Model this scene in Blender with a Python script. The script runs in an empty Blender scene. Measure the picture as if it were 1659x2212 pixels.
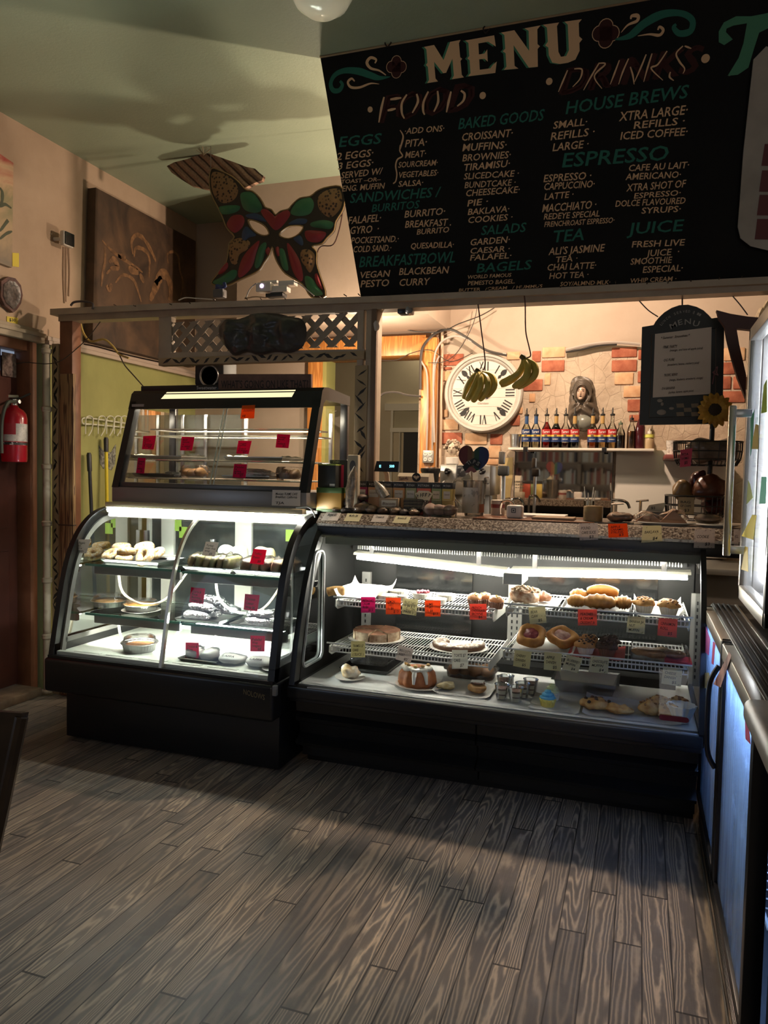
import bpy, bmesh, math, random
from mathutils import Vector, Matrix, noise
from mathutils.geometry import tessellate_polygon
random.seed(7)
PI = math.pi
SC = bpy.context.scene
COL = SC.collection
V = Vector

# ------------------------------------------------------------------ camera, exposure, lights
F_PX, CX, CY = 1616.3,829.5,1106.0
YAW, PITCH, ROLL = math.radians(18.88), math.radians(2.94), math.radians(1.18)
EYE = V((0,0,1.5))
def _rot():
    c, s = math.cos, math.sin
    Rz = Matrix(((c(YAW), s(YAW), 0),(-s(YAW), c(YAW), 0),(0,0,1)))
    B = Matrix(((1,0,0),(0,0,-1),(0,1,0)))
    Rx = Matrix(((1,0,0),(0, c(PITCH), -s(PITCH)),(0, s(PITCH), c(PITCH))))
    Rr = Matrix(((c(ROLL), -s(ROLL), 0),(s(ROLL), c(ROLL), 0),(0,0,1)))
    return Rr @ Rx @ B @ Rz
RC = _rot(); RCT = RC.transposed()
cam_d = bpy.data.cameras.new('camera'); cam = bpy.data.objects.new('camera', cam_d); COL.objects.link(cam)
cam_d.sensor_fit = 'VERTICAL'; cam_d.sensor_height = 36.0; cam_d.lens = F_PX / 2212 * 36.0
cam_d.clip_start = 0.05; cam_d.clip_end = 60
r0, r1, r2 = RC[0], RC[1], RC[2]
cam.matrix_world = Matrix(((r0[0], -r1[0], -r2[0], EYE.x),(r0[1], -r1[1], -r2[1], EYE.y),(r0[2], -r1[2], -r2[2], EYE.z),(0,0,0,1)))
SC.camera = cam
SC.view_settings.view_transform = 'Standard'; SC.view_settings.look = 'None'
SC.view_settings.exposure = 0.35; SC.view_settings.gamma = 1.0; SC.view_settings.use_curve_mapping = False
SC.cycles.max_bounces = 10; SC.cycles.transparent_max_bounces = 24; SC.cycles.glossy_bounces = 5
SC.cycles.sample_clamp_indirect = 4.0; SC.cycles.caustics_reflective = False; SC.cycles.caustics_refractive = False
SC.cycles.use_denoising = True
wd = bpy.data.worlds.new('world'); SC.world = wd; wd.use_nodes = True
wd.node_tree.nodes['Background'].inputs[0].default_value = (0.55,0.66,0.85,1)
wd.node_tree.nodes['Background'].inputs[1].default_value = 0.3
TUBE_L, TUBE_R, HOOD_E, HOT_E = 125.0,155.0,0.9,100.0      # strengths of the case lamps
COOL_E, UP_E = 52.0,52.0                                   # the coolers' inner lamps
def lamp(name, kind, loc, energy, col, size=0.1, rot=None, size_y=None, spread=None):
    d = bpy.data.lights.new(name, kind); d.energy = energy; d.color = col
    if kind == 'AREA':
        d.size = size
        if size_y: d.shape = 'RECTANGLE'; d.size_y = size_y
        if spread: d.spread = spread
    else: d.shadow_soft_size = size
    o = bpy.data.objects.new(name, d); COL.objects.link(o); o.location = loc
    if rot: o.rotation_euler = rot
    return o
# warm service-area bulbs behind the beam, daylight at left, added fill behind the viewer
lamp('kitchen_bulb', 'POINT', (-1.9,4.95,2.25), 40, (1.0,0.8,0.58), 0.05)
lamp('kitchen_ceiling_bulb', 'POINT', (-0.6,4.5,2.98), 122, (1.0,0.74,0.54), 0.04)
lamp('back_room_light', 'AREA', (-2.0,8.1,3.0), 14, (1.0,0.85,0.62), 0.8, (0,0,0))
lamp('shop_window_left', 'AREA', (-3.6,0.4,1.5), 9, (0.6,0.76,1.0), 1.4, (0, math.radians(-90), 0), 1.6)
lamp('front_fill', 'AREA', (1.2,-2.9,2.0), 16, (1.0,0.93,0.84), 1.8, (math.radians(90), 0,0), 1.6)  # added warm area fill for the fronts facing the viewer

# ------------------------------------------------------------------ where a pixel of the photograph lies on a real plane
def ray(u, v): return RCT @ V(((u - CX) / F_PX, (v - CY) / F_PX, 1.0))
def PX(u, v, x): d = ray(u, v); return EYE + d * (x / d.x)
def PY(u, v, y): d = ray(u, v); return EYE + d * (y / d.y)
def PZ(u, v, z): d = ray(u, v); return EYE + d * ((z - EYE.z) / d.z)
def PP(u, v, o, n): d = ray(u, v); return EYE + d * ((V(o) - EYE).dot(n) / d.dot(n))
def mpp(y): return (y + 0.0) / F_PX * 1.0      # rough metres per pixel at depth y

# ------------------------------------------------------------------ materials
MATS = {}
def hexc(c): return tuple(c) + (1,) if len(c) == 3 else tuple(c)
class NT:
    def __init__(s, name):
        s.m = bpy.data.materials.new(name); s.m.use_nodes = True; s.t = s.m.node_tree; s.n = s.t.nodes
        s.b = s.n['Principled BSDF']; s.out = s.n['Material Output']; s._c = None
    def new(s, k, **kw):
        nd = s.n.new(k)
        for a, b in kw.items():
            if a.startswith('i_'): nd.inputs[a[2:].replace('_', ' ')].default_value = b
            else: setattr(nd, a, b)
        return nd
    def L(s, a, b): s.t.links.new(a, b)
    def co(s):
        if s._c is None: s._c = s.new('ShaderNodeTexCoord')
        return s._c.outputs['Object']
    def map(s, scale=(1,1,1), loc=(0,0,0), rot=(0,0,0), src=None):
        m = s.new('ShaderNodeMapping'); m.inputs['Scale'].default_value = scale; m.inputs['Location'].default_value = loc
        m.inputs['Rotation'].default_value = rot; s.L(src or s.co(), m.inputs['Vector']); return m.outputs[0]
    def noise(s, scale, src=None, detail=3, rough=.55, dist=0):
        n = s.new('ShaderNodeTexNoise'); n.inputs['Scale'].default_value = scale; n.inputs['Detail'].default_value = detail
        n.inputs['Roughness'].default_value = rough; n.inputs['Distortion'].default_value = dist
        s.L(src or s.co(), n.inputs['Vector']); return n.outputs['Fac']
    def vor(s, scale, src=None, feat='F1'):
        n = s.new('ShaderNodeTexVoronoi', feature=feat); n.inputs['Scale'].default_value = scale
        s.L(src or s.co(), n.inputs['Vector']); return n.outputs['Distance']
    def ramp(s, fac, stops, interp='LINEAR'):
        r = s.new('ShaderNodeValToRGB'); cr = r.color_ramp; cr.interpolation = interp
        while len(cr.elements) < len(stops): cr.elements.new(0.5)
        for e, (p, c) in zip(cr.elements, stops): e.position = p; e.color = hexc(c) if not isinstance(c, (int, float)) else (c, c, c, 1)
        s.L(fac, r.inputs[0]); return r.outputs[0]
    def math(s, op, a, b=None, c=None):
        m = s.new('ShaderNodeMath', operation=op)
        for i, x in enumerate((a, b, c)):
            if x is None: continue
            if isinstance(x, (int, float)): m.inputs[i].default_value = x
            else: s.L(x, m.inputs[i])
        return m.outputs[0]
    def mix(s, f, a, b, mode='MIX'):
        m = s.new('ShaderNodeMix', data_type='RGBA', blend_type=mode)
        for i, x in ((0, f),(6, a),(7, b)):
            if isinstance(x, (int, float)): m.inputs[i].default_value = x
            elif isinstance(x, (tuple, list)): m.inputs[i].default_value = hexc(x)
            else: s.L(x, m.inputs[i])
        return m.outputs[2]
    def sep(s, src=None):
        n = s.new('ShaderNodeSeparateXYZ'); s.L(src or s.co(), n.inputs[0]); return n.outputs
    def comb(s, x, y, z):
        n = s.new('ShaderNodeCombineXYZ')
        for i, a in enumerate((x, y, z)):
            if isinstance(a, (int, float)): n.inputs[i].default_value = a
            else: s.L(a, n.inputs[i])
        return n.outputs[0]
    def base(s, c):
        if isinstance(c, (tuple, list)): s.b.inputs['Base Color'].default_value = hexc(c)
        else: s.L(c, s.b.inputs['Base Color'])
    def rough(s, r):
        if isinstance(r, (int, float)): s.b.inputs['Roughness'].default_value = r
        else: s.L(r, s.b.inputs['Roughness'])
    def bump(s, h, strength=.3, dist=.01):
        b = s.new('ShaderNodeBump'); b.inputs['Strength'].default_value = strength; b.inputs['Distance'].default_value = dist
        s.L(h, b.inputs['Height']); s.L(b.outputs[0], s.b.inputs['Normal'])
def mat(name, col, rough=.5, metal=0.0, col2=None, nscale=20, bump=0, emit=0, ecol=None, coat=0, sss=0, lo=.35, hi=.65, trans=0, spec=None, bdist=.004, bscale=None):
    if name in MATS: return MATS[name]
    t = NT(name); t.base(col); t.rough(rough); t.b.inputs['Metallic'].default_value = metal
    f = None
    if col2 is not None or bump:
        f = t.noise(nscale, detail=4)
    if col2 is not None: t.base(t.ramp(f, [(lo, col),(hi, col2)]))
    if bump: t.bump(t.noise(bscale, detail=4) if bscale else f, bump, bdist)
    if emit:
        t.b.inputs['Emission Color'].default_value = hexc(ecol or col); t.b.inputs['Emission Strength'].default_value = emit
    if coat: t.b.inputs['Coat Weight'].default_value = coat; t.b.inputs['Coat Roughness'].default_value = .08
    if sss: t.b.inputs['Subsurface Weight'].default_value = sss; t.b.inputs['Subsurface Scale'].default_value = .01
    if trans: t.b.inputs['Transmission Weight'].default_value = trans
    if spec is not None: t.b.inputs['Specular IOR Level'].default_value = spec
    MATS[name] = t.m; return t.m
def glass(name, tint=(.97,.985,.975), refl=1.0, rough=.01, haze=0.0, hcol=(.8,.85,.85), ior=1.45, crinkle=0):
    if name in MATS: return MATS[name]
    t = NT(name); t.n.remove(t.b)
    tr = t.new('ShaderNodeBsdfTransparent'); tr.inputs[0].default_value = hexc(tint)
    gl = t.new('ShaderNodeBsdfGlossy'); gl.inputs['Roughness'].default_value = rough
    fr = t.new('ShaderNodeFresnel'); fr.inputs['IOR'].default_value = ior
    if crinkle:
        b = t.new('ShaderNodeBump'); b.inputs['Strength'].default_value = crinkle; b.inputs['Distance'].default_value = .01
        t.L(t.noise(60, detail=3), b.inputs['Height']); t.L(b.outputs[0], gl.inputs['Normal']); t.L(b.outputs[0], fr.inputs['Normal'])
    k = t.math('MULTIPLY', fr.outputs[0], refl)
    mx = t.new('ShaderNodeMixShader'); t.L(k, mx.inputs[0]); t.L(tr.outputs[0], mx.inputs[1]); t.L(gl.outputs[0], mx.inputs[2])
    last = mx.outputs[0]
    if haze:
        df = t.new('ShaderNodeBsdfDiffuse'); df.inputs[0].default_value = hexc(hcol)
        m2 = t.new('ShaderNodeMixShader'); m2.inputs[0].default_value = haze
        t.L(last, m2.inputs[1]); t.L(df.outputs[0], m2.inputs[2]); last = m2.outputs[0]
    t.L(last, t.out.inputs[0]); MATS[name] = t.m; return t.m
def paper(name, col, col2=None, nscale=60, lo=.62, hi=.67):
    """thin note paper: some light comes through from behind"""
    if name in MATS: return MATS[name]
    t = NT(name); t.n.remove(t.b); c = None
    if col2: c = t.ramp(t.noise(nscale, detail=4), [(lo, col),(hi, col2)])
    d = t.new('ShaderNodeBsdfDiffuse'); r = t.new('ShaderNodeBsdfTranslucent'); mx = t.new('ShaderNodeMixShader'); mx.inputs[0].default_value = .5
    for q in (d, r):
        if c is not None: t.L(c, q.inputs[0])
        else: q.inputs[0].default_value = hexc(col)
    t.L(d.outputs[0], mx.inputs[1]); t.L(r.outputs[0], mx.inputs[2]); t.L(mx.outputs[0], t.out.inputs[0]); MATS[name] = t.m; return t.m
def emis(name, col, s):
    if name in MATS: return MATS[name]
    t = NT(name); t.n.remove(t.b); e = t.new('ShaderNodeEmission'); e.inputs[0].default_value = hexc(col); e.inputs[1].default_value = s
    t.L(e.outputs[0], t.out.inputs[0]); MATS[name] = t.m; return t.m

# ------------------------------------------------------------------ mesh building
class MB:
    def __init__(s): s.v = []; s.f = []; s.mi = []; s.cur = 0
    def add(s, vs, fs):
        b = len(s.v); s.v += [tuple(v) for v in vs]; s.f += [tuple(i + b for i in f) for f in fs]; s.mi += [s.cur] * len(fs); return s
    def m(s, i): s.cur = i; return s
    def box(s, a, b, M=None):
        x0, y0, z0 = (min(a[i], b[i]) for i in range(3)); x1, y1, z1 = (max(a[i], b[i]) for i in range(3))
        vs = [V(p) for p in ((x0,y0,z0),(x1,y0,z0),(x1,y1,z0),(x0,y1,z0),(x0,y0,z1),(x1,y0,z1),(x1,y1,z1),(x0,y1,z1))]
        if M: vs = [M @ v for v in vs]
        return s.add(vs, [(0,3,2,1),(4,5,6,7),(0,1,5,4),(1,2,6,5),(2,3,7,6),(3,0,4,7)])
    def bbox(s, a, b, bev=.006, M=None, seg=2):
        bm = bmesh.new(); bmesh.ops.create_cube(bm, size=1)
        sz = [abs(b[i] - a[i]) for i in range(3)]; c = [(a[i] + b[i]) / 2 for i in range(3)]
        for v in bm.verts: v.co = V((v.co.x * sz[0] + c[0], v.co.y * sz[1] + c[1], v.co.z * sz[2] + c[2]))
        bmesh.ops.bevel(bm, geom=list(bm.edges), offset=min(bev, min(sz) * .49), segments=seg, affect='EDGES', profile=.5)
        s.bm(bm, M); return s
    def bm(s, bm, M=None):
        bm.verts.index_update()
        vs = [(M @ v.co) if M else v.co.copy() for v in bm.verts]; s.add(vs, [[v.index for v in f.verts] for f in bm.faces]); bm.free(); return s
    def tube(s, pts, r, n=8, closed=False, caps=True):
        pts = [V(p) for p in pts]; N = len(pts); rs = r if isinstance(r, (list, tuple)) else [r] * N
        rings = []; up = None
        for i in range(N):
            if closed: t = pts[(i + 1) % N] - pts[i - 1]
            else: t = pts[min(i + 1, N - 1)] - pts[max(i - 1,0)]
            if t.length < 1e-9: t = V((0,0,1))
            t.normalize()
            if up is None:
                up = V((0,0,1)) if abs(t.z) < .9 else V((1,0,0))
            a = t.cross(up)
            if a.length < 1e-6: a = t.cross(V((1,0,0)))
            a.normalize(); bb = a.cross(t).normalized(); up = bb
            rings.append([pts[i] + (a * math.cos(2 * PI * k / n) + bb * math.sin(2 * PI * k / n)) * rs[i] for k in range(n)])
        vs = [v for r_ in rings for v in r_]; fs = []
        for i in range(N if closed else N - 1):
            j = (i + 1) % N
            for k in range(n): fs.append((i * n + k, i * n + (k + 1) % n, j * n + (k + 1) % n, j * n + k))
        if caps and not closed: fs.append(tuple(range(n))[::-1]); fs.append(tuple((N - 1) * n + k for k in range(n)))
        return s.add(vs, fs)
    def cyl(s, a, b, r, n=20, r2=None): return s.tube([a, b], [r, r if r2 is None else r2], n)
    def lathe(s, prof, c=(0,0,0), n=24, M=None, flute=0, nfl=0, cap=True, sx=1, sy=1):
        c = V(c); vs = []; fs = []; N = len(prof)
        for (r, z) in prof:
            for k in range(n):
                a = 2 * PI * k / n; rr = r * (1 + (flute * math.cos(nfl * a) if nfl else 0))
                p = V((rr * math.cos(a) * sx, rr * math.sin(a) * sy, z)); vs.append((M @ p if M else p) + c)
        for i in range(N - 1):
            for k in range(n): fs.append((i * n + k, i * n + (k + 1) % n, (i + 1) * n + (k + 1) % n, (i + 1) * n + k))
        if cap:
            if prof[0][0] > 1e-5: fs.append(tuple(range(n))[::-1])
            if prof[-1][0] > 1e-5: fs.append(tuple((N - 1) * n + k for k in range(n)))
        return s.add(vs, fs)
    def blob(s, c, r, amp=.0, fr=20, n=20, m=12, M=None, seed=0, flat=None, pw=1.0):
        """a lumpy rounded body; flat = cut level below the centre (fraction of the height radius)"""
        c = V(c); vs = []; fs = []; so = V((seed * 3.1, seed * 1.7, seed * .9))
        for i in range(m + 1):
            th = PI * i / m
            for k in range(n):
                ph = 2 * PI * k / n
                d = V((math.sin(th) * math.cos(ph), math.sin(th) * math.sin(ph), math.cos(th)))
                if pw != 1: d = V([math.copysign(abs(q) ** pw, q) for q in d])
                p = V((d.x * r[0], d.y * r[1], d.z * r[2]))
                if amp: p += d * amp * noise.noise(p * fr + so)
                if flat is not None and p.z < -flat * r[2]: p.z = -flat * r[2]
                vs.append((M @ p if M else p) + c)
        for i in range(m):
            for k in range(n): fs.append((i * n + k, (i + 1) * n + k, (i + 1) * n + (k + 1) % n, i * n + (k + 1) % n))
        return s.add(vs, fs)
    def grid(s, fn, nu, nv):
        vs = [fn(i / nu, j / nv) for j in range(nv + 1) for i in range(nu + 1)]
        return s.add(vs, [(j*(nu+1)+i, j*(nu+1)+i+1, (j+1)*(nu+1)+i+1, (j+1)*(nu+1)+i) for j in range(nv) for i in range(nu)])
    def quad(s, a, b, c, d): return s.add([a, b, c, d], [(0,1,2,3)])
    def plate(s, outer, holes=(), th=.01, n=None, side=True):
        """polygon in 3D extruded by th along -n (front face stays put)"""
        loops = [[V(p) for p in outer]] + [[V(p) for p in h] for h in holes]
        nn = V(n).normalized() if n is not None else None
        if nn is None:
            nn = V((0,0,0)); o = loops[0]
            for i in range(len(o)): nn += o[i].cross(o[(i + 1) % len(o)])
            nn.normalize()
        flat = [p for l in loops for p in l]
        tris = tessellate_polygon(loops)
        vs = flat + [p - nn * th for p in flat]; k = len(flat); fs = []
        for t in tris:
            a, b, c = t
            if (flat[b] - flat[a]).cross(flat[c] - flat[a]).dot(nn) < 0: b, c = c, b
            fs.append((a, b, c)); fs.append((a + k, c + k, b + k))
        if side:
            o = 0
            for l in loops:
                for i in range(len(l)): j = (i + 1) % len(l); fs.append((o + i, o + i + k, o + j + k, o + j))
                o += len(l)
        return s.add(vs, fs)
    def text(s, txt, O, u, v, n=None, eps=.001, lift=0):
        vs, fs, w = glyphs(txt)
        O, u, v = V(O), V(u), V(v); nn = (V(n) if n is not None else u.cross(v)).normalized() * eps
        return s.add([O + u * a + v * b + nn for a, b in vs], fs)
    def build(s, name, mats, parent=None, smooth=35, loc=None):
        me = bpy.data.meshes.new(name); me.from_pydata([tuple(v) for v in s.v], [], s.f)
        ms = mats if isinstance(mats, (list, tuple)) else [mats]
        for m in ms: me.materials.append(m)
        if len(ms) > 1: me.polygons.foreach_set('material_index', s.mi)
        bm = bmesh.new(); bm.from_mesh(me); bmesh.ops.recalc_face_normals(bm, faces=bm.faces); bm.to_mesh(me); bm.free()
        if smooth:
            me.polygons.foreach_set('use_smooth', [True] * len(me.polygons)); me.set_sharp_from_angle(angle=math.radians(smooth))
        me.update()
        o = bpy.data.objects.new(name, me); COL.objects.link(o)
        if parent is not None:
            o.parent = parent; pl = V((0,0,0)); q = parent
            while q is not None: pl += q.location; q = q.parent
            me.transform(Matrix.Translation(-pl))
        elif s.v:
            xs = [v[0] for v in s.v]; ys = [v[1] for v in s.v]; zs = [v[2] for v in s.v]
            c = V(((min(xs) + max(xs)) / 2, (min(ys) + max(ys)) / 2, min(zs)))
            if loc is not None: c = V(loc)
            me.transform(Matrix.Translation(-c)); o.location = c
        return o
_G = {}
def glyphs(txt):
    if txt in _G: return _G[txt]
    cu = bpy.data.curves.new('glyphs', 'FONT'); cu.body = txt; cu.size = 1.0; cu.resolution_u = 2; cu.offset = .012
    ob = bpy.data.objects.new('glyphs', cu); me = bpy.data.meshes.new_from_object(ob)
    vs = [(v.co.x, v.co.y) for v in me.vertices]; fs = [tuple(p.vertices) for p in me.polygons]
    bpy.data.objects.remove(ob); bpy.data.curves.remove(cu); bpy.data.meshes.remove(me)
    x0 = min(a for a, b in vs) if vs else 0; w = (max(a for a, b in vs) - x0) if vs else 1
    vs = [((a - x0) / w, b / .7) for a, b in vs]          # width 1, capital height 1
    _G[txt] = (vs, fs, w / .7); return _G[txt]
def tag(o, label, cat, group=None, kind=None):
    o['label'] = label; o['category'] = cat
    if group: o['group'] = group
    if kind: o['kind'] = kind
    return o
def thing(name, label, cat, loc, group=None):
    o = bpy.data.objects.new(name, None); COL.objects.link(o); o.location = V(loc); o.empty_display_size = .05
    return tag(o, label, cat, group)
def struct(o): o['kind'] = 'structure'; return o
def lerp(a, b, t): return V(a) + (V(b) - V(a)) * t
def spline(pts, k=8):
    """Catmull-Rom through pts"""
    pts = [V(p) for p in pts]; out = []
    for i in range(len(pts) - 1):
        p0 = pts[max(i - 1,0)]; p1 = pts[i]; p2 = pts[i + 1]; p3 = pts[min(i + 2, len(pts) - 1)]
        for j in range(k):
            t = j / k
            out.append(.5 * ((2 * p1) + (p2 - p0) * t + (2 * p0 - 5 * p1 + 4 * p2 - p3) * t * t + (3 * p1 - p0 - 3 * p2 + p3) * t ** 3))
    out.append(pts[-1]); return out
def interp(prof, z):
    for (y0, z0),(y1, z1) in zip(prof, prof[1:]):
        if z0 <= z <= z1: return y0 + (y1 - y0) * (z - z0) / (z1 - z0)
    return prof[-1][0] if z > prof[-1][1] else prof[0][0]
def copytree(o, parent=None, loc=None, label=None):
    c = o.copy(); COL.objects.link(c)
    if parent is not None: c.parent = parent
    if loc is not None: c.location = V(loc)
    if label: c['label'] = label
    for ch in list(o.children): copytree(ch, c)
    return c
def RZ(a): return Matrix.Rotation(a, 4, 'Z')

# common materials
BLK = mat('black_enamel', (.006,.0065,.008), .42)
BLKS = mat('black_satin', (.012,.012,.014), .3)
STEEL = mat('brushed_steel', (.55,.55,.55), .32,1.0)
ALU = mat('aluminium_tray', (.75,.75,.74), .3,1.0, bump=.05, nscale=40)
CHROME = mat('chrome', (.8,.8,.8), .08,1.0)
WHT = mat('white_enamel', (.78,.78,.74), .4)
CREAM = mat('cream_enamel', (.75,.72,.6), .4)
PAPER = mat('white_paper', (.82,.8,.75), .8)
INK = mat('black_marker', (.01,.01,.012), .7)
GLS = glass('case_glass', (.965,.985,.975), .85)
SGL = glass('shelf_glass', (.9,.97,.94), 1.0)
PLAS = glass('clear_plastic', (.975,.975,.975), 1.2,.06,.02, (.9,.9,.9), crinkle=.25)
CLING = glass('cling_film', (.97,.97,.97), 1.2,.08,.012, (.9,.9,.9), crinkle=1.0)

# ================================================================== THE SETTING
def m_floor():
    t = NT('worn_black_floorboards'); X, Y, Z = t.sep()
    w = .0873
    u = t.math('DIVIDE', t.math('ADD', X, 10 * w + .016), w)
    idx = t.math('FLOOR', u); fu = t.math('FRACT', u)
    wn = t.new('ShaderNodeTexWhiteNoise', noise_dimensions='1D'); t.L(idx, wn.inputs['W'])
    rnd = wn.outputs[0]
    yy = t.math('DIVIDE', t.math('ADD', Y, t.math('MULTIPLY', rnd, 1.9)), 1.25)
    fy = t.math('FRACT', yy); row = t.math('FLOOR', yy)
    wn2 = t.new('ShaderNodeTexWhiteNoise', noise_dimensions='2D'); t.L(t.comb(idx, row, 0), wn2.inputs['Vector'])
    r2 = wn2.outputs[0]
    # growth rings: contour lines of a lengthwise stretched noise, another one on every board
    g = t.comb(t.math('MULTIPLY', X, 10.0), t.math('MULTIPLY', Y, .55), t.math('MULTIPLY', r2,37.0))
    n1 = t.noise(1.0, g, detail=1.5, rough=.4)
    n1 = t.math('ADD', n1, t.math('MULTIPLY', t.noise(6.0, t.comb(t.math('MULTIPLY', X, 5), t.math('MULTIPLY', Y, 1.5), r2), detail=3), .035))
    rings = t.math('SINE', t.math('MULTIPLY', n1, t.math('ADD', 95.0, t.math('MULTIPLY', r2,120.0))))
    fine = t.noise(1.0, t.comb(t.math('MULTIPLY', X, 260), t.math('MULTIPLY', Y, 9), 0), detail=2)
    wear = t.noise(1.3, detail=5, rough=.6)
    k = t.math('MULTIPLY_ADD', rings, .5,.5)
    k = t.math('POWER', k, 2.2)
    amt = t.ramp(wear, [(.3,.3),(.62,1.0)])
    rightward = t.ramp(t.math('MULTIPLY_ADD', X, .28,.75), [(0,.28),(.75,1.0)])       # pale grain weaker towards the left, full towards the right
    k = t.math('MULTIPLY', t.math('MULTIPLY', k, amt), rightward)
    k = t.math('MULTIPLY', k, t.math('MULTIPLY_ADD', r2,.75,.3))
    dark = t.mix(r2, (.125,.11,.1),(.26,.215,.175))
    col = t.mix(k, dark, (.95,.74,.5))
    col = t.mix(t.math('MULTIPLY', fine, .45), col, (.035,.031,.03))
    dust = t.ramp(t.noise(7, detail=6, rough=.7), [(.5,0.0),(.75,.3)])
    col = t.mix(dust, col, (.3,.285,.26))
    gapx = t.math('LESS_THAN', t.math('MINIMUM', fu, t.math('SUBTRACT', 1.0, fu)), .026)
    gapy = t.math('LESS_THAN', fy, .006)
    gap = t.math('MAXIMUM', gapx, gapy)
    col = t.mix(t.math('MULTIPLY', gap, .85), col, (.006,.005,.005))
    t.base(col); t.rough(t.ramp(wear, [(.3,.5),(.7,.7)]))
    t.b.inputs['Specular IOR Level'].default_value = .45
    t.bump(t.math('SUBTRACT', t.math('MULTIPLY', k, -.3), gap), .35,.004)
    return t.m
def m_plaster(name, c1, c2, sc=3.0, bump=.25, stains=None, fine=60):
    t = NT(name); n = t.noise(sc, detail=6, rough=.6); c = t.ramp(n, [(.32, c1),(.68, c2)])
    if stains: c = t.mix(t.ramp(t.noise(sc * .7, t.map((1,2.0,.45)), detail=5), [(.55,0.0),(.75,.6)]), c, stains)
    t.base(c); t.rough(.75); t.bump(t.noise(fine, detail=6), bump, .004); return t.m
FLOOR = m_floor()
CEIL = NT('gloss_green_ceiling_paint'); _n = CEIL.noise(1.1, detail=5); CEIL.base(CEIL.ramp(_n, [(.3, (.28,.345,.25)),(.7, (.35,.42,.31))])); CEIL.rough(.42)
CEIL.bump(CEIL.noise(55, detail=7, rough=.7), .28,.006); CEIL = CEIL.m
PINK = m_plaster('pink_beige_plaster', (.36,.255,.175),(.45,.33,.235), 2.2,.2, (.27,.19,.13))
GREEN = m_plaster('olive_green_wall_paint', (.24,.245,.08),(.3,.3,.105), 2.5,.12, (.2,.2,.07))
BEIGE = m_plaster('beige_kitchen_plaster', (.37,.28,.215),(.44,.34,.27), 1.5,.15, (.34,.26,.19))
def m_render():
    t = NT('cracked_cream_render'); n = t.noise(4, detail=7, rough=.65); c = t.ramp(n, [(.3, (.38,.28,.2)),(.65, (.52,.41,.31))])
    v = t.vor(11, t.map((1,1,.7)), 'DISTANCE_TO_EDGE'); cr = t.ramp(v, [(0,.5),(.03,0.0)])
    c = t.mix(t.math('MULTIPLY', cr, t.noise(5)), c, (.2,.15,.1)); t.base(c); t.rough(.8)
    t.bump(t.math('ADD', t.noise(22, detail=6), t.math('MULTIPLY', cr, -.4)), .7,.012); return t.m
RENDER = m_render()
TIMB = NT('orange_varnished_timber'); _p = TIMB.map((9,9,1.1)); _r = TIMB.math('SINE', TIMB.math('MULTIPLY', TIMB.noise(1.4, _p, detail=2), 60))
TIMB.base(TIMB.ramp(_r, [(0, (.5,.19,.045)),(1, (.68,.3,.08))])); TIMB.rough(.4); TIMB = TIMB.m
PALE = mat('old_cream_trim_paint', (.3,.245,.18), .6, col2=(.38,.315,.235), nscale=9, bump=.1)
BEAMP = mat('dusty_taupe_paint', (.36,.285,.215), .6, col2=(.43,.345,.26), nscale=7, bump=.12)
BROWN = mat('reddish_brown_wood', (.15,.06,.03), .5, col2=(.22,.09,.045), nscale=6)
def m_stripes(name, c1, c2, mapping, freq=26, thr=.35, soft=.12):
    t = NT(name); n = t.noise(1.0, t.map(mapping), detail=2, rough=.5)
    k = t.ramp(t.math('SINE', t.math('MULTIPLY', n, freq)), [(thr - soft, 0.0),(thr + soft, 1.0)])
    t.base(t.mix(k, c1, c2)); t.rough(.6); return t.m
ZEBW = m_stripes('stained_stripe_wood', (.32,.2,.09),(.1,.05,.025),(40,40,1.7), 30,.3,.3)
SLASH = mat('black_slash_paint', (.014,.011,.009), .6)
TAN = mat('tan_strip_paint', (.34,.245,.14), .6, col2=(.4,.29,.17), nscale=8)
def slashed(nm, x0, x1, y0, y1, z0, z1, par, horiz=False):
    b = MB(); b.bbox((x0, y0, z0),(x1, y1, z1), .003); b.m(1); L = (x1 - x0) if horiz else (z1 - z0); W = (z1 - z0) if horiz else (x1 - x0); p = .03; side = 1
    while p < L - .05:
        ln = random.uniform(.035,.075); w_ = random.uniform(.006,.011); a = random.uniform(.4,.95) * W; s0 = random.uniform(.05,.3) * W if side > 0 else random.uniform(.0,.2) * W
        t0, t1 = s0, min(W * .97, s0 + a); q = [(p, t0),(p + ln * .45, t0 + (t1 - t0) * .5 + w_),(p + ln, t1),(p + ln * .55, t0 + (t1 - t0) * .5 - w_)]
        if side < 0: q = [(u, W - v) for u, v in q]
        P = [V((x0 + u, y0 - .0012, z0 + v)) if horiz else V((x0 + v, y0 - .0012, z0 + u)) for u, v in q]; b.add(P, [(0,1,2,3)]); p += random.uniform(.035,.07); side = -side if random.random() < .7 else side
    return b.build(nm, [TAN, SLASH], par, smooth=30)
def room_box(name, a, b, m): return struct(MB().box(a, b).build(name, m, smooth=0))
room_box('floor', (-4.4,-3,-.1),(2.8,8.6,0), FLOOR)
room_box('ceiling', (-4.0,-3,3.64),(2.8,5.75,3.75), CEIL)
room_box('wall_left', (-3.95,-3,2.31),(-3.75,5.75,3.64), PINK)
room_box('wall_left', (-3.95,3.98,0),(-3.75,5.75,2.31), GREEN)
room_box('wall_left', (-3.95,-3,0),(-3.75,2.85,2.31), PINK)
room_box('wall_right', (2.6,-3,0),(2.8,5.75,3.64), PINK)
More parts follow.
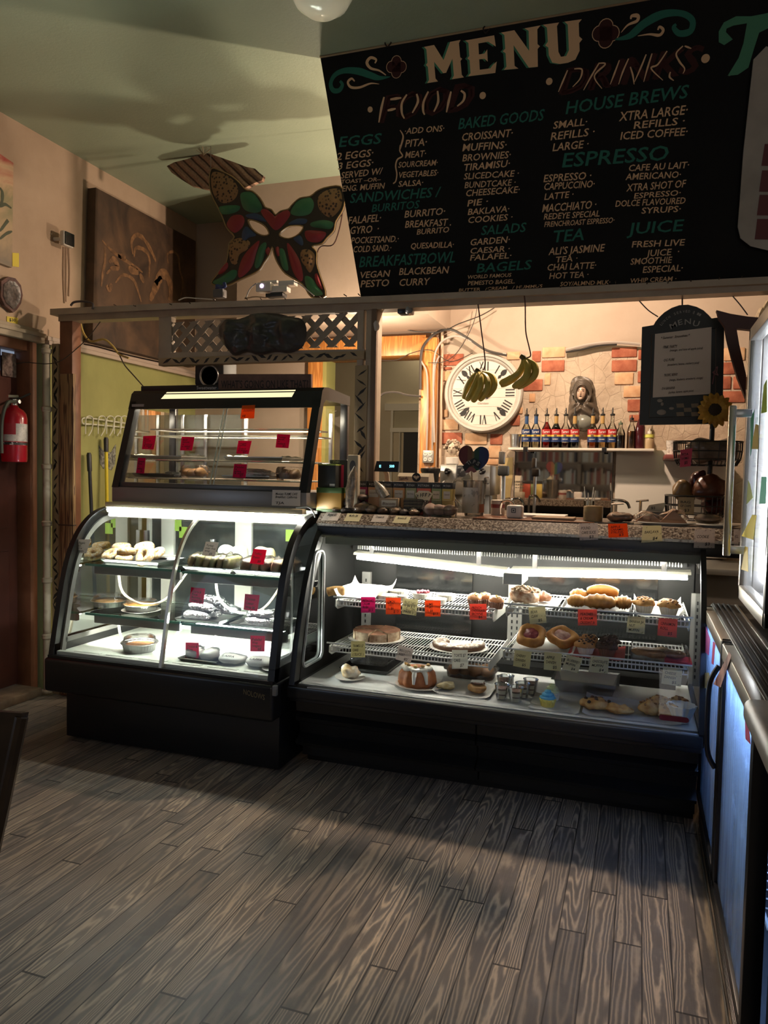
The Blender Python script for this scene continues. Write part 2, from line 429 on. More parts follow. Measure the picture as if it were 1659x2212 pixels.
# wall behind the service area: cream render with the door opening and exposed bricks
YB = 5.75
wl = PY(690,790, YB).x; wr = PY(907,770, YB).x; zl = 2.46
b = MB(); b.box((-4.0, YB, 0),(wl - .03, YB + .2,3.64)); b.box((wl - .03, YB, zl),(wr, YB + .2,3.64)); b.box((wr, YB, 2.42),(2.8, YB + .2,3.64))
struct(b.build('wall_back', BEIGE, smooth=0))
room_box('wall_back', (wr, YB, 0),(2.8, YB + .2,2.42), RENDER)
A = PY(512,600,5.1); struct(MB().box((A.x, 5.1,2.62),(-1.45, YB, 3.64)).build('wall_back_shade_box', BEIGE, smooth=0))  # box added to keep bulb light off the back left corner
b = MB(); c5 = (780,600,.3014); c6 = (1200,600,.2767)
RED = [(c5,583,545,735,632),(c5,590,640,650,662),(c5,1225,525,1290,605),(c5,1293,590,1460,675),(c5,1165,728,1303,812),(c5,1070,985,1140,1060),(c5,578,1110,725,1190),(c5,925,1120,1015,1195),(c6,437,540,637,625),(c6,645,560,672,640),(c6,437,640,637,735),(c6,640,730,672,820),(c6,560,950,672,1045),(c6,575,1070,672,1120),(c6,1290,660,1400,755),(c6,1290,770,1370,870),(c6,1385,770,1490,870),(c6,1290,885,1480,975)]
LIG = [(c5,1045,530,1140,590),(c5,1297,495,1465,575),(c5,1315,685,1360,770),(c5,1205,830,1250,892),(c5,745,1115,905,1195),(c5,580,1015,700,1092),(c5,915,1205,1000,1290),(c5,900,1300,985,1340),(c5,582,945,625,1000),(c6,460,740,610,835),(c6,530,845,672,935),(c6,1310,545,1480,650),(c5,585,670,640,740),(c5,1110,930,1160,975)]
for i, lst in ((0, RED),(1, LIG)):
    b.m(i)
    for (o, s_, k), x0, y0, x1, y1 in [(q[0], 0, q[0][2]) + q[1:] for q in lst] if False else [((q[0][0], q[0][1], q[0][2]),) + q[1:] for q in lst]:
        A = PY(o + x0 * k, s_ + y1 * k, YB); B = PY(o + x1 * k, s_ + y0 * k, YB)
        b.bbox((A.x, YB - .012, A.z),(B.x, YB + .03, B.z), .006)
BR1 = mat('red_brick', (.26,.065,.032), .85, col2=(.4,.13,.07), nscale=14, bump=.5, bscale=50)
BR2 = mat('washed_pale_brick', (.5,.27,.14), .85, col2=(.62,.4,.24), nscale=12, bump=.4, bscale=50)
struct(b.build('wall_back_exposed_brick', [BR1, BR2]))
# orange timber door surround
tf = thing('timber_door_surround', 'orange varnished timber post and lintel framing the doorway left of the clock', 'door frame', (wr, YB, 0)); tf['kind'] = 'structure'; tf.name = 'door_2'
A = PY(905,1010, YB - .08); B = PY(944,728, YB - .08)
MB().bbox((A.x, YB - .08,0),(B.x, YB + .2, B.z), .006).build('post', TIMB, tf)
MB().bbox((PY(665,790, YB - .06).x, YB - .06,0),(PY(690,790, YB - .06).x, YB + .2,2.45), .005).build('post', TIMB, tf)
MB().bbox((PY(640,760, YB - .07).x, YB - .07, PY(815,770, YB - .07).z),(A.x + .03, YB + .2, PY(815,727, YB - .07).z), .006).build('lintel', TIMB, tf)
MB().box((wl - .02, YB + .01,0),(wl + .06, YB + .2,2.44)).build('jamb', mat('olive_jamb', (.36,.36,.12), .6), tf)
# room beyond the doorway
YK = 7.9
b = MB(); b.box((-4.2, YK, 0),(.4, YK + .15,3.1)); b.box((-4.2, YB + .2,0),(-4.05, YK, 3.1)); b.box((.25, YB + .2,0),(.4, YK, 3.1))
struct(b.build('wall_kitchen', m_plaster('sallow_plaster', (.5,.42,.28),(.58,.5,.34), 2,.1), smooth=0))
room_box('ceiling_kitchen', (-4.2, YB + .2,3.1),(.4, YK + .15,3.2), CEIL)
dk = thing('door_3', 'white framed doorway with a transom in the room beyond the timber post', 'door frame', PY(880,1010, YK)); dk['kind'] = 'structure'
def kq(x0, y0, x1, y1, d, m, nm):
    A = PY(x0, y1, YK); B = PY(x1, y0, YK); return MB().box((A.x, YK - d, A.z),(B.x, YK, B.z)).build(nm, m, dk, smooth=0)
DW = mat('white_door_frame', (.7,.64,.5), .5)
kq(834,872,912,888,.05, DW, 'head'); kq(840,888,852,1250,.05, DW, 'jamb'); kq(852,888,912,925,.02, mat('transom_panel', (.42,.37,.24), .5), 'transom'); kq(846,925,912,934,.06, DW, 'rail')
kq(866,934,912,1250,.012, mat('painted_room_dark', (.02,.018,.016), .6), 'opening'); kq(860,934,868,1250,.07, DW, 'door_edge')  # flat panel, darkness of the room beyond put into its colour
# wall towards the street, behind the viewer, with its window
b = MB(); b.box((-4,-3.2,0),(2.8,-3,1.0)); b.box((-4,-3.2,2.9),(2.8,-3,3.64)); b.box((-4,-3.2,1.0),(.3,-3,2.9)); b.box((2.1,-3.2,1.0),(2.8,-3,2.9))
struct(b.build('wall_front', PINK, smooth=0))
# ledge trims of the left wall
b = MB(); b.bbox((-3.75,-3,2.335),(-3.69,3.94,2.36), .006); b.bbox((-3.75,-3,2.30),(-3.705,3.94,2.34), .006); b.bbox((-3.75,-3,2.36),(-3.715,3.94,2.385), .004)
struct(b.build('trim_1', PALE))
b = MB(); b.bbox((-3.75,3.98,2.30),(-3.71, YB, 2.33), .006); b.bbox((-3.75,3.98,2.33),(-3.72, YB, 2.36), .006)
struct(b.build('trim_2', mat('pinkish_white_trim', (.4,.32,.26), .6)))
# dark door in the left wall and its frame
d1 = thing('door_1', 'dark maroon door under the ledge at the left edge', 'door', (-3.85,3.4,0)); d1['kind'] = 'structure'
MAROON = mat('dark_maroon_paint', (.06,.02,.015), .5, col2=(.1,.032,.022), nscale=4)
b = MB(); b.bbox((-3.90,2.86,.06),(-3.86,3.86,2.2), .004)
for z0, z1 in ((.2,.95),(1.1,2.05)):
    for y0, y1 in ((2.95,3.32),(3.42,3.78)): b.bbox((-3.865, y0, z0),(-3.85, y1, z1), .006)
b.build('panel', MAROON, d1)
MB().bbox((-3.88,3.855,0),(-3.75,3.915,2.3), .005).build('jamb', BROWN, d1)
MB().bbox((-3.88,2.85,2.24),(-3.77,3.9,2.31), .005).build('head', BROWN, d1)
MB().bbox((-3.9,2.86,0),(-3.66,3.86,.055), .01).build('threshold', mat('worn_threshold', (.12,.075,.045), .7, col2=(.2,.14,.09), nscale=12), d1)
MB().bbox((-3.86,2.87,.07),(-3.845,3.67,2.05), .004).build('red_curtain', mat('red_cloth', (.35,.02,.02), .7), d1)
MB().box((-3.853,3.73,2.07),(-3.848,3.84,2.22)).build('picture', mat('grey_print', (.28,.2,.17), .7, col2=(.1,.06,.05), nscale=40), d1)
b = MB(); b.box((-3.853,3.4,2.1),(-3.846,3.715,2.235)); b.build('blue_sign', mat('blue_sign', (.02,.03,.07), .5), d1)

# ------------------------------------------------------------------ the timber screen over the counter
YS = 3.9
scr = thing('counter_screen', 'taupe timber screen of posts, long beam and lattice above the display cases', 'partition', (-3.5, YS, 0))
def beam_pts(pts_top, pts_bot, y0, y1):
    b = MB(); n = len(pts_top); vs = []
    for (u, v),(u2, v2) in zip(pts_top, pts_bot):
        T = PY(u, v, y0); Bt = PY(u2, v2, y0); Bt.x = T.x
        vs += [T, Bt, V((T.x, y1, Bt.z)), V((T.x, y1, T.z))]
    fs = [(0,1,2,3), tuple((n - 1) * 4 + q for q in (3,2,1,0))]
    for i in range(n - 1):
        for q in range(4): a = i * 4 + q; c = i * 4 + (q + 1) % 4; fs.append((a, a + 4, c + 4, c))
    return b.add(vs, fs)
b = beam_pts([(108,667),(360,655),(820,639),(1240,619),(1800,590)], [(108,680),(360,668),(820,652),(1240,633),(1800,605)], YS - .03, YS + .12)
b.v += []; b.build('beam', BEAMP, scr, smooth=30)
b = beam_pts([(126,680),(360,668),(820,652),(1240,633),(1800,605)], [(126,694),(360,684),(820,668),(1240,649),(1800,621)], YS, YS + .09)
b.build('lower_rail', mat('worn_lower_rail', (.38,.295,.21), .38, col2=(.29,.22,.155), nscale=6), scr, smooth=30)
def pq(x0, y0, x1, y1, y, d, m, nm, par=scr, bev=.004, z0=None):
    A = PY(x0, y1, y); B = PY(x1, y0, y); return MB().bbox((A.x, y, A.z if z0 is None else z0),(B.x, y + d, B.z), bev).build(nm, m, par)
pq(130,690,156,1480, YS + .01,.08, BROWN, 'post', z0=0)
A = PY(128,808, YS - .012); Bq = PY(159,1135, YS - .012)
MB().bbox((A.x, YS - .014,.02),(A.x + .112, YS + .01, A.z), .003).build('stained_board', ZEBW, scr)
MB().bbox((A.x - .004, YS - .02, Bq.z - .004),(A.x + .116, YS + .01, Bq.z + .004), .001).build('joint', mat('dark_joint', (.05,.03,.02), .6), scr)
A = PY(113,1480, YS + .015); Bq = PY(126,742, YS + .015); slashed('slashed_strip', A.x, Bq.x, YS + .015, YS + .045,0, Bq.z, scr)
# white bamboo pole against the strip
bam = thing('bamboo_pole', 'whitewashed bamboo pole upright between door jamb and slashed trim', 'bamboo', PY(105,1490, YS))
c = PY(105,1000, YS - .0); b = MB(); pr = []
for i in range(7):
    z = .02 + i * .37
    for dz, r in ((0,.031),(.012,.033),(.02,.024),(.18,.0235),(.35,.024),(.36,.032)): pr.append((r, z + dz if z + dz < 2.28 else 2.28))
pr = [p for i, p in enumerate(pr) if i == 0 or p[1] > pr[i - 1][1] + 1e-4]
b.lathe(pr, (-3.64, YS - .02,0), 14); b.build('cane', mat('whitewashed_bamboo', (.42,.36,.27), .6, col2=(.16,.11,.07), nscale=9, lo=.55, hi=.8), bam)
# lattice panel
for q in ((342,672,370,790),(770,655,786,792)): pq(*q, YS + .005,.05, BEAMP, 'lattice_stile')
b = beam_pts([(342,668),(786,655)], [(342,684),(786,674)], YS + .004, YS + .055); b.build('lattice_rail', BEAMP, scr)
b = beam_pts([(342,762),(786,754)], [(342,777),(786,770)], YS + .004, YS + .055); b.build('lattice_rail', BEAMP, scr)
A = PY(342,790, YS - .004); Bq = PY(786,771, YS - .004); slashed('slashed_rail', A.x, Bq.x, YS - .004, YS + .05, A.z, A.z + .046, scr, True)
LL = PY(366,763, YS + .02); LR = PY(774,675, YS + .02)
b = MB(); x0, z0, x1, z1 = LL.x, LL.z, LR.x, LR.z; st = .106; wd_ = .034
def clipbar(b, sgn, c0, y):
    p = []
    for k in range(2):
        off = (c0 - wd_ * .7, c0 + wd_ * .7)[k]
        # line x = off + sgn*(z - z0)
        za, zb = z0, z1; xa, xb = off + sgn * 0, off + sgn * (z1 - z0)
        lo, hi = (z0, z1)
        if sgn > 0: lo = max(z0, z0 + (x0 - off)); hi = min(z1, z0 + (x1 - off))
        else: lo = max(z0, z0 + (off - x1)); hi = min(z1, z0 + (off - x0))
        p.append((off, lo, hi))
    if p[0][1] >= p[0][2] or p[1][1] >= p[1][2]: return
    pts = []
    for off, lo, hi in p: pts += [V((off + sgn * (lo - z0), y, lo)), V((off + sgn * (hi - z0), y, hi))]
    b.plate([pts[0], pts[2], pts[3], pts[1]], th=.008, n=(0,-1,0))
k = -8
for k in range(-6,22):
    clipbar(b, 1, x0 + k * st, YS + .018); clipbar(b, -1, x0 + k * st + .02, YS + .028)
b.build('lattice', mat('lattice_slats', (.3,.24,.18), .6), scr, smooth=0)
CZ = 1.285
A = PY(790,660, YS); B = PY(815,660, YS)
MB().bbox((A.x, YS + .01, CZ),(B.x, YS + .09, A.z), .004).build('post', BEAMP, scr)
MB().bbox((B.x - .032, YS - .004, CZ),(B.x, YS + .02, A.z - .02), .003).build('post_edge', mat('bare_brown_edge', (.16,.1,.065), .55), scr)
A = PY(768,790, YS + .01); slashed('slashed_strip', A.x, A.x + .075, YS + .002, YS + .03, CZ, A.z, scr)
NAIL = mat('rusty_nail', (.03,.02,.015), .6,.6)
for i in range(26):
    u = 250 + i * 54 + random.uniform(-14,14); v = 661 + (u - 220) * (-.0435) + random.uniform(-3,5)
    p = PY(u, v, YS - .03); MB().tube([p + V((0,.01,0)), p + V((random.uniform(-.005,.005), -.018,.004))], .0028,5).build('nail', NAIL, scr)

# ================================================================== DISPLAY CASES
def ribbon(b, prof, x0, x1, n_in=None, th=.004):
    """sheet following a (y,z) profile between x0 and x1, thickness th inwards"""
    N = len(prof); vs = []
    for y, z in prof: vs += [(x0, y, z),(x1, y, z)]
    b.add(vs, [(2*i, 2*i+1,2*i+3,2*i+2) for i in range(N-1)]); return b
def band(b, prof, x0, x1, w, lift=0):
    """solid band of depth w that follows the profile (towards the inside of the case)"""
    N = len(prof); out = []; inn = []
    for i, (y, z) in enumerate(prof):
        a = prof[max(i-1,0)]; c = prof[min(i+1, N-1)]; t = V((c[0]-a[0], c[1]-a[1])).normalized(); n = V((t.y, -t.x))
        out.append((y - n.x * lift, z - n.y * lift)); inn.append((y + n.x * w, z + n.y * w))
    vs = []
    for o, q in zip(out, inn): vs += [(x0,)+tuple(o),(x1,)+tuple(o),(x1,)+tuple(q),(x0,)+tuple(q)]
    fs = [(0,1,2,3), tuple((N-1)*4+q for q in (3,2,1,0))]
    for i in range(N-1):
        for q in range(4): a = i*4+q; c = i*4+(q+1) % 4; fs.append((a, a+4, c+4, c))
    return b.add(vs, fs)
def smooth_prof(p, k=5): return [(q.y, q.z) for q in spline([(0, y, z) for y, z in p], k)]
LP = smooth_prof([(3.215,.48),(3.255,.68),(3.30,.88),(3.36,1.045),(3.45,1.168),(3.57,1.245),(3.72,1.275)])
RP = smooth_prof([(3.287,.455),(3.324,.628),(3.376,.804),(3.435,.96),(3.515,1.094),(3.60,1.195),(3.66,1.235)])
LX0, LX1, LB = -3.0,-1.645,4.12
DKG = mat('dark_scratched_door_glass', (.03,.036,.036), .16, col2=(.07,.08,.078), nscale=5, lo=.45, hi=.7, spec=.6)
GREY = mat('grey_trim', (.24,.235,.22), .45)
WFR = mat('white_case_interior', (.72,.74,.66), .45)
TUBEM = emis('fluorescent_tube_cool', (.97,1.0,.93), TUBE_L)
TUBER = emis('fluorescent_tube_pastry', (1.0,.96,.84), TUBE_R)
TUBEC = emis('canopy_tube', (1.0,.96,.84), TUBE_R * .3)

lc = thing('curved_display_case', 'black curved-glass display case at left carrying the heated snack cabinet', 'display case', (-2.32,3.7,0))
MB().bbox((LX0 + .035,3.30,.012),(LX1 - .01, LB - .02,.32), .006).build('base_cabinet', BLK, lc)
b = MB(); b.bbox((LX0 - .015,3.185,.288),(LX1 + .01, LB, .472), .018, seg=3); b.box((LX0,3.20,.468),(LX1,3.225,.485)); b.build('apron', mat('black_apron', (.008,.008,.009), .33), lc)
b = MB(); b.box((LX0 + .03,3.245,.47),(LX1 - .03, LB - .09,.495)); b.bbox((LX0 + .03,3.232,.47),(LX1 - .03,3.262,.503), .004)
for i in range(6): x = LX0 + .1 + i * .21; b.bbox((x, 3.285,.494),(x + .17,3.31,.497), .001)
b.build('deck', WFR, lc)
for x0, x1 in ((LX0 - .003, LX0 + .03),(LX1 - .032, LX1 + .003)):
    b = MB(); band(b, LP, x0, x1,.042,.006); b.box((x0,3.22,.47),(x1, LB, .54)); b.box((x0, LB - .04,.5),(x1, LB, 1.29)); b.box((x0,3.69,1.25),(x1, LB, 1.285)); ef = b.build('end_frame', BLK, lc)
    b = MB(); xi = x1 if x0 < -2 else x0 - .012; band(b, LP[1:], xi, xi + .012,.07,-.04); b.box((xi, 3.29,.54),(xi + .012, LB - .05,.565)); b.build('gasket', GREY, ef)
    xm = (x0 + x1) / 2; poly = [V((xm, y, z)) for y, z in LP] + [V((xm, LB - .02,1.28)), V((xm, LB - .02,.5)), V((xm, 3.23,.5))]
    b = MB(); b.add(poly, [tuple(range(len(poly)))]); b.build('end_pane', GLS, ef, smooth=0)
for x0, x1 in ((LX0 + .032,-2.296),(-2.284, LX1 - .033)): ribbon(MB(), LP, x0, x1).build('curved_pane', GLS, lc, smooth=60)
b = MB(); band(b, LP, -2.298,-2.282,.012,.008); b.build('mullion', mat('satin_mullion', (.55,.53,.46), .3,.8), lc)
b = MB()
for z, xs in ((.957, ((-2.965,-2.335),(-2.325,-1.69))),(.675, ((-2.965,-2.335),(-2.325,-1.69)))):
    for k, (x0, x1) in enumerate(xs):
        dz = -.004 * k
        gs = MB().bbox((x0,3.45, z - .012 + dz),(x1,3.98, z + dz), .002, seg=1).build('glass_shelf', SGL, lc)
        MB().box((x0,3.448, z - .0125 + dz),(x1,3.452, z + .0005 + dz)).build('shelf_edge', mat('sea_green_glass_edge', (.12,.3,.24), .15), gs)
        MB().bbox((x0 + .04,3.475, z - .06 + dz),(x1 - .02,3.50, z - .013 + dz), .003).build('shelf_rail', GREY, gs)
        if k == 0 or z > .8: MB().bbox((x0 + .05,3.503, z - .03),(x1 - .05,3.528, z - .016), .003).build('added_shelf_strip', emis('dim_added_strip', (1.0,.98,.85), 70.0), gs)  # added glowing strip, brightens the food under the shelf
        if k and z < .8: MB().bbox((x0 + .05,3.503, z - .03),(x1 - .05,3.535, z - .016), .003).build('added_shelf_strip', emis('added_glow_strip', (.95,1.0,.95), 450.0), gs)  # stronger added strip that whitens the right bay's deck
        pts = [(x0 + .14,3.56, z - .05),(x0 + .17,3.56, z - .17),(x0 + .27,3.6, z - .235),(x0 + .38,3.66, z - .215),(x0 + .44,3.75, z - .1),(x0 + .46,3.8, z - .03)]
        MB().tube(spline(pts, 6), .0075,8).build('cable', mat('ivory_cable', (.74,.7,.55), .4), gs)
b = MB(); yb = 4.03
for x0, x1 in ((LX0 + .03, LX0 + .06),(-2.86 + .0,-2.765),(-2.33,-2.215),(-1.72, LX1 - .03)): b.bbox((x0, yb - .02,.495),(x1, yb + .03,1.27), .004)
b.box((LX0 + .03, yb - .01,1.22),(LX1 - .03, yb + .03,1.27)); b.box((LX0 + .03, yb - .012,.495),(LX1 - .03, yb + .03,.56)); b.build('back_frame', WFR, lc)
for x0, x1 in ((LX0 + .06,-2.86),(-2.765,-2.33),(-2.215,-1.72)): MB().box((x0 - .01, yb, .55),(x1 + .01, yb + .012,1.23)).build('back_door', DKG, lc)
for u, v in ((315,1165),(458,1185)):
    p = PY(u, v, yb - .02); MB().bbox((p.x, yb - .045, p.z - .06),(p.x + .03, yb - .018, p.z + .06), .003).build('standard', STEEL, lc)
LIME = mat('lime_note_paper', (.38,.62,.1), .7)
for u, v in ((383,1135),(396,1150),(627,1157)):
    p = PY(u, v, yb - .006); MB().box((p.x - .03, yb - .007, p.z - .035),(p.x + .03, yb - .004, p.z + .035)).build('taped_note', LIME, lc)
MB().box((LX0,3.70,1.276),(LX1, LB, 1.29)).build('top_board', mat('cream_top', (.6,.56,.45), .5), lc)
b = MB(); b.bbox((-2.91,3.545,1.275),(-1.662,3.60,1.305), .006); b.build('light_cover', mat('yellowed_acrylic', (.62,.53,.34), .35), lc)
for i, (x0, x1) in enumerate(((-2.9,-2.0),(-2.01,-1.668))):
    MB().tube([(x0,3.565,1.262 - .004 * i),(x1,3.565,1.255 - .004 * i)], .0155,10).build('lamp_tube', TUBEM, lc)
MB().tube(spline([PY(u, v, 3.54) for u, v in ((640,1097),(665,1095),(676,1105),(681,1118))], 6), .004,6).build('lamp_wire', mat('grey_wire', (.2,.2,.18), .5), lc)
p0, p1 = PY(526,1494,3.184), PY(572,1507,3.184); u = p1 - p0
MB().text('NOLOWS', p0 - V((0,0,.012)), u, V((0,0,.026)),(0,-1,0)).build('emblem', mat('faded_gold', (.16,.12,.06), .5), lc)
p0 = PY(590,1480,3.19); b = MB(); b.bbox(p0 + V((0,-.012,-.05)), p0 + V((.022,.01,.0)), .004); b.build('corner_bracket', mat('chipped_grey', (.2,.2,.2), .5,.5), lc)

# ------------------------------------------------------------------ refrigerated pastry case
RX0, RX1, RB = -1.598,.272,4.15
rc = thing('pastry_display_case', 'long black glass-fronted pastry case with granite counter top, right of the curved case', 'display case', (-.66,3.75,0))
b = MB(); b.box((RX0,3.52,0),(RX1, RB, .12)); b.build('plinth', BLK, rc)
for x0, x1 in ((RX0 + .0,-.684),(-.676, RX1)):
    pp = [(3.36,.41),(3.375,.30),(3.40,.295),(3.365,.272),(3.375,.25),(3.41,.235),(3.425,.175),(3.40,.165),(3.365,.145),(3.38,.125),(3.45,.105),(3.5,.06)]
    b = MB(); ribbon(b, pp, x0, x1); b.box((x0,3.455,.05),(x1,3.6,.42)); b.build('front_panel', mat('black_lower_panel', (.009,.009,.01), .35), rc, smooth=20)
b = MB(); b.bbox((RX0 - .005,3.272,.395),(RX1 + .006,3.345,.452), .008); b.bbox((RX0 - .003,3.30,.37),(RX1 + .004,3.42,.40), .005); b.build('front_lip', BLKS, rc)
MB().bbox((RX0 + .1,3.276,.448),(RX1 - .01,3.30,.458), .002).build('sill', mat('sill_channel', (.3,.3,.28), .35,.8), rc)
for x0, x1 in ((RX0, RX0 + .028),(RX1 - .01, RX1 + .012)):
    b = MB(); band(b, RP, x0, x1,.075 if x0 < -1 else .03,.006); b.box((x0,3.29,.40),(x1, RB, .47)); b.box((x0, RB - .05,.4),(x1, RB, 1.22)); b.box((x0,3.62,1.1),(x1, RB, 1.22))
    b.build('end_frame', BLK, rc)
# left end liner with its rounded window
xl = RX0 + .03; oy0, oy1, oz0, oz1 = 3.35, RB - .06,.465,1.15
outer = [(xl, y, z) for y, z in ((interp(RP, .47) + .05,.465),(oy1,.465),(oy1,1.18),(interp(RP, 1.18) + .04,1.18)) ] + [(xl, y + .055, z) for y, z in reversed(RP) if .5 < z < 1.15]
def rr(y0, z0, y1, z1, r, lean=0, n=6):
    o = []
    for cy, cz, a in ((y1 - r, z1 - r, 0),(y0 + r + lean, z1 - r, 90),(y0 + r, z0 + r, 180),(y1 - r, z0 + r, 270)):
        for i in range(n + 1): t = math.radians(a + 90 * i / n); o.append((cy + r * math.cos(t), cz + r * math.sin(t)))
    return o
LINER = mat('dark_liner', (.007,.0073,.0075), .6, col2=(.012,.012,.0125), nscale=6, lo=.4, hi=.75, spec=.12)
win = [(xl, y, z) for y, z in rr(3.375,.52,3.62,1.09,.04,.12)]
b = MB(); b.plate(outer, [win], th=.012, n=(1,0,0)); b.build('end_liner', LINER, rc, smooth=0)
b = MB(); b.tube(win, .008,6, closed=True); b.build('window_gasket', mat('grey_gasket', (.3,.31,.3), .4), rc)
b = MB(); b.add([(xl - .012, y, z) for x, y, z in win], [tuple(range(len(win)))]); b.build('end_window', GLS, rc, smooth=0)
b = MB(); b.add([(RX1, y, z) for y, z in RP] + [(RX1,3.95,1.2),(RX1,3.95,.5),(RX1,3.3,.47)], [tuple(range(len(RP) + 3))]); b.build('end_pane', GLS, rc, smooth=0)
b = MB(); ribbon(b, [p for p in RP if p[1] < 1.19], RX0 + .03, RX1 - .01); b.build('curved_pane', GLS, rc, smooth=60)
b = MB(); b.box((RX0 + .02,4.06,.44),(RX1,4.1,1.2)); b.build('back_wall', LINER, rc)
for x0, x1 in ((-1.3,-.86),(-.5,.1)): MB().box((x0,4.045,.52),(x1,4.058,1.0)).build('sliding_door', mat('dark_door_mirror', (.006,.0065,.007), .12, spec=.4), rc)
for u, w_ in ((790,.05),(1112,.075),(1506,.06)):
    x = PY(u, 1330,4.04).x; b = MB(); b.box((x - w_ / 2,4.035,.46),(x + w_ / 2,4.06,.93)); st_ = b.build('standard', mat('grey_standard', (.33,.33,.31), .4,.6), rc)
    b = MB()
    for i in range(12):
        for dx in ((-.014,.014) if w_ > .07 else (0,)): b.box((x + dx - .004,4.033,.5 + i * .034),(x + dx + .004,4.036,.518 + i * .034))
    b.build('slots', BLK, st_, smooth=0)
b = MB(); b.box((RX0 + .03,3.33,.43),(RX1 - .01,4.06,.455)); b.build('deck', mat('pale_deck', (.62,.62,.6), .4), rc)
b = MB(); b.box((-1.5,3.94,.456),(.2,4.05,.5)); b.build('back_ledge', LINER, rc)
# wire shelves
WIRE = mat('white_coated_wire', (.62,.62,.6), .35)
SHELF = {}
def wire_shelf(key, x0, x1, z, yf, yk=4.0, dz=0):
    """rack of wires running front to back, with rails and side brackets"""
    s = MB(); n = int((x1 - x0) / .0165)
    for i in range(n + 1):
        x = lerp((x0,0,0),(x1,0,0), i / n).x; s.tube([(x, yf, z - .024),(x, yf + .002, z - .003),(x, yf + .01, z),(x, yk, z)], .0021,5, caps=False)
    for y, zz in ((yf, z - .024),(yf + .004, z - .001),(yf + .2, z - .004),(yf + .4, z - .004),(yk, z - .003)): s.tube([(x0, y, zz),(x1, y, zz)], .0038,6)
    s.tube(spline([(x0 + .01, yf + .03, z),(x0 + .01, yf, z + .006),(x0 + .016, yf - .008, z + .018),(x0 + .04, yf - .01, z + .02),(x1 - .04, yf - .01, z + .02),(x1 - .016, yf - .008, z + .018),(x1 - .01, yf, z + .006),(x1 - .01, yf + .03, z)], 4), .0045,6)
    ws = s.build('wire_shelf', WIRE, rc)
    for x in (x0 - .006, x1 + .003):
        b = MB(); b.plate([(x, yf - .004, z - .03),(x, yf + .03, z - .048),(x, yk + .03, z - .06),(x, yk + .03, z + .004),(x, yf, z + .004)], th=.004, n=(1,0,0)); b.build('shelf_bracket', mat('bracket_grey', (.6,.6,.55), .4), ws, smooth=0)
    SHELF[key] = z
wire_shelf('L1', -1.445,-.645,.848,3.515); wire_shelf('L2', -1.47,-.655,.612,3.50)
wire_shelf('R1', -.572,.222,.88,3.51); wire_shelf('R2', -.58,.225,.668,3.51)
# evaporator fins and slanting lamps
for (x0, x1, z0) in ((-1.485,-.59,1.075),(-.57,.215,1.075)):
    b = MB(); n = int((x1 - x0) / .0135)
    for i in range(n):
        x = x0 + i * .0135; b.box((x, 3.9, z0),(x + .0045,3.985, z0 + .075))
    b.tube([(x0,3.93, z0 + .04),(x1,3.93, z0 + .04)], .008,8); b.build('evaporator', mat('evaporator_fins', (.5,.5,.49), .35,.8), rc, smooth=0)
b = MB(); b.box((RX0 + .03,3.86,1.158),(RX1,4.06,1.2)); b.box((RX0 + .05,3.99,1.06),(RX1 - .04,4.05,1.16)); b.build('coil_pan', LINER, rc)
def shelf_lamp(x0, x1, z0, z1, y):
    A, B = V((x0, y, z0)), V((x1, y, z1)); b = MB()
    for dy0, dz0, dy1, dz1 in ((-.012,.012,.055,.02),):
        vs = []
        for P in (A, B): vs += [P + V((0,-.012,.008)), P + V((0,-.004,.02)), P + V((0,.06,.026)), P + V((0,.06,.018)), P + V((0,.006,.012))]
        b.add(vs, [(i, (i + 1) % 5,5 + (i + 1) % 5,5 + i) for i in range(5)] + [(0,1,2,3,4),(9,8,7,6,5)])
    lr = b.build('lamp_reflector', CREAM, rc, smooth=0)
    MB().tube([A + V((.015,.015,-.006)), B + V((-.015,.015,-.006))], .013,10).build('lamp_tube', TUBER, lr)
shelf_lamp(-1.46,-.625,1.05,1.006,3.78); shelf_lamp(-.607,.24,1.012,1.045,3.79)
for u, v0, v1 in ((803,1168,1200),(1034,1180,1225),(1155,1188,1232),(1434,1202,1240)):
    A = PY(u, v1,3.80); T = PY(u, v0,3.80); MB().bbox((A.x - .012,3.795, A.z),(A.x + .012,3.80, max(T.z, 1.15)), .001).build('lamp_hanger', mat('zinc', (.6,.6,.6), .4,.7), rc)
MB().bbox(PY(1086,1262,3.55), PY(1128,1240,3.55) + V((0,.2,0)), .004).build('centre_tray', mat('pale_tray', (.66,.66,.6), .5), rc)
# header and granite counter
b = MB(); b.bbox((RX0 + .0,3.59,1.16),(.43,4.12,1.228), .006); b.build('header', BLK, rc)
b = MB(); b.box((RX0 + .05,3.59,1.128),(RX1,3.60,1.165)); b.build('header_lip', mat('olive_grey_strip', (.1,.105,.09), .5), rc)
GRAN = NT('speckled_granite_laminate'); _n = GRAN.noise(95, detail=4, rough=.8); GRAN.base(GRAN.ramp(_n, [(.42, (.03,.02,.016)),(.5, (.16,.11,.08)),(.6, (.5,.44,.37))])); GRAN.rough(.3); GRAN = GRAN.m
b = MB(); cp = [(3.575,1.226),(3.568,1.236),(3.622,1.281),(3.634, CZ),(4.18, CZ),(4.18,1.226)]; n = len(cp); vs = [(RX0 + .005,) + p for p in cp] + [(.52,) + p for p in cp]
b.add(vs, [tuple(range(n)), tuple(range(n, 2*n))[::-1]] + [(i, (i+1) % n, n + (i+1) % n, n + i) for i in range(n)]); b.build('counter_top', GRAN, rc, smooth=0)
MB().bbox((RX0 + .012,3.567,1.221),(.5,3.58,1.236), .004).build('counter_edge', mat('scuffed_white_edge', (.66,.62,.55), .5, col2=(.2,.17,.14), nscale=70, lo=.5, hi=.7), rc)
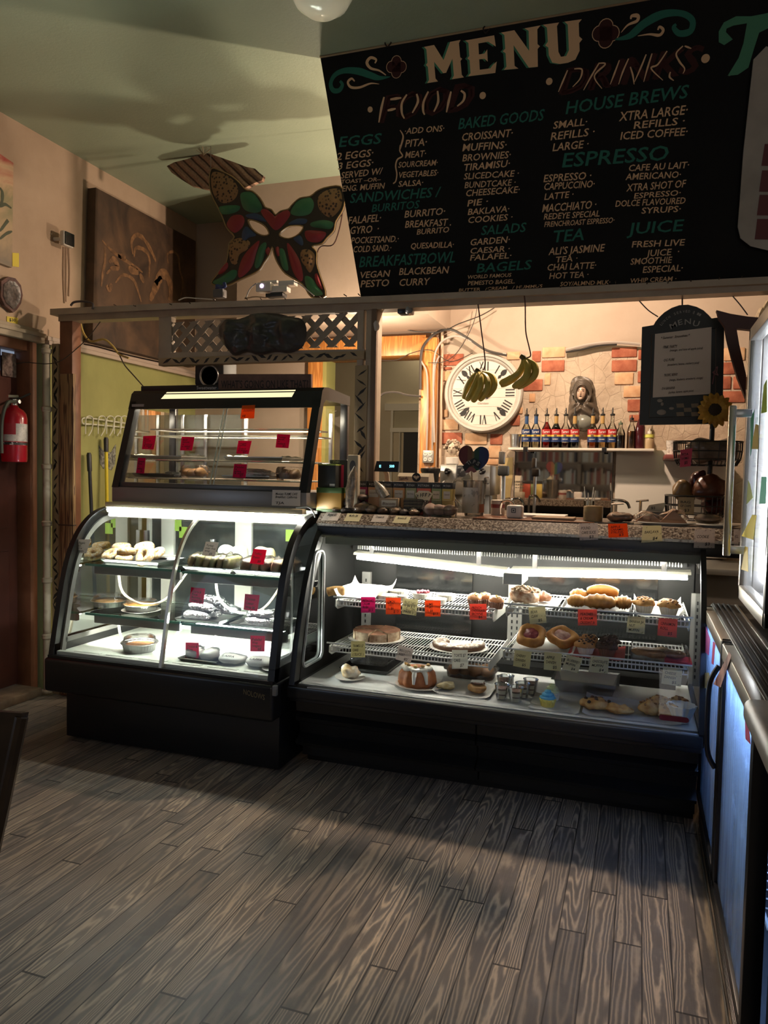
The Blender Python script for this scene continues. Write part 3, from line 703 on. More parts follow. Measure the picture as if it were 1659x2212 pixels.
MB().bbox((-.78,3.63, CZ),(-.2,4.0, CZ + .006), .003).build('counter_mat', mat('brown_laminate', (.17,.07,.04), .25), rc)
p = PY(1212,1600,3.4); b = MB()
b.plate([p, p + V((.035,0,-.002)), p + V((.11,0,-.012)), p + V((.1,0,-.03)), p + V((.075,0,-.055)), p + V((.065,0,-.02)), p + V((.03,0,-.012)), p + V((.005,0,-.018))], th=.002, n=(0,-1,0)); b.build('peeled_sticker', mat('scraped_grey', (.1,.11,.11), .5), rc)
A = PY(1424,1544,3.285); B = PY(1488,1560,3.285); C_ = (A + B) / 2
b = MB(); hw, hh = (B.x - A.x) / 2,.011; b.plate([(C_.x + sx * hw * 0 + (hw - hh) * sx + hh * math.cos(t), 3.279 + .0, C_.z + hh * math.sin(t)) for sx, t in [(1, math.radians(-90 + 18 * i)) for i in range(11)] + [(-1, math.radians(90 + 18 * i)) for i in range(11)]], th=.004, n=(0,-1,0)); b.build('red_oval_sticker', mat('dark_red_sticker', (.16,.006,.01), .4), rc)
for x0, x1 in ((-1.45,-.7),(-.62,.15)): MB().tube([(x0,3.655,1.146),(x1,3.655,1.146)], .009,8).build('canopy_tube', TUBEC, rc)
# ------------------------------------------------------------------ heated snack cabinet on the curved case
hc = thing('heated_snack_cabinet', 'black heated glass snack cabinet with lit yellow strip, standing on the curved case', 'food warmer', (-2.28,3.9,1.305))
HX0, HX1 = -2.905,-1.665; FB, FT, BK = (3.6,1.395),(3.785,1.962), 4.19
def fr(z): t = (z - FB[1]) / (FT[1] - FB[1]); return FB[0] + (FT[0] - FB[0]) * t
b = MB(); b.bbox((HX0,3.6,1.305),(HX1, BK, 1.392), .004); b.build('base', mat('grey_base_panel', (.26,.245,.24), .35,.3), hc)
b = MB(); b.bbox((HX0 + .03,3.612,1.392),(HX1 - .03,3.66,1.42), .004); b.build('front_sill', mat('dark_sill', (.1,.095,.09), .35,.4), hc)
def sidepoly(b, x0, x1, pts):
    n = len(pts); vs = [(x0,) + p for p in pts] + [(x1,) + p for p in pts]
    b.add(vs, [tuple(range(n)), tuple(range(n, 2*n))[::-1]] + [(i, (i+1) % n, n + (i+1) % n, n + i) for i in range(n)])
for x0, x1 in ((HX0, HX0 + .045),(HX1 - .045, HX1)):
    b = MB(); sidepoly(b, x0, x1, [(fr(1.39), 1.39),(fr(1.39) + .05,1.39),(fr(1.9) + .05,1.9),(fr(1.9), 1.9)]); b.build('front_post', BLKS, hc)
    MB().bbox((x0, BK - .035,1.39),(x1, BK, 1.9), .003).build('back_post', BLKS, hc)
    xm = (x0 + x1) / 2; b = MB(); b.add([(xm, fr(1.4) + .03,1.4),(xm, BK - .03,1.4),(xm, BK - .03,1.86),(xm, fr(1.86) + .03,1.86)], [(0,1,2,3)]); b.build('side_pane', GLS, hc, smooth=0)
b = MB(); sidepoly(b, HX0 - .003, HX1 + .003, [(fr(1.852), 1.852),(fr(1.945), 1.945),(fr(1.962) + .02,1.966),(3.86,1.972),(BK, 1.955),(BK, 1.9),(3.83,1.9),(fr(1.852) + .02,1.852)]); b.build('hood', BLKS, hc, smooth=30)
z0, z1 = 1.912,1.953; A = PY(348,866, fr(z0)); B = PY(634,866, fr(z0))
b = MB(); b.add([(A.x, fr(z0) - .002, z0),(B.x - .01, fr(z0) - .002, z0),(B.x + .006, fr(z1) + .001, z1),(A.x + .03, fr(z1) + .001, z1)], [(0,1,2,3)]); b.build('light_strip', emis('lit_yellow_acrylic', (1.0,.87,.5), HOOD_E), hc, smooth=0)
MB().box(PY(286,882,3.76) + V((0,-.006,0)), PY(312,873,3.76)).build('nameplate', mat('grey_nameplate', (.35,.3,.28), .5), hc)
for x0, x1, d in ((HX0 + .045,-2.245,0),(-2.27, HX1 - .045,.006)):
    b = MB(); b.add([(x0, fr(1.415) + .02 + d, 1.415),(x1, fr(1.415) + .02 + d, 1.415),(x1, fr(1.86) + .02 + d, 1.86),(x0, fr(1.86) + .02 + d, 1.86)], [(0,1,2,3)]); b.build('front_pane', GLS, hc, smooth=0)
    e = x1 if d == 0 else x0; MB().tube([(e, fr(1.415) + .018 + d, 1.415),(e, fr(1.86) + .018 + d, 1.86)], .003,6).build('pane_edge', mat('bright_glass_edge', (.55,.6,.55), .2), hc)
RACK = mat('chromed_rack_wire', (.75,.73,.66), .25,.9)
for z, y0, y1, wires in ((1.735,3.80,4.05,0),(1.7,3.86,4.1,0),(1.555,3.72,4.14,1),(1.448,3.67,4.16,1)):
    b = MB(); x0, x1 = HX0 + .06, HX1 - .06
    if wires:
        for i in range(62): x = x0 + (x1 - x0) * i / 61; b.tube([(x, y0, z),(x, y1, z)], .002,4, caps=False)
        for y in (y0, (y0 + y1) / 2, y1): b.tube([(x0, y, z - .003),(x1, y, z - .003)], .004,6)
    else: b.tube([(x0 + .06, y0, z),(x0 + .06, y1, z),(x1 - .02, y1, z),(x1 - .02, y0, z)], .005,6, closed=True)
    b.build('rack', RACK, hc)
MB().box((HX0 + .1,3.9,1.882),(HX1 - .1,3.93,1.892)).build('heat_lamp', emis('warm_cabinet_lamp', (1.0,.88,.68), HOT_E), hc)
b = MB(); b.box((HX0 + .05, BK - .03,1.40),(-2.38, BK - .02,1.85)); b.build('back_door', glass('smoky_back_glass', (.55,.55,.5), 1.0,.05,.12, (.3,.3,.27)), hc)
for x in (-2.79,-2.62,-2.33,-1.76): MB().bbox((x - .011, BK - .06,1.40),(x + .011, BK - .045,1.85), .002).build('standard', STEEL, hc)
# ------------------------------------------------------------------ under-counter two-door cooler, front on x = .283
FX = .283
cl = thing('under_counter_cooler', 'black two-door glass cooler at right with bluish lit doors', 'refrigerator', (.6,2.8,0))
b = MB(); b.box((FX + .06,2.0,.06),(.95,3.52,.08)); b.box((FX + .06,3.5,.06),(.95,3.54,.9)); b.box((FX + .06,1.98,.06),(.95,2.02,.9)); b.box((.91,1.98,.06),(.95,3.54,.9)); b.build('cabinet', BLK, cl)
b = MB(); b.bbox((FX + .03,1.98,.9),(.98,3.6,.955), .008); b.build('top', mat('black_cooler_top', (.014,.014,.014), .5, spec=.3), cl)
MB().bbox((FX + .125,1.99,.953),(FX + .135,3.58,.96), .002).build('top_trim', mat('silver_trim', (.5,.5,.48), .3,.9), cl)
b = MB()
for i in range(4): b.bbox((FX + .035 + i * .02,1.99,.95),(FX + .045 + i * .02,3.57,.962), .002)
b.build('top_ribs', mat('matte_rib_black', (.012,.012,.012), .65, spec=.2), cl)
b = MB(); b.box((FX + .02,1.99,0),(FX + .08,3.5,.1))
for i in range(5): b.bbox((FX + .008,2.0,.008 + i * .018),(FX + .025,3.48,.018 + i * .018), .002)
b.build('grille', BLKS, cl); MB().tube([(FX - .002,2.0,.01),(FX - .002,3.45,.012)], .003,6).build('grille_trim', mat('silver_trim', (.5,.5,.48), .3,.9), cl)
FROST = NT('frosted_streaky_cooler_glass'); FROST.n.remove(FROST.b)
_t = FROST.new('ShaderNodeBsdfTransparent'); _t.inputs[0].default_value = (.9,.95,1,1); _d = FROST.new('ShaderNodeBsdfTranslucent'); _d.inputs[0].default_value = (.8,.9,1,1)
_df = FROST.new('ShaderNodeBsdfDiffuse'); _df.inputs[0].default_value = (.45,.6,.66,1); _gl = FROST.new('ShaderNodeBsdfGlossy'); _gl.inputs[1].default_value = .08
_s = FROST.ramp(FROST.noise(3.0, FROST.map((1,9,.5)), detail=5), [(.35,.35),(.7,.85)])
_m1 = FROST.new('ShaderNodeMixShader'); FROST.L(_d.outputs[0], _m1.inputs[1]); FROST.L(_df.outputs[0], _m1.inputs[2]); _m1.inputs[0].default_value = .45
_m2 = FROST.new('ShaderNodeMixShader'); FROST.L(_s, _m2.inputs[0]); FROST.L(_t.outputs[0], _m2.inputs[1]); FROST.L(_m1.outputs[0], _m2.inputs[2])
_fr = FROST.new('ShaderNodeFresnel'); _m3 = FROST.new('ShaderNodeMixShader'); FROST.L(FROST.math('MULTIPLY', _fr.outputs[0], .35), _m3.inputs[0]); FROST.L(_m2.outputs[0], _m3.inputs[1]); FROST.L(_gl.outputs[0], _m3.inputs[2]); FROST.L(_m3.outputs[0], FROST.out.inputs[0]); FROST = FROST.m
for y0, y1 in ((2.79,3.55),(2.0,2.76)):
    b = MB(); b.bbox((FX, y0,.1),(FX + .045, y0 + .04,.95), .004); b.bbox((FX, y1 - .04,.1),(FX + .045, y1,.95), .004); b.bbox((FX, y0,.1),(FX + .045, y1,.135), .004); dr_ = b.build('door', BLKS, cl)
    MB().bbox((FX - .002, y0 + .01,.895),(FX + .045, y1 - .01,.95), .004).build('door_top_rail', mat('steel_door_rail', (.45,.42,.36), .35,.8), dr_)
    MB().box((FX + .012, y0 + .03,.12),(FX + .016, y1 - .03,.9)).build('door_pane', FROST, dr_)
MB().tube(spline([(FX - .004,2.80,.86),(FX - .03,2.80,.8),(FX - .034,2.80,.7),(FX - .03,2.80,.56),(FX - .004,2.80,.5)], 5), .009,8).build('handle', BLKS, dr_)
MB().box((FX + .1,2.77,.84),(FX + .13,2.80,.88)).build('divider', BLK, cl)
for y0, y1, z in ((2.05,2.74,.87),(2.84,3.48,.87)): MB().box((FX + .07, y0, z),(FX + .1, y1, z + .015)).build('inner_lamp', emis('cool_blue_lamp', (.3,.5,1.0), COOL_E), cl)
for z in (.38,.62):
    b = MB()
    for i in range(30): y = 2.04 + i * .05; b.tube([(FX + .06, y, z),(.88, y, z)], .003,4, caps=False)
    b.tube([(FX + .06,2.03, z),(FX + .06,3.49, z)], .005,6); b.build('rack', WIRE, cl)
MB().box((.88,2.03,.1),(.9,3.49,.88)).build('back_liner', mat('blue_white_liner', (.45,.6,.8), .5), cl)
# ------------------------------------------------------------------ upright glass-door cooler standing on it
uc = thing('upright_glass_cooler', 'lit upright glass-door cooler with steel bar handle on the black cooler', 'refrigerator', (.7,2.93,.96))
UX, U0, U1 = .385,2.62,3.3
b = MB(); b.box((UX + .05, U0,.99),(1.05, U1,1.06)); b.box((UX + .05, U1 - .03,1.0),(1.05, U1,2.12)); b.box((UX + .05, U0,1.0),(1.05, U0 + .03,2.12)); b.box((1.02, U0,1.0),(1.05, U1,2.12)); b.box((UX + .05, U0,2.08),(1.05, U1,2.14)); b.build('cabinet', mat('grey_cooler_body', (.16,.15,.14), .4), uc)
for y in (U0 + .06, U1 - .06): MB().cyl((UX + .12, y, .9635),(UX + .12, y, .995), .02,12).build('foot', BLK, uc)
b = MB(); b.bbox((UX, U1 - .035,1.03),(UX + .045, U1,2.1), .005); b.bbox((UX, U0,1.03),(UX + .045, U1,1.085), .005); b.bbox((UX, U0,2.05),(UX + .045, U1,2.1), .005); ud = b.build('door', mat('door_silver', (.4,.38,.34), .35,.7), uc)
MB().bbox((UX, U0,1.03),(UX + .05, U0 + .04,2.1), .005).build('door_stile', BLKS, ud)
MB().box((UX + .015, U0 + .04,1.08),(UX + .019, U1 - .03,2.06)).build('door_pane', glass('cooler_door_glass', (.95,.97,1), .35,.03,.22, (.75,.8,.9)), ud)
MB().box((1.0, U0 + .04,1.07),(1.01, U1 - .04,2.07)).build('back_panel', mat('white_liner', (.75,.78,.82), .5), uc)
MB().box((UX + .08, U1 - .06,1.1),(UX + .1, U1 - .04,2.05)).build('inner_lamp', emis('white_cooler_lamp', (.9,.95,1.0), UP_E), uc)
for z in (1.35,1.62,1.86): MB().box((UX + .1, U0 + .04, z),(1.0, U1 - .06, z + .006)).build('glass_shelf', SGL, uc)
hx = .325; T = PX(1583,876, hx); Bt = PX(1568,1200, hx)
b = MB(); b.bbox((hx - .014, T.y - .016, Bt.z),(hx + .014, T.y + .016, T.z), .006); b.build('handle', mat('satin_bar_handle', (.62,.57,.47), .25,.95), ud)
for z in (T.z - .03, Bt.z + .025): MB().bbox((hx, T.y - .014, z - .015),(UX + .01, T.y + .014, z + .015), .003).build('handle_post', STEEL, ud)
# wooden side counter in the near right corner
sc_ = thing('side_counter', 'dark wooden side counter top with rounded edge in the near right corner', 'counter', (.7,1.6,0))
b = MB(); b.bbox((.25,1.1,.925),(1.1,1.955,.985), .02, seg=4); b.build('top', mat('dark_worn_wood', (.06,.045,.032), .5, col2=(.11,.085,.06), nscale=9), sc_)
MB().bbox((.33,1.1,0),(1.1,1.94,.925), .006).build('body', BLK, sc_)
# dark chair at the left edge
ch = thing('dark_chair', 'dark wooden chair back cut off by the left edge', 'chair', (-1.55,1.62,0))
T = PZ(47,1549,.86); dx = V((-.55,-.12,0)).normalized(); up = V((-.06,-.10,-.5))
CH = mat('dark_varnished_chair', (.03,.02,.014), .25, col2=(.05,.032,.02), nscale=8)
b = MB(); b.tube([T, T + V((-.025,-.03,-.20)), T + V((-.05,-.08,-.45)), V((T.x - .04, T.y - .06,.0))], [.016,.017,.018,.015], 8); b.build('back_post', CH, ch)
O = T + dx * .4; b = MB(); b.tube([O, O + V((-.025,-.03,-.20)), O + V((-.05,-.08,-.45)), V((O.x - .04, O.y - .06,.0))], [.016,.017,.018,.015], 8); b.build('back_post', CH, ch)
b = MB(); b.plate([T + V((0,0,.01)), T + dx * .4 + V((0,0,.01)), T + dx * .4 + V((-.035,-.04,-.28)), T + V((-.035,-.04,-.28))], th=.02, n=(-.2,-.97,.1)); b.build('back_panel', CH, ch, smooth=0)
b = MB(); m_ = T + dx * .2 + V((-.05,-.27,-.45)); b.bbox((m_.x - .21, m_.y - .2,.42),(m_.x + .21, m_.y + .2,.45), .01, M=None); b.build('seat', CH, ch)
for sx in (-.19,.19): MB().tube([(m_.x + sx, m_.y - .18,.43),(m_.x + sx, m_.y - .19,0)], .016,8).build('leg', CH, ch)

# ================================================================== MENU BOARD
BO = V((0,3.64,3.632)); BD = V((0,.325,-1.148)).normalized(); BN = V((0, BD.z, -BD.y)).normalized()
if BN.y > 0: BN = -BN
def PB(u, v, lift=0): return PP(u, v, BO + BN * lift, BN)
mb = thing('menu_board', 'huge black painted MENU board leaning forward from the beam up to the ceiling', 'menu board', PB(1100,630))
BOARD = mat('blackboard_paint', (.006,.0055,.005), .7, col2=(.01,.009,.008), nscale=3, spec=.15)
tl, tr_ = PB(692,124), PB(1392,0); tr2 = tl + (tr_ - tl) * 1.85; bl = PB(780,645); br = PB(1800,597); 
b = MB(); b.plate([tl, bl, br, tr2], th=.018, n=BN); mbp = b.build('panel', BOARD, mb, smooth=0)
b = MB(); dz = V((0,-.002,.012)); b.add([], []); q = [tl + dz, tl + V((0,-.012,-.004)), tr2 + V((0,-.012,-.004)), tr2 + dz]; b.plate(q, th=.02, n=(0,-1,0)); b.build('top_batten', mat('tan_batten', (.4,.29,.18), .6), mb, smooth=0)
CRM = mat('cream_sign_paint', (.72,.46,.26), .7, spec=.2); GRN = mat('teal_sign_paint', (.028,.15,.105), .7, spec=.2); MARO = mat('maroon_sign_paint', (.045,.012,.01), .7, spec=.2); DGRN = mat('green_shadow_paint', (.04,.2,.1), .6)
SX, SY, SK = 680,0,.5901
def line(b, txt, x0, y0, x1, y1, h, slant=.18, lift=.001):
    f = lambda x, y: PB(SX + x * SK, SY + y * SK, lift)
    P0, P1, P2 = f(x0, y0), f(x1, y1), f(x0 + slant * h, y0 - h); b.text(txt, P0, P1 - P0, P2 - P0, BN, 0)
CREAMS = '''2 EGGS·|80,588,212,572,32;3 EGGS·|85,622,212,607,30;SERVED W/|95,655,245,637,28;TOAST –OR–|95,673,240,663,17;ENG. MUFFIN|100,702,253,690,25;·ADD ONS·|328,492,472,480,26;PITA·|330,540,408,532,32;MEAT·|330,580,405,573,28;SOURCREAM·|305,615,448,605,25;VEGETABLES·|305,652,450,642,25;SALSA·|305,685,395,678,25;CROISSANT·|537,517,722,500,33;MUFFINS·|540,555,700,543,32;BROWNIES·|540,592,715,578,30;TIRAMISU·|543,627,712,610,30;SLICEDCAKE ·|545,658,745,645,27;BUNDTCAKE ·|548,690,733,678,27;CHEESECAKE·|552,720,748,705,28;PIE ·|558,757,632,748,28;BAKLAVA·|560,788,710,775,27;COOKIES ·|560,818,722,805,27;FALAFEL·|122,822,240,810,32;GYRO  ·|128,858,232,850,32;POCKETSAND.·|133,893,305,885,27;COLD SAND.·|140,925,278,918,27;BURRITO·|328,798,475,785,30;BREAKFAST .|330,835,498,825,30;BURRITO|373,860,490,850,24;QUESADILLA·|350,912,507,905,25;VEGAN|163,1020,272,1012,28;PESTO|167,1053,270,1047,30;BLACKBEAN|308,1008,487,1000,30;CURRY|308,1048,418,1042,30;GARDEN·|568,900,712,888,28;CAESAR ·|568,930,712,920,25;FALAFEL·|568,955,718,945,25;WORLD FAMOUS|558,1022,718,1013,16;PEMESTO BAGEL.|560,1045,732,1037,18;BUTTER   /CREAM   / HUMMUS|527,1068,832,1052,13;SMALL·|872,473,995,458,32;REFILLS ·|863,515,1022,495,34;LARGE ·|870,555,1000,540,34;XTRA LARGE·|1113,445,1362,418,40;REFILLS ·|1167,473,1352,455,32;ICED COFFEE·|1118,513,1362,495,34;ESPRESSO ·|837,668,1010,655,32;CAPPUCCINO·|838,697,1022,685,30;LATTE ·|840,733,945,722,28;MACCHIATO ·|832,778,1028,762,34;REDEYE SPECIAL|838,805,1042,792,26;FRENCHROAST ESPRESSO·|840,832,1095,815,23;CAFE AU LAIT·|1148,628,1368,615,28;AMERICANO·|1137,660,1338,650,28;XTRA SHOT OF|1140,702,1355,685,32;ESPRESSO·|1168,728,1338,715,24;DOLCE FLAVOURED|1100,758,1355,745,27;SYRUPS·|1195,783,1338,775,26;ALI'S JASMINE|855,935,1058,920,32;TEA ·|880,962,960,955,25;CHAI LATTE·|850,992,1028,982,28;HOT TEA ·|858,1022,1000,1015,26;SOY/ALMND MLK·|898,1048,1080,1040,18;FRESH LIVE|1160,907,1352,898,27;JUICE  ·|1213,940,1332,932,28;SMOOTHIE|1155,970,1305,962,27;ESPECIAL·|1200,1000,1345,992,28;WHIP CREAM ·|1153,1037,1322,1028,20'''
GREENS = '''EGGS|88,540,240,525,45;BAKED GOODS|525,475,835,440,48;SANDWICHES /|128,745,455,720,42;BURRITOS|208,778,380,762,34;BREAKFASTBOWL|162,980,512,960,46;SALADS|608,862,770,848,40;BAGELS|592,1000,790,985,40;HOUSE BREWS|918,420,1362,358,56;ESPRESSO|905,615,1290,585,62;TEA|868,890,985,878,52;JUICE|1143,860,1345,845,50'''
def lines(src, nm, m, hs_=.84):
    b = MB()
    for it in src.split(';'):
        t, c = it.rsplit('|', 1); c = [float(x) for x in c.split(',')]; c[4] *= hs_; c[1] -= c[4] * (1 - hs_) * .3; line(b, t, *c)
    return b
bc = lines(CREAMS, 'c', CRM); bg = lines(GREENS, 'g', GRN)
bm_ = MB(); line(bm_, 'FOOD', 232,447,560,398,98,.3,.0008); line(bm_, 'FOOD', 240,450,568,401,98,.3,.0008); line(bm_, 'DRINKS', 893,345,1390,262,95,.3,.0008); line(bm_, 'DRINKS', 901,348,1397,265,95,.3,.0008)
def pbs(o, k, pts, lift=.0015): return [PB(o[0] + x * k, o[1] + y * k, lift) for x, y in pts]
def stroke(b, pts, r):
    """flat painted brush stroke along points, width tapering by the list r (metres)"""
    P = spline(pts, 6); N = len(P); rs = r if isinstance(r, (list, tuple)) else (r,) * 2
    vs = []
    for i, p in enumerate(P):
        t = (P[min(i+1, N-1)] - P[max(i-1,0)]).normalized(); s = t.cross(BN).normalized(); u = i / (N - 1) * (len(rs) - 1); a = int(min(u, len(rs) - 2)); w_ = rs[a] + (rs[a+1] - rs[a]) * (u - a)
        vs += [p + s * w_, p - s * w_]
    b.add(vs, [(2*i, 2*i+1,2*i+3,2*i+2) for i in range(N-1)])
K1 = ((660,0), .2652); K2 = ((1060,0), .3611)
for pts in ([(640,790),(618,880),(597,998)], [(690,810),(780,797)], [(668,900),(735,885)], [(825,770),(785,840),(785,920),(805,965)], [(905,765),(915,830),(870,920)], [(1000,745),(962,830),(958,900),(970,935)], [(1075,740),(1080,830),(1045,910)], [(1185,745),(1165,830),(1148,915)], [(1265,738),(1295,765),(1285,820),(1235,865)]):
    stroke(bc, pbs(*K1, pts),(.004,.0065,.003))
for pts in ([(460,420),(430,490),(405,550)], [(500,412),(545,415),(535,470),(490,520)], [(650,375),(605,450),(555,540)], [(650,378),(685,385),(620,455),(665,530)], [(770,360),(740,440),(715,505)], [(825,350),(790,430),(765,505)], [(835,400),(850,450),(858,505)], [(930,325),(900,400),(860,490)], [(965,320),(940,400),(915,490)], [(1055,305),(1000,385),(960,410),(1030,480)], [(1150,275),(1110,320),(1130,370),(1160,410),(1150,440)], [(1075,430),(1070,460),(1095,482)], [(1160,275),(1200,290)]):
    stroke(bc, pbs(*K2, pts),(.0025,.004,.0015))
for (o, k), x, y, r in ((K1,526,892,.014),(K1,1443,778,.016),(K2,350,487,.0155),(K2,1285,350,.018)):
    c = PB(o[0] + x * k, o[1] + y * k, .0015); a_ = V((1,0,0)); d_ = BN.cross(a_).normalized(); bc.add([c + a_ * r * math.cos(t * PI / 8) + d_ * r * math.sin(t * PI / 8) for t in range(16)], [tuple(range(16))])
for pts in ([(770,1060),(795,1110),(780,1180),(765,1230)],): stroke(bc, pbs(*K1, pts),(.002,.005,.003))
stroke(bc, pbs((680,280), .2532, [(730,130),(725,180),(748,225),(705,255),(690,310),(700,380),(690,440),(668,460)]),(.003,.004,.003))
# flourishes and clovers
for pts, r in (([(690,625),(600,635),(520,610),(430,580),(320,575),(240,610),(205,680),(225,735),(275,735),(300,690),(280,660)], (.001,.014,.017,.012,.01,.012,.01,.006)),): stroke(bg, pbs(*K1, pts), r)
for pts, r in (([(735,237),(830,215),(920,140),(1030,85),(1140,80),(1205,120),(1195,185),(1130,200),(1095,165),(1110,145)], (.001,.016,.018,.012,.012,.014,.01,.005)),): stroke(bg, pbs(*K2, pts), r)
for pts, r in (([(655,612),(600,575),(530,555),(500,510),(530,470),(575,485),(565,515)], (.002,.005,.008,.006,.003)),([(600,685),(530,680),(440,712),(370,710),(345,670),(375,640),(400,662)], (.001,.005,.006,.006,.003))): stroke(bc, pbs(*K1, pts), r)
for pts, r in (([(780,195),(820,150),(875,125),(880,95),(845,95),(838,115)], (.001,.006,.008,.003)),([(880,215),(950,205),(1010,210),(1032,180),(1010,160),(1000,180)], (.001,.006,.006,.003))): stroke(bc, pbs(*K2, pts), r)
for (o, k), cx_, cy_, R_ in ((K1,740,545,55),(K2,688,200,50)):
    for lift, m_b, f in ((.001, bc, 1.12),(.002, bm_, 1.0)):
        for dx, dy in ((-.75,0),(.75,0),(0,-.8),(0,.8),(0,0)):
            c = PB(o[0] + (cx_ + dx * R_) * k, o[1] + (cy_ + dy * R_) * k, lift); r = R_ * k * mpp(3.75) * .72 * f; a_ = V((1,0,0)); d_ = BN.cross(a_).normalized()
            m_b.add([c + (a_ * math.cos(t * PI / 8) + d_ * math.sin(t * PI / 8)) * r for t in range(16)], [tuple(range(16))])
# big slab letters M E N U
def quad_map(p00, p10, p11, p01, lift):
    P = [PB(*p, lift) for p in (p00, p10, p11, p01)]
    return lambda x, y: (P[0] * (1 - x) + P[1] * x) * (1 - y) + (P[3] * (1 - x) + P[2] * x) * y
SLAB = {'M': [[(0,0),(.3,0),(.24,.09),(.24,.55),(.46,.2),(.54,.2),(.74,.55),(.74,.09),(.68,0),(1,0),(.95,.08),(.95,.45),(1,.5),(.95,.55),(.95,.92),(1,1),(.72,1),(.5,.55),(.28,1),(0,1),(.06,.92),(.06,.56),(.01,.5),(.06,.44),(.06,.08)]],
 'E': [[(0,0),(.94,0),(1,.3),(.86,.22),(.78,.14),(.42,.14),(.42,.43),(.6,.42),(.7,.33),(.7,.66),(.6,.56),(.42,.56),(.42,.86),(.74,.86),(.86,.78),(.98,.7),(.94,1),(0,1),(.1,.92),(.1,.56),(.03,.5),(.1,.44),(.1,.08)]],
 'N': [[(0,0),(.4,0),(.3,.08),(.3,.62),(.68,0),(.92,0),(.92,.44),(.98,.5),(.92,.56),(.92,.92),(1,1),(.6,1),(.7,.92),(.7,.42),(.34,1),(0,1),(.08,.92),(.08,.56),(.01,.5),(.08,.44),(.08,.08)]],
 'U': [[(0,1),(.42,1),(.36,.92),(.36,.3),(.42,.17),(.56,.17),(.64,.3),(.64,.92),(.56,1),(1,1),(.92,.92),(.92,.6),(1,.52),(.92,.44),(.92,.25),(.8,.05),(.6,0),(.38,0),(.18,.06),(.1,.25),(.1,.44),(.02,.5),(.1,.58),(.1,.92)]]}
bs = MB()
for L_, (q, kk) in {'M': (((990,677),(1290,630),(1262,325),(965,382)), K1), 'E': (((1322,622),(1560,592),(1552,285),(1300,330)), K1)}.items():
    pts = [(kk[0][0] + x * kk[1], kk[0][1] + y * kk[1]) for x, y in q]
    for b_, lift, off in ((bc, .003, (0,0)),(bs, .0015, (-5,1))):
        f = quad_map(*[(x + off[0], y + off[1]) for x, y in pts], lift)
        for pl in SLAB[L_]: b_.plate([f(x, y) for x, y in pl], th=.0004, n=BN)
for L_, q in {'N': ((78,418),(300,398),(298,152),(62,195)), 'U': ((330,395),(552,362),(545,115),(312,148))}.items():
    pts = [(K2[0][0] + x * K2[1], K2[0][1] + y * K2[1]) for x, y in q]
    for b_, lift, off in ((bc, .003, (0,0)),(bs, .0015, (-5,1))):
        f = quad_map(*[(x + off[0], y + off[1]) for x, y in pts], lift)
        for pl in SLAB[L_]: b_.plate([f(x, y) for x, y in pl], th=.0004, n=BN)
# partly hidden T with its gold outline
Tp = [(1372,250),(1395,262),(1440,235),(1400,195),(1405,165),(1450,145),(1540,135),(1520,260),(1490,350),(1425,455),(1475,440),(1535,400),(1570,280),(1600,190),(1660,160),(1740,140),(1740,60),(1640,90),(1560,105),(1470,105),(1400,140),(1372,190)]
def inset(p, k):
    cx_ = sum(a for a, b in p) / len(p); n = len(p); o = []
    for i in range(n):
        a, c = p[i-1], p[(i+1) % n]; t = V((c[0]-a[0], c[1]-a[1])).normalized(); o.append((p[i][0] - t.y * k * -1, p[i][1] + t.x * k * -1))
    return o
bc.plate(pbs(*K2, Tp, .001), th=.0004, n=BN); bs.plate(pbs(*K2, inset(Tp, -8), .003), th=.0004, n=BN)
bc.build('cream_lettering', CRM, mbp, smooth=0); bg.build('teal_lettering', GRN, mbp, smooth=0); bm_.build('maroon_lettering', MARO, mbp, smooth=0); bs.build('green_lettering', DGRN, mbp, smooth=0)
for u, v in ((840,92),(1052,62)):
    p = PB(u, v, .004); MB().tube(spline([p + V((0,-.002,.02)), p + V((-.015,-.015,-.005)), p + V((0,-.02,-.03)), p + V((.018,-.015,-.01))], 6), .0035,6).build('hook', mat('rusty_nail', (.03,.02,.015), .6,.6), mb)
# white bottle-shaped cutout hung in front
cut = thing('jar_cutout', 'grey white jar-shaped panel with dark red windows at the right end of the menu board', 'sign', PB(1640,540))
oc = [(1655,100),(1628,128),(1620,200),(1606,330),(1598,440),(1594,490),(1600,515),(1622,532),(1660,541),(1720,540),(1760,520),(1775,130)]
b = MB(); b.plate([PB(u, v, .05) for u, v in oc], th=.02, n=BN); b.build('panel', mat('chalky_white_board', (.3,.27,.23), .7, col2=(.4,.36,.31), nscale=5), cut, smooth=0)
b = MB()
for v0, v1 in ((311,358),(368,414),(421,465),(473,517)): b.plate([PB(1652 - (v0 - 311) * .1, v0,.053), PB(1645 - (v0 - 311) * .09, v1,.053), PB(1740, v1 + 2,.053), PB(1740, v0,.053)], th=.002, n=BN)
b.build('red_windows', mat('dark_red_paint', (.1,.012,.012), .6), cut, smooth=0)
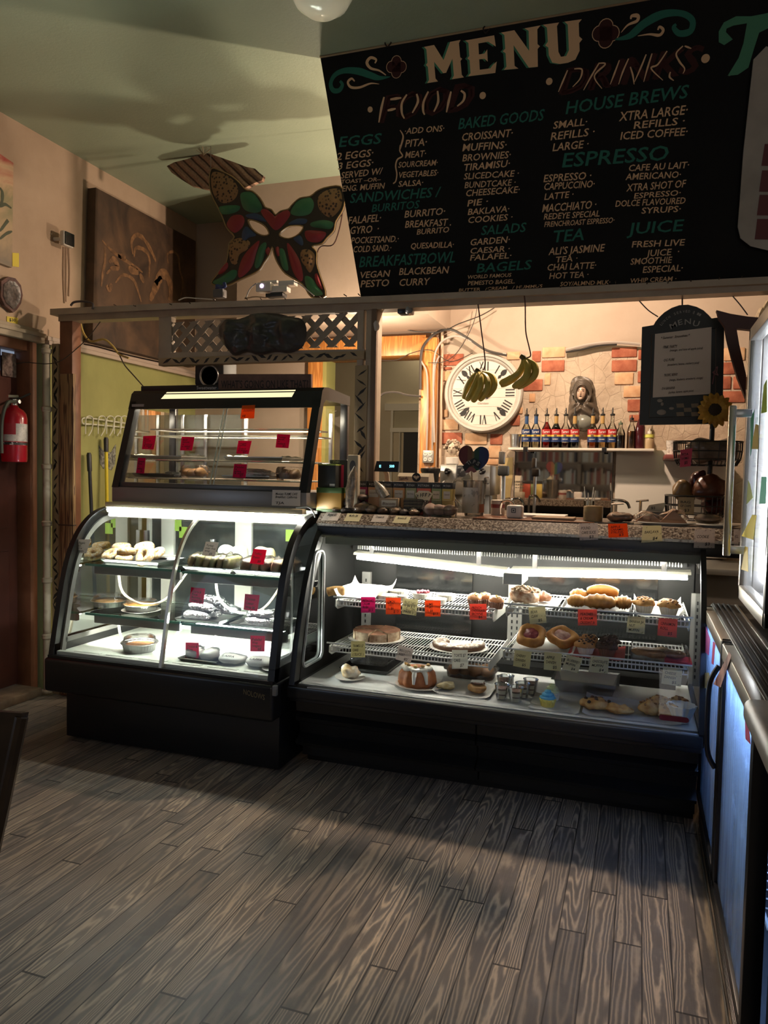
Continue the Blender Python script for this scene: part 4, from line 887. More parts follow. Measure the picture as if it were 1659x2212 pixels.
# ------------------------------------------------------------------ painted butterfly mask
YM = 4.4
mk = thing('butterfly_mask', 'big painted butterfly-shaped mask with eye holes in green, red and leopard spots', 'mask', PY(590,640, YM))
kM = lambda pts, y=YM: [PY(340 + x * .2773,320 + q * .2773, y) for x, q in pts]
OUT = [(420,160),(500,180),(580,220),(640,270),(690,325),(740,335),(800,390),(840,460),(890,480),(920,520),(960,490),(1020,475),(1050,440),(1110,390),(1190,375),(1250,330),(1320,305),(1425,298),(1460,380),(1445,480),(1390,570),(1375,640),(1320,700),(1280,745),(1205,765),(1240,810),(1240,900),(1270,1000),(1310,1150),(1200,1160),(1130,1060),(1000,980),(940,900),(910,830),(893,770),(870,830),(830,890),(790,950),(720,990),(640,1025),(560,1065),(480,1075),(420,1050),(460,990),(530,900),(550,820),(560,740),(600,690),(540,620),(500,520),(465,450),(430,380),(405,280)]
E1 = [(705,560),(770,570),(840,610),(868,670),(810,678),(740,630)]; E2 = [(950,680),(975,640),(1040,605),(1135,610),(1100,670),(1020,705)]
def sm2(p, k=4):
    n = len(p); return [(q.x, q.y) for q in spline([(x, y, 0) for x, y in p[-2:] + p + p[:2]], k)][2*k - 0:][:n * k]
b = MB(); b.plate(kM(sm2(OUT, 3)), [kM(sm2(E1,3)), kM(sm2(E2,3))], th=.02, n=(0,-1,0)); b.build('panel', mat('mask_dark_brown', (.02,.012,.008), .5), mk, smooth=0)
b = MB()
for L_ in (OUT, E1, E2): b.tube(kM(sm2(L_, 3), YM - .002), .0045,5, closed=True)
b.build('gold_edge', mat('dull_gold_edge', (.2,.13,.05), .5), mk)
LEO = NT('leopard_spots'); _v = LEO.vor(46); LEO.base(LEO.ramp(_v, [(.3, (.025,.01,.006)),(.42, (.22,.12,.05))])); LEO.rough(.6); LEO = LEO.m
MG = mat('mask_green', (.015,.09,.045), .45, col2=(.03,.14,.06), nscale=5); MR = mat('mask_red', (.2,.012,.02), .45); MBl = mat('mask_blue', (.018,.04,.1), .5)
def dome(poly, m, nm, hgt=.014):
    p = kM(sm2(poly, 4)); c = sum(p, V((0,0,0))) / len(p); rings = []; K = 5
    vs = []; n = len(p)
    for j in range(K):
        t = j / K; f = 1 - t; lift = hgt * math.sin(t * PI / 2) ** .8
        vs += [c + (q - c) * f + V((0,-.001 - lift, 0)) for q in p]
    vs.append(c + V((0,-.001 - hgt, 0))); fs = [(j*n+i, j*n+(i+1) % n, (j+1)*n+(i+1) % n, (j+1)*n+i) for j in range(K-1) for i in range(n)] + [((K-1)*n+i, (K-1)*n+(i+1) % n, K*n) for i in range(n)]
    return MB().add(vs, fs).build(nm, m, mk, smooth=80)
dome([(430,190),(520,200),(600,260),(630,330),(600,400),(520,430),(450,380),(420,290)], LEO, 'leopard_patch'); dome([(1260,370),(1330,325),(1415,320),(1440,400),(1420,480),(1350,540),(1280,500),(1250,440)], LEO, 'leopard_patch')
dome([(560,740),(640,700),(720,730),(700,790),(640,830),(620,900),(580,900),(560,830)], LEO, 'leopard_patch'); dome([(1120,800),(1180,790),(1225,830),(1225,900),(1190,970),(1150,920),(1120,870)], LEO, 'leopard_patch')
for P_ in ([(655,350),(740,345),(800,420),(815,480),(760,505),(680,480),(650,410)], [(1060,450),(1110,400),(1190,385),(1220,440),(1190,510),(1110,530),(1040,510)], [(480,460),(560,445),(640,450),(630,490),(560,515),(490,510)], [(1200,580),(1290,560),(1370,580),(1350,630),(1270,625),(1200,610)], [(770,830),(810,750),(850,740),(835,830),(800,920),(760,930)], [(950,790),(985,790),(1010,870),(1020,950),(980,940),(955,870)], [(430,1045),(500,1000),(580,950),(620,960),(600,1020),(500,1065)], [(1150,1000),(1200,1010),(1250,1080),(1290,1140),(1210,1145),(1160,1080)]): dome(P_, MG, 'green_patch')
for P_ in ([(540,600),(580,530),(650,520),(680,560),(660,620),(600,660)], [(1150,650),(1220,640),(1310,655),(1300,700),(1250,735),(1170,720)], [(805,490),(850,475),(900,520),(925,560),(960,510),(1010,480),(1035,520),(980,600),(920,640),(860,580)], [(630,960),(660,860),(720,780),(795,720),(770,820),(740,920),(690,980),(640,1010)], [(1010,740),(1060,790),(1110,880),(1135,990),(1120,1040),(1070,990),(1030,880)], [(840,800),(865,770),(880,800),(860,835)], [(920,780),(945,770),(955,830),(935,840)], [(470,980),(510,920),(545,890),(550,930),(510,975)], [(1225,990),(1250,980),(1280,1060),(1285,1100),(1240,1060)]): dome(P_, MR, 'red_patch')
for P_ in ([(660,660),(690,610),(730,640),(770,680),(710,700),(665,740)], [(1060,700),(1110,680),(1135,720),(1130,760),(1085,735)], [(690,520),(780,510),(850,570),(790,565),(710,545)], [(1020,590),(1090,550),(1165,555),(1150,590),(1080,595)]): dome(P_, MBl, 'blue_patch', .008)
MB().tube(spline([PY(340 + x * .2773,320 + y * .2773, YM + .02) for x, y in ((1445,480),(1420,620),(1370,750),(1280,765),(1245,820),(1240,960),(1290,1110))], 8), .004,6).build('dark_cable', mat('dark_brown_cable', (.05,.02,.015), .5), mk)
for u, v in ((455,368),(742,408)):
    T = PY(u, v, YM + .01); MB().tube([T, V((T.x, T.y, 3.64))], .0018,5).build('hanging_cord', mat('dark_cord', (.06,.05,.04), .7), mk)
# slab of weathered shingles hung from the ceiling
YW = 4.5
sh = thing('bark_slab', 'hanging slab of grooved brown bark behind the top left of the mask', 'hanging decoration', PY(465,405, YW))
po = [(72,140),(130,110),(230,85),(340,45),(400,40),(500,75),(600,110),(690,145),(760,160),(790,190),(825,215),(815,250),(760,270),(690,305),(600,330),(500,335),(390,320),(260,290),(180,240),(110,190)]
bk = NT('grooved_bark'); _x = bk.map((1,1,1), rot=(0,-.75,0)); _s = bk.sep(_x); _w = bk.math('MULTIPLY_ADD', bk.math('SINE', bk.math('MULTIPLY_ADD', bk.noise(7), 2.2, bk.math('MULTIPLY', _s[2], 130))), .5,.5)
bk.base(bk.mix(bk.ramp(_w, [(.05,0.0),(.2,1.0)]),(.05,.024,.014), bk.ramp(bk.noise(60, detail=5), [(.3, (.24,.13,.085)),(.7, (.38,.23,.15))]))); bk.rough(.85); bk.bump(_w, .8,.02)
b = MB(); P_ = kM(po, YW)
b.plate(P_, th=.03, n=(0,-1,0)); b.build('slab', bk.m, sh, smooth=0)
T = PY(440,335, YW - .1); MB().tube([T, V((T.x - .01, T.y, 3.64))], .003,5).build('cord', mat('jute_cord', (.3,.23,.14), .8), sh)
b = MB()
for i in range(9): a = random.uniform(-1.4,1.4); b.tube([T, T + V((math.sin(a) * .06,-.01,.02 + abs(math.cos(a)) * .03))], .0015,4)
b.build('frayed_end', mat('jute_cord', (.3,.23,.14), .8), sh)
# ceiling globe
gl = thing('globe_light', 'cream glass globe light of the ceiling fan at the top edge', 'ceiling light', (-1.245,2.74,3.3))
C_ = PZ(695,-28,3.36); b = MB(); b.lathe([(.0,-.105),(.06,-.095),(.1,-.065),(.125,-.02),(.125,.03),(.1,.075),(.06,.1)], C_, 28); b.build('globe', mat('cream_glass_globe', (.7,.66,.5), .15, coat=.5, emit=.12, ecol=(1,.9,.6)), gl, smooth=60)
MB().cyl(C_ + V((0,0,.095)), V((C_.x, C_.y, 3.64)), .03,14).build('stem', mat('brass_stem', (.4,.3,.15), .35,.9), gl)
# ------------------------------------------------------------------ left wall
XW = -3.75
def wq(o, k, pts, x): return [PX(o[0] + a * k, o[1] + c * k, x) for a, c in pts]
pt = thing('large_dark_painting', 'large dark brown canvas with golden brush strokes high on the left wall', 'painting', PX(310,740, XW + .05))
XP = XW + .085; q = [PX(207,405, XP), PX(423,521, XP), PX(421,752, XP), PX(200,745, XP)]
q = [V((XP, min(p.y, 5.66), p.z)) for p in q]; q[3].z = q[2].z = 2.38
MUD = NT('murky_brown_canvas'); _n = MUD.noise(3.2, MUD.map((1,1.2,.8)), detail=6, rough=.6, dist=.8); MUD.base(MUD.ramp(_n, [(.3, (.02,.012,.009)),(.5, (.06,.034,.02)),(.72, (.12,.065,.034))])); MUD.rough(.55); MUD = MUD.m
b = MB(); b.plate(q, th=.07, n=(1,0,0)); b.build('canvas', MUD, pt, smooth=0)
GS = mat('ochre_brush_stroke', (.2,.1,.042), .6, col2=(.09,.045,.02), nscale=25)
kp = ((0,250), .2773); b = MB()
def wstroke(b, pts, r):
    P = spline(pts, 6); N = len(P); vs = []
    for i, p in enumerate(P):
        t = (P[min(i+1, N-1)] - P[max(i-1,0)]).normalized(); s = t.cross(V((1,0,0))).normalized(); w_ = r * (.35 + .65 * math.sin(PI * (i + .5) / N)) * (1 + .35 * noise.noise(p * 30)); vs += [p + s * w_, p - s * w_]
    b.add(vs, [(2*i, 2*i+1,2*i+3,2*i+2) for i in range(N-1)])
for pts, r in (([(795,970),(860,1040),(950,1110),(1060,1180),(1110,1220)], .014),([(1035,1080),(1025,980),(1060,930),(1110,950),(1160,1020),(1205,1110),(1210,1140)], .02),([(1045,1100),(1060,1030),(1130,1050),(1165,1120),(1160,1260)], .016),([(815,1030),(820,1120),(800,1230),(790,1330)], .012),([(850,1140),(890,1120),(915,1180),(860,1190)], .025),([(860,1200),(830,1230)], .01),([(1000,1190),(1080,1220)], .03),([(1310,1150),(1305,1080),(1350,1060),(1390,1100),(1400,1200),(1425,1300),(1405,1420)], .012),([(1200,1350),(1240,1250),(1290,1240),(1330,1330),(1320,1440)], .04),([(1170,1440),(1220,1320),(1260,1260)], .035),([(900,1300),(960,1240),(1040,1280),(1080,1380),(1100,1450)], .014),([(920,1090),(980,1110)], .025),([(830,1320),(850,1350),(870,1310)], .02),([(1090,1230),(1120,1300)], .02)):
    wstroke(b, wq(*kp, pts, XP + .002), r)
b.build('brush_strokes', GS, pt, smooth=0)
p2 = thing('floral_painting', 'red and tan painting cut off by the left edge, high on the wall', 'painting', PX(5,580, XW))
q = [V((XW + .03,3.4, PX(29,348, XW + .03).z + .03)), V((XW + .03, PX(29,348, XW + .03).y, PX(29,352, XW + .03).z)), PX(26,578, XW + .03), V((XW + .03,3.4, PX(26,578, XW + .03).z + .01))]
FLO = NT('red_tan_canvas'); _n = FLO.noise(4, detail=5, dist=1.2); _z = FLO.sep()[2]; _k = FLO.math('ADD', FLO.math('MULTIPLY', _n, .5), FLO.math('MULTIPLY', _z, .62))
FLO.base(FLO.ramp(_k, [(.25, (.2,.16,.12)),(.4, (.42,.3,.18)),(.5, (.25,.22,.12)),(.58, (.5,.33,.2)),(.68, (.32,.03,.03))])); FLO.rough(.5)
b = MB(); b.plate(q, th=.028, n=(1,0,0)); b.build('canvas', FLO.m, p2, smooth=0)
b = MB(); 
for pts in ([(0,560),(20,600),(15,680),(0,700)], [(0,900),(60,820),(60,820)], [(0,960),(50,920),(95,900)], [(0,710),(40,690),(90,720)]): wstroke(b, wq(*kp, pts, XW + .032), .01)
b.build('brush_strokes', mat('dark_green_stroke', (.06,.07,.04), .6), p2, smooth=0)
YEL = mat('yellow_note_paper', (.62,.5,.06), .7)
def wallnote(nm, pts, label, cat, m, txt=None, x=XW + .004):
    q = [PX(u, v, x) for u, v in pts]; b = MB(); b.plate(q, th=.002, n=(1,0,0))
    if txt: b.m(1); b.text(txt, q[3] * .8 + q[1] * .2 + V((0,0,.015)),(q[2] - q[3]) * .6, (q[0] - q[3]) * .35, (1,0,0), .001)
    return tag(b.build(nm, [m, INK], smooth=0), label, cat)
wallnote('price_note', [(27,546),(41,547),(41,577),(27,575)], 'yellow slip on the left wall at the lower corner of the floral painting', 'price note', YEL)
wallnote('price_note', [(15,683),(39,687),(38,704),(15,702)], 'yellow $30 slip on the left wall above the door ledge', 'price note', YEL, '$30')
pm = thing('carved_wall_mask', 'dark pointed oval carved mask hanging on the left wall', 'mask', PX(25,670, XW))
c = PX(25,635, XW + .03); kk = ((0,580), .3028); P_ = wq(*kk, [(10,90),(60,58),(110,70),(150,120),(163,190),(150,250),(120,295),(95,315),(70,290),(35,265),(5,200)], XW + .035)
b = MB(); b.plate(P_, th=.03, n=(1,0,0)); b.build('rim', mat('reddish_carved_rim', (.12,.045,.035), .5, col2=(.05,.02,.02), nscale=30), pm, smooth=0)
b = MB(); cc = sum(P_, V((0,0,0))) / len(P_); n = len(P_); vs = []
for j, (f, l) in enumerate(((.8,0),(.7,-.015),(.45,-.012),(.2,-.004))): vs += [cc + (p - cc) * f + V((.003 + l * .2,0,0)) for p in P_]
b.add(vs + [cc + V((.006,0,0))], [(j*n+i, j*n+(i+1) % n, (j+1)*n+(i+1) % n, (j+1)*n+i) for j in range(3) for i in range(n)] + [(3*n+i, 3*n+(i+1) % n, 4*n) for i in range(n)]); b.build('face', mat('dark_glazed_relief', (.05,.045,.045), .3, col2=(.16,.13,.12), nscale=50, bump=.6), pm)
wc = thing('wall_camera', 'small white cube security camera with black face on the left wall', 'camera', PX(148,530, XW))
c = PX(147,517, XW + .09); b = MB(); b.bbox((c.x - .03, c.y - .048, c.z - .048),(c.x + .012, c.y + .048, c.z + .048), .012, seg=3); b.build('body', mat('white_camera_shell', (.6,.56,.5), .4), wc)
M_ = Matrix.Translation(c + V((.0,0,0))); b = MB(); b.bbox((c.x + .008, c.y - .042, c.z - .042),(c.x + .018, c.y + .042, c.z + .042), .01, seg=3); b.build('black_face', mat('black_gloss_face', (.01,.012,.012), .15), wc)
MB().cyl(V((XW, c.y - .03, c.z)), c, .012,10).build('mount', mat('white_camera_shell', (.6,.56,.5), .4), wc)
for i, (a, e) in enumerate((((139,533),(140,655)),((144,533),(143,652)),((149,533),(149,640)))):
    A, B_ = PX(*a, XW + .01), PX(*e, XW + .008); tag(MB().tube(spline([A, lerp(A, B_, .5) + V((0,.008 * (i - 1), 0)), B_], 6), .004,6).build('cable', mat('tan_cable', (.4,.28,.2), .6)), ['left', 'middle', 'right'][i] + ' of three tan cables hanging under the wall camera', 'cable')
# fire extinguisher on the dark door
fe = thing('fire_extinguisher', 'red fire extinguisher hanging on the dark door at the left edge', 'fire extinguisher', PX(32,1000, XW + .02))
B_ = PX(31,999, XW + .02); T_ = PX(31,880, XW + .02); h = T_.z - B_.z; r = .076
b = MB(); b.lathe([(.03,0),(r * .95,.004),(r, .02),(r, h - .07),(r * .93, h - .04),(r * .7, h - .015),(.028, h),(.024, h + .012)], B_, 24); b.build('cylinder', mat('fire_red', (.42,.006,.02), .28, coat=.4), fe, smooth=50)
b = MB()
def cylpatch(b, z0, z1, a0, a1, R):
    b.grid(lambda s, t: B_ + V((R * math.cos(math.radians(a0 + (a1 - a0) * s)), R * math.sin(math.radians(a0 + (a1 - a0) * s)), z0 + (z1 - z0) * t)), 12,1)
cylpatch(b, h * .38, h * .7,-95,40, r + .001); b.build('label', mat('white_instruction_label', (.6,.56,.54), .5, col2=(.35,.33,.33), nscale=70, lo=.5, hi=.7), fe)
b = MB(); cylpatch(b, h * .5, h * .7,-95,-38, r + .0016); b.build('red_label_panel', mat('label_red', (.4,.03,.04), .5), fe)
b = MB(); cylpatch(b, h * .315, h * .365,-100,40, r + .001); b.build('inspection_band', mat('black_band', (.03,.03,.03), .5, col2=(.5,.5,.5), nscale=25, lo=.5, hi=.52), fe)
VT = B_ + V((0,0, h + .01)); b = MB(); b.cyl(VT, VT + V((0,0,.04)), .02,12); b.cyl(VT + V((0,0,.025)), VT + V((.045,0,.025)), .012,10); b.build('valve', STEEL, fe)
b = MB(); b.tube([VT + V((0,-.02,.035)), VT + V((.02,.03,.05)), VT + V((.03,.1,.085))], .007,6); b.build('handle', BLK, fe); MB().tube([VT + V((0,-.05,.055)), VT + V((.01,.02,.06))], .009,6).build('lever', mat('pale_lever', (.5,.5,.42), .35,.6), fe)
MB().tube(spline([VT + V((.03,-.02,.02)), VT + V((.04,-.09,.01)), VT + V((.03,-.12,-.08)), VT + V((.0,-.1,-.2)), VT + V((0,-.098,-.3))], 6), .011,8).build('hose', mat('grey_green_hose', (.08,.09,.07), .5), fe)
# wire rack, broom handles and cat face on the green wall
XG = XW; wr_ = thing('wire_hook_rack', 'white wire hook rack on the green wall', 'rack', PX(225,945, XG))
k3 = ((0,580), .3028); WW = mat('white_rack_wire', (.55,.55,.46), .4)
b = MB(); b.tube(wq(*k3, [(590,1070),(630,1065),(900,1105)], XG + .03), .005,6); b.tube(wq(*k3, [(590,1105),(640,1110),(900,1135)], XG + .03), .005,6); b.tube(spline(wq(*k3, [(630,1062),(590,1070),(585,1095),(600,1110),(640,1112)], XG + .03), 4), .005,6); b.build('rails', WW, wr_)
for x in (610,700,760,815,860):
    MB().tube(spline(wq(*k3, [(x, 1180),(x + 2,1080),(x + 15,1055),(x + 40,1055),(x + 55,1080),(x + 45,1150),(x + 20,1195)], XG + .04), 5), .004,6).build('hook', WW, wr_)
def broom(nm, u0, v0, u1, v1, vm, m, label):
    T_ = PX(u0, v0, XG + .05); Bm = PX(u1, v1, XG + .07); D = (Bm - T_); Fl = T_ + D * ((.012 - T_.z) / D.z); o = thing(nm, label, 'broom', Fl)
    mid = T_ + D * ((vm - v0) / (v1 - v0)); MB().tube([T_ - D.normalized() * -.0, T_ + D.normalized() * .015, mid], [.012,.0175,.0165], 12).build('grip', mat('black_grip', (.012,.012,.015), .5), o); MB().tube([mid, Fl], .0125,12).build('stick', m, o)
broom('broom_handle', 192,978,197,1093,1018, mat('black_stick', (.012,.013,.02), .35), 'black broom handle leaning against the green wall, left of the yellow one'); broom('broom_handle', 229,945,231,1088,976, mat('yellow_stick', (.62,.5,.03), .35), 'yellow broom handle with black grip leaning on the green wall')
cf = MB(); cf.plate(wq(*k3, [(705,1260),(730,1290),(760,1310),(795,1310),(815,1270),(828,1255),(825,1340),(820,1400),(795,1440),(770,1425),(740,1430),(715,1390)], XG + .004), th=.003, n=(1,0,0)); tag(cf.build('cat_face_cutout', mat('grey_tabby_print', (.06,.065,.06), .6, col2=(.25,.26,.23), nscale=45, lo=.4, hi=.6), smooth=0), 'grey cat face cutout on the green wall behind the yellow broom handle', 'decoration')
# ------------------------------------------------------------------ on and under the beam
bl_ = thing('relief_plaque', 'dark crumpled relief plaque with faces hung over the lattice', 'plaque', PY(565,770, YS - .03))
k4 = ((100,600), .434); po = [(865,235),(900,210),(960,205),(1030,180),(1090,175),(1160,180),(1220,195),(1270,205),(1295,250),(1290,310),(1270,350),(1210,375),(1140,370),(1060,385),(1000,370),(940,388),(905,360),(870,310),(860,270)]
PQ = [PY(100 + x * .434,600 + y * .434, YS - .025) for x, y in sm2(po, 3)]; cc = sum(PQ, V((0,0,0))) / len(PQ); n = len(PQ); vs = []; J = 12
for j in range(J + 1):
    f = 1 - j / J * .96; t = j / J
    for p in PQ:
        q = cc + (p - cc) * f; dp = .02 + .025 * min(1, t * 3) + .02 * noise.noise(q * 16) + .012 * noise.noise(q * 40); 
        for fx in (-.16,.0,.16): g = (q - cc - V((fx * 1.15,0,0))); dp += .045 * math.exp(-((g.x / .045) ** 2 + (g.z / .07) ** 2))
        vs.append(q + V((0,-dp if j else -.0,0)))
b = MB(); b.add(vs, [(j*n+i, j*n+(i+1) % n, (j+1)*n+(i+1) % n, (j+1)*n+i) for j in range(J) for i in range(n)] + [tuple(J * n + i for i in range(n)), tuple(range(n))[::-1]]); b.build('relief', mat('dark_bronze_leather', (.03,.028,.027), .32, col2=(.055,.05,.047), nscale=14, bump=.5, bscale=45), bl_, smooth=60)
def sign_on(nm, label, cat, pts, y, d, m, txt, mt, bx=(.03,.2,.97,.62)):
    q = [PY(u, v, y) for u, v in pts]; b = MB(); b.plate(q, th=d, n=(0,-1,0)); b.m(1); o = q[3]; u = q[2] - q[3]; v = q[0] - q[3]
    b.text(txt, o + u * bx[0] + v * bx[1], u * (bx[2] - bx[0]), v * (bx[3] - bx[1]),(0,-1,0), .0012); return tag(b.build(nm, [m, mt], smooth=0), label, cat)
sign_on('wooden_sign', "brown wooden sign reading WHAT'S GOING ON LIKE THAT? on top of the snack cabinet", 'sign', [(472,808),(672,808),(672,847),(472,847)], 3.92,.02, mat('brown_sign_board', (.12,.06,.042), .6, col2=(.17,.085,.06), nscale=18), "WHAT'S GOING ON LIKE THAT?", mat('dark_sign_lettering', (.015,.009,.008), .6),(.03,.22,.97,.64))
tb = thing('black_rack_case', 'flat black case with silver lettering on top of the snack cabinet', 'case', PY(400,845,4.0)); A = PY(315,846,4.0); B_ = PY(500,832,4.0)
HT = 1.968
b = MB(); b.bbox((A.x, 3.95, HT),(B_.x + .1,4.17, max(B_.z, HT + .035)), .004); b.build('body', BLKS, tb); p = PY(425,841,3.948); u = PY(468,841,3.948) - p; MB().text('Sweetwater', p, u, V((0,0,.02)),(0,-1,0)).build('lettering', mat('silver_lettering', (.5,.5,.5), .4,.3), tb)
spk = thing('small_speaker', 'small black speaker with a silver ring on the black case', 'speaker', PY(450,832,4.08)); A = PY(432,834,4.06); B_ = PY(494,800,4.06)
zt = max(A.z, HT + .04); b = MB(); b.bbox((A.x, 4.0, zt),(B_.x, 4.16, zt + .17), .01); b.build('cabinet', mat('matte_black', (.02,.02,.02), .6), spk)
c = PY(452,812,3.998); b = MB(); b.lathe([(.055,0),(.06,-.006),(.066,-.006),(.068,0)], c, 28, M=Matrix.Rotation(-PI / 2,4, 'X')); b.build('ring', mat('silver_ring', (.5,.48,.45), .3,.9), spk)
ap = thing('power_adapters', 'cluster of white plug-in adapters with a lit indicator on the beam', 'power adapter', PY(597,640,3.93)); WP = mat('white_adapter_plastic', (.62,.57,.52), .35)
def bx2(x0, y0, x1, y1, y, d): A = PY(340 + x0 * .2773,320 + y1 * .2773, y); B_ = PY(340 + x1 * .2773,320 + y0 * .2773, y); return ((A.x, y, A.z),(B_.x, y + d, B_.z))
for q, y in (((765,1040,880,1118), 3.90),((800,1025,930,1065), 3.94),((870,1065,1010,1125), 3.92),((940,1025,1065,1072), 3.93)): MB().bbox(*bx2(*q, y, .05), .004).build('adapter', WP, ap)
MB().bbox(*bx2(840,1122,975,1160,3.92,.06), .004).build('power_strip', mat('black_strip', (.02,.02,.02), .5), ap)
c = PY(340 + 812 * .2773,320 + 1072 * .2773,3.897); MB().blob(c, (.012,.003,.012), n=12, m=6).build('indicator', emis('violet_indicator', (.75,.6,1.0), 3.0), ap)
bz = thing('blue_figurine', 'tiny dark blue figurine on the beam left of the adapters', 'figurine', PY(470,640,3.93)); c = PY(340 + 490 * .2773,320 + 1110 * .2773,3.93)
zb = PY(340 + 490 * .2773,320 + 1170 * .2773,3.93).z; b = MB(); b.bbox((c.x - .035,3.9, zb),(c.x + .035,3.95, c.z + .005), .008); b.build('plinth', mat('grey_plinth', (.1,.09,.09), .6), bz); b = MB(); b.blob(c + V((0,0,.018)),(.035,.016,.016), .015,60,14,8); b.blob(c + V((.03,0,.03)),(.014,.01,.018), .008,80,10,6); b.build('body', mat('cobalt_glaze', (.015,.03,.13), .3), bz)
cb_ = [('white', [(165,1185),(220,1165),(300,1170),(450,1180)], 'looped white cable lying on the beam left of the blue figurine', (.55,.5,.45)),('white', [(690,1165),(720,1100),(760,1060),(775,1055)], 'thin white cable arching from the beam to the adapters', (.5,.45,.4)),('white', [(1065,1040),(1110,1060),(1160,1100),(1220,1150)], 'thin grey cable running right from the adapters along the mask', (.4,.38,.36)),('tan', [(680,1172),(760,1158),(850,1165)], 'short tan cable lying on the beam beside the adapters', (.4,.25,.14))]
for nm, pts, lab, c in cb_: tag(MB().tube(spline([PY(340 + x * .2773,320 + y * .2773,3.895) for x, y in pts], 6), .0035,6).build('cable', mat('cable_' + lab[:12].replace(' ', '_'), c, .5)), lab, 'cable')
k7 = ((0,580), .3028)
for pts, lab, c, r in (([(505,265),(530,240),(600,235),(660,250),(660,290)], 'dark coiled cable on the left end of the beam', (.06,.05,.05), .007),([(570,385),(600,470),(650,520),(740,505),(800,550),(850,610),(920,640)], 'yellow extension cord drooping under the beam at left', (.5,.36,.1), .007),([(850,610),(890,690),(960,770),(1030,850)], 'thin dark wire hanging from the trim to the snack cabinet', (.06,.045,.03), .004),([(600,540),(700,560),(880,610),(1100,660),(1250,690)], 'dark cable sagging along the green wall trim', (.05,.04,.035), .005),([(80,690),(180,670),(330,680),(440,655),(560,560),(640,480),(715,380)], 'thin dark wire strung across the door top and the left post', (.03,.025,.02), .003)):
    y_ = 3.86 if 'beam' in lab and 'coiled' in lab else (3.85 if 'strung' in lab else 4.05)
    tag(MB().tube(spline([PY(k7[0][0] + x * k7[1], k7[0][1] + y * k7[1], y_) for x, y in pts], 6), r, 6).build('cable', mat('cable_' + lab[:14].replace(' ', '_'), c, .55)), lab, 'cable')

# ================================================================== SERVICE AREA AND COUNTER GOODS
kF = lambda x, y: (660 + x * .205,960 + y * .205)
kG = lambda x, y: (960 + x * .1808,930 + y * .1808)
kS = lambda x, y: (1200 + x * .2767,600 + y * .2767)
k5 = lambda x, y: (780 + x * .3014,600 + y * .3014)
kH = lambda x, y: (1380 + x * .16817,650 + y * .16817)
kI = lambda x, y: (1400 + x * .1561,900 + y * .1561)
FRONT = Matrix.Rotation(PI / 2,4, 'X')        # local z -> -y (towards the viewer), local y -> z
# back counter and fittings against the brick wall
bkc = thing('back_counter', 'long steel-topped counter under the mirror along the brick wall', 'counter', (-.3,5.45,0))
MB().bbox((-1.5,5.15,.9),(1.6, YB - .001,.94), .006).build('top', mat('dull_steel_top', (.4,.39,.37), .4,.8), bkc)
MB().bbox((-1.48,5.2,0),(1.58, YB - .001,.9), .006).build('body', mat('grey_cabinet_body', (.12,.11,.1), .5), bkc)
# clock
ck = thing('wall_clock', 'round distressed white wall clock with black Roman numerals on the brick wall', 'clock', PY(1044,936, YB - .05))
YC = YB - .035; c = PY(1044.5,849, YC - .02); R = .301; TF = Matrix.Translation(c) @ FRONT
RIM = mat('distressed_white_rim', (.5,.46,.41), .5, col2=(.36,.32,.28), nscale=12, lo=.5, hi=.8)
b = MB(); b.lathe([(R * .84,-.01),(R * .84,.012),(R * .87,.02),(R * .9,.018),(R * .915,.034),(R * .965,.038),(R, .024),(R, -.03)], (0,0,0), 72, M=TF, cap=False); b.build('rim', RIM, ck)
b = MB(); b.lathe([(.0001,0),(R * .86,0)], (0,0,0), 72, M=TF, cap=False); dial = b.build('dial', mat('cream_clock_face', (.62,.56,.5), .6), ck)
b = MB()
for i in range(-4,4):
    z = i * .069 + .035; w_ = math.sqrt(max(0, (R * .84) ** 2 - z * z)); b.box((-w_, z - .0008,.001),(w_, z + .0008,.0016), M=TF)
b.build('plank_lines', mat('dial_line', (.45,.33,.27), .7), dial, smooth=0)
b = MB(); NUM = ['XII', 'I', 'II', 'III', 'IIII', 'V', 'VI', 'VII', 'VIII', 'IX', 'X', 'XI']
for i, s_ in enumerate(NUM):
    a = PI / 2 - i * PI / 6; rad = V((math.cos(a), math.sin(a), 0)); tan = V((math.sin(a), -math.cos(a), 0)); x = 0; items = []
    for ch_ in s_:
        w_ = {'I': .022, 'V': .036, 'X': .036}[ch_]; items.append((ch_, x, w_)); x += w_
    for ch_, x0, w_ in items:
        m0 = x0 + w_ / 2 - x / 2; r0, r1 = R * .56, R * .79
        def bar(a0, r_0, a1, r_1, wd):
            P0 = rad * r_0 + tan * a0; P1 = rad * r_1 + tan * a1; d = (P1 - P0).normalized(); n_ = V((-d.y, d.x, 0)) * wd; q = [P0 - n_, P0 + n_, P1 + n_, P1 - n_]
            b.add([TF @ (p + V((0,0,.002))) for p in q], [(0,1,2,3)])
        if ch_ == 'I': bar(m0, r0, m0, r1,.0045)
        if ch_ == 'V': bar(m0, r0, m0 - .014, r1,.0045); bar(m0, r0, m0 + .014, r1,.002)
        if ch_ == 'X': bar(m0 - .014, r0, m0 + .014, r1,.0045); bar(m0 + .014, r0, m0 - .014, r1,.002)
b.build('numerals', mat('clock_black', (.012,.01,.01), .6), dial, smooth=0)
for a in (45,135,225,315):
    b = MB(); t = math.radians(a); d = V((math.cos(t), math.sin(t), 0)); n_ = V((-d.y, d.x, 0))
    b.add([TF @ (d * (R * r_) + n_ * w_ + V((0,0,.003))) for r_, w_ in ((.5,0),(.56,.012),(.62,.006),(.65,.016),(.72,.02),(.78,.012),(.82,0),(.78,-.012),(.72,-.02),(.65,-.016),(.62,-.006),(.56,-.012))], [tuple(range(12))]); b.build('fleur_ornament', mat('clock_black', (.012,.01,.01), .6), dial, smooth=0)
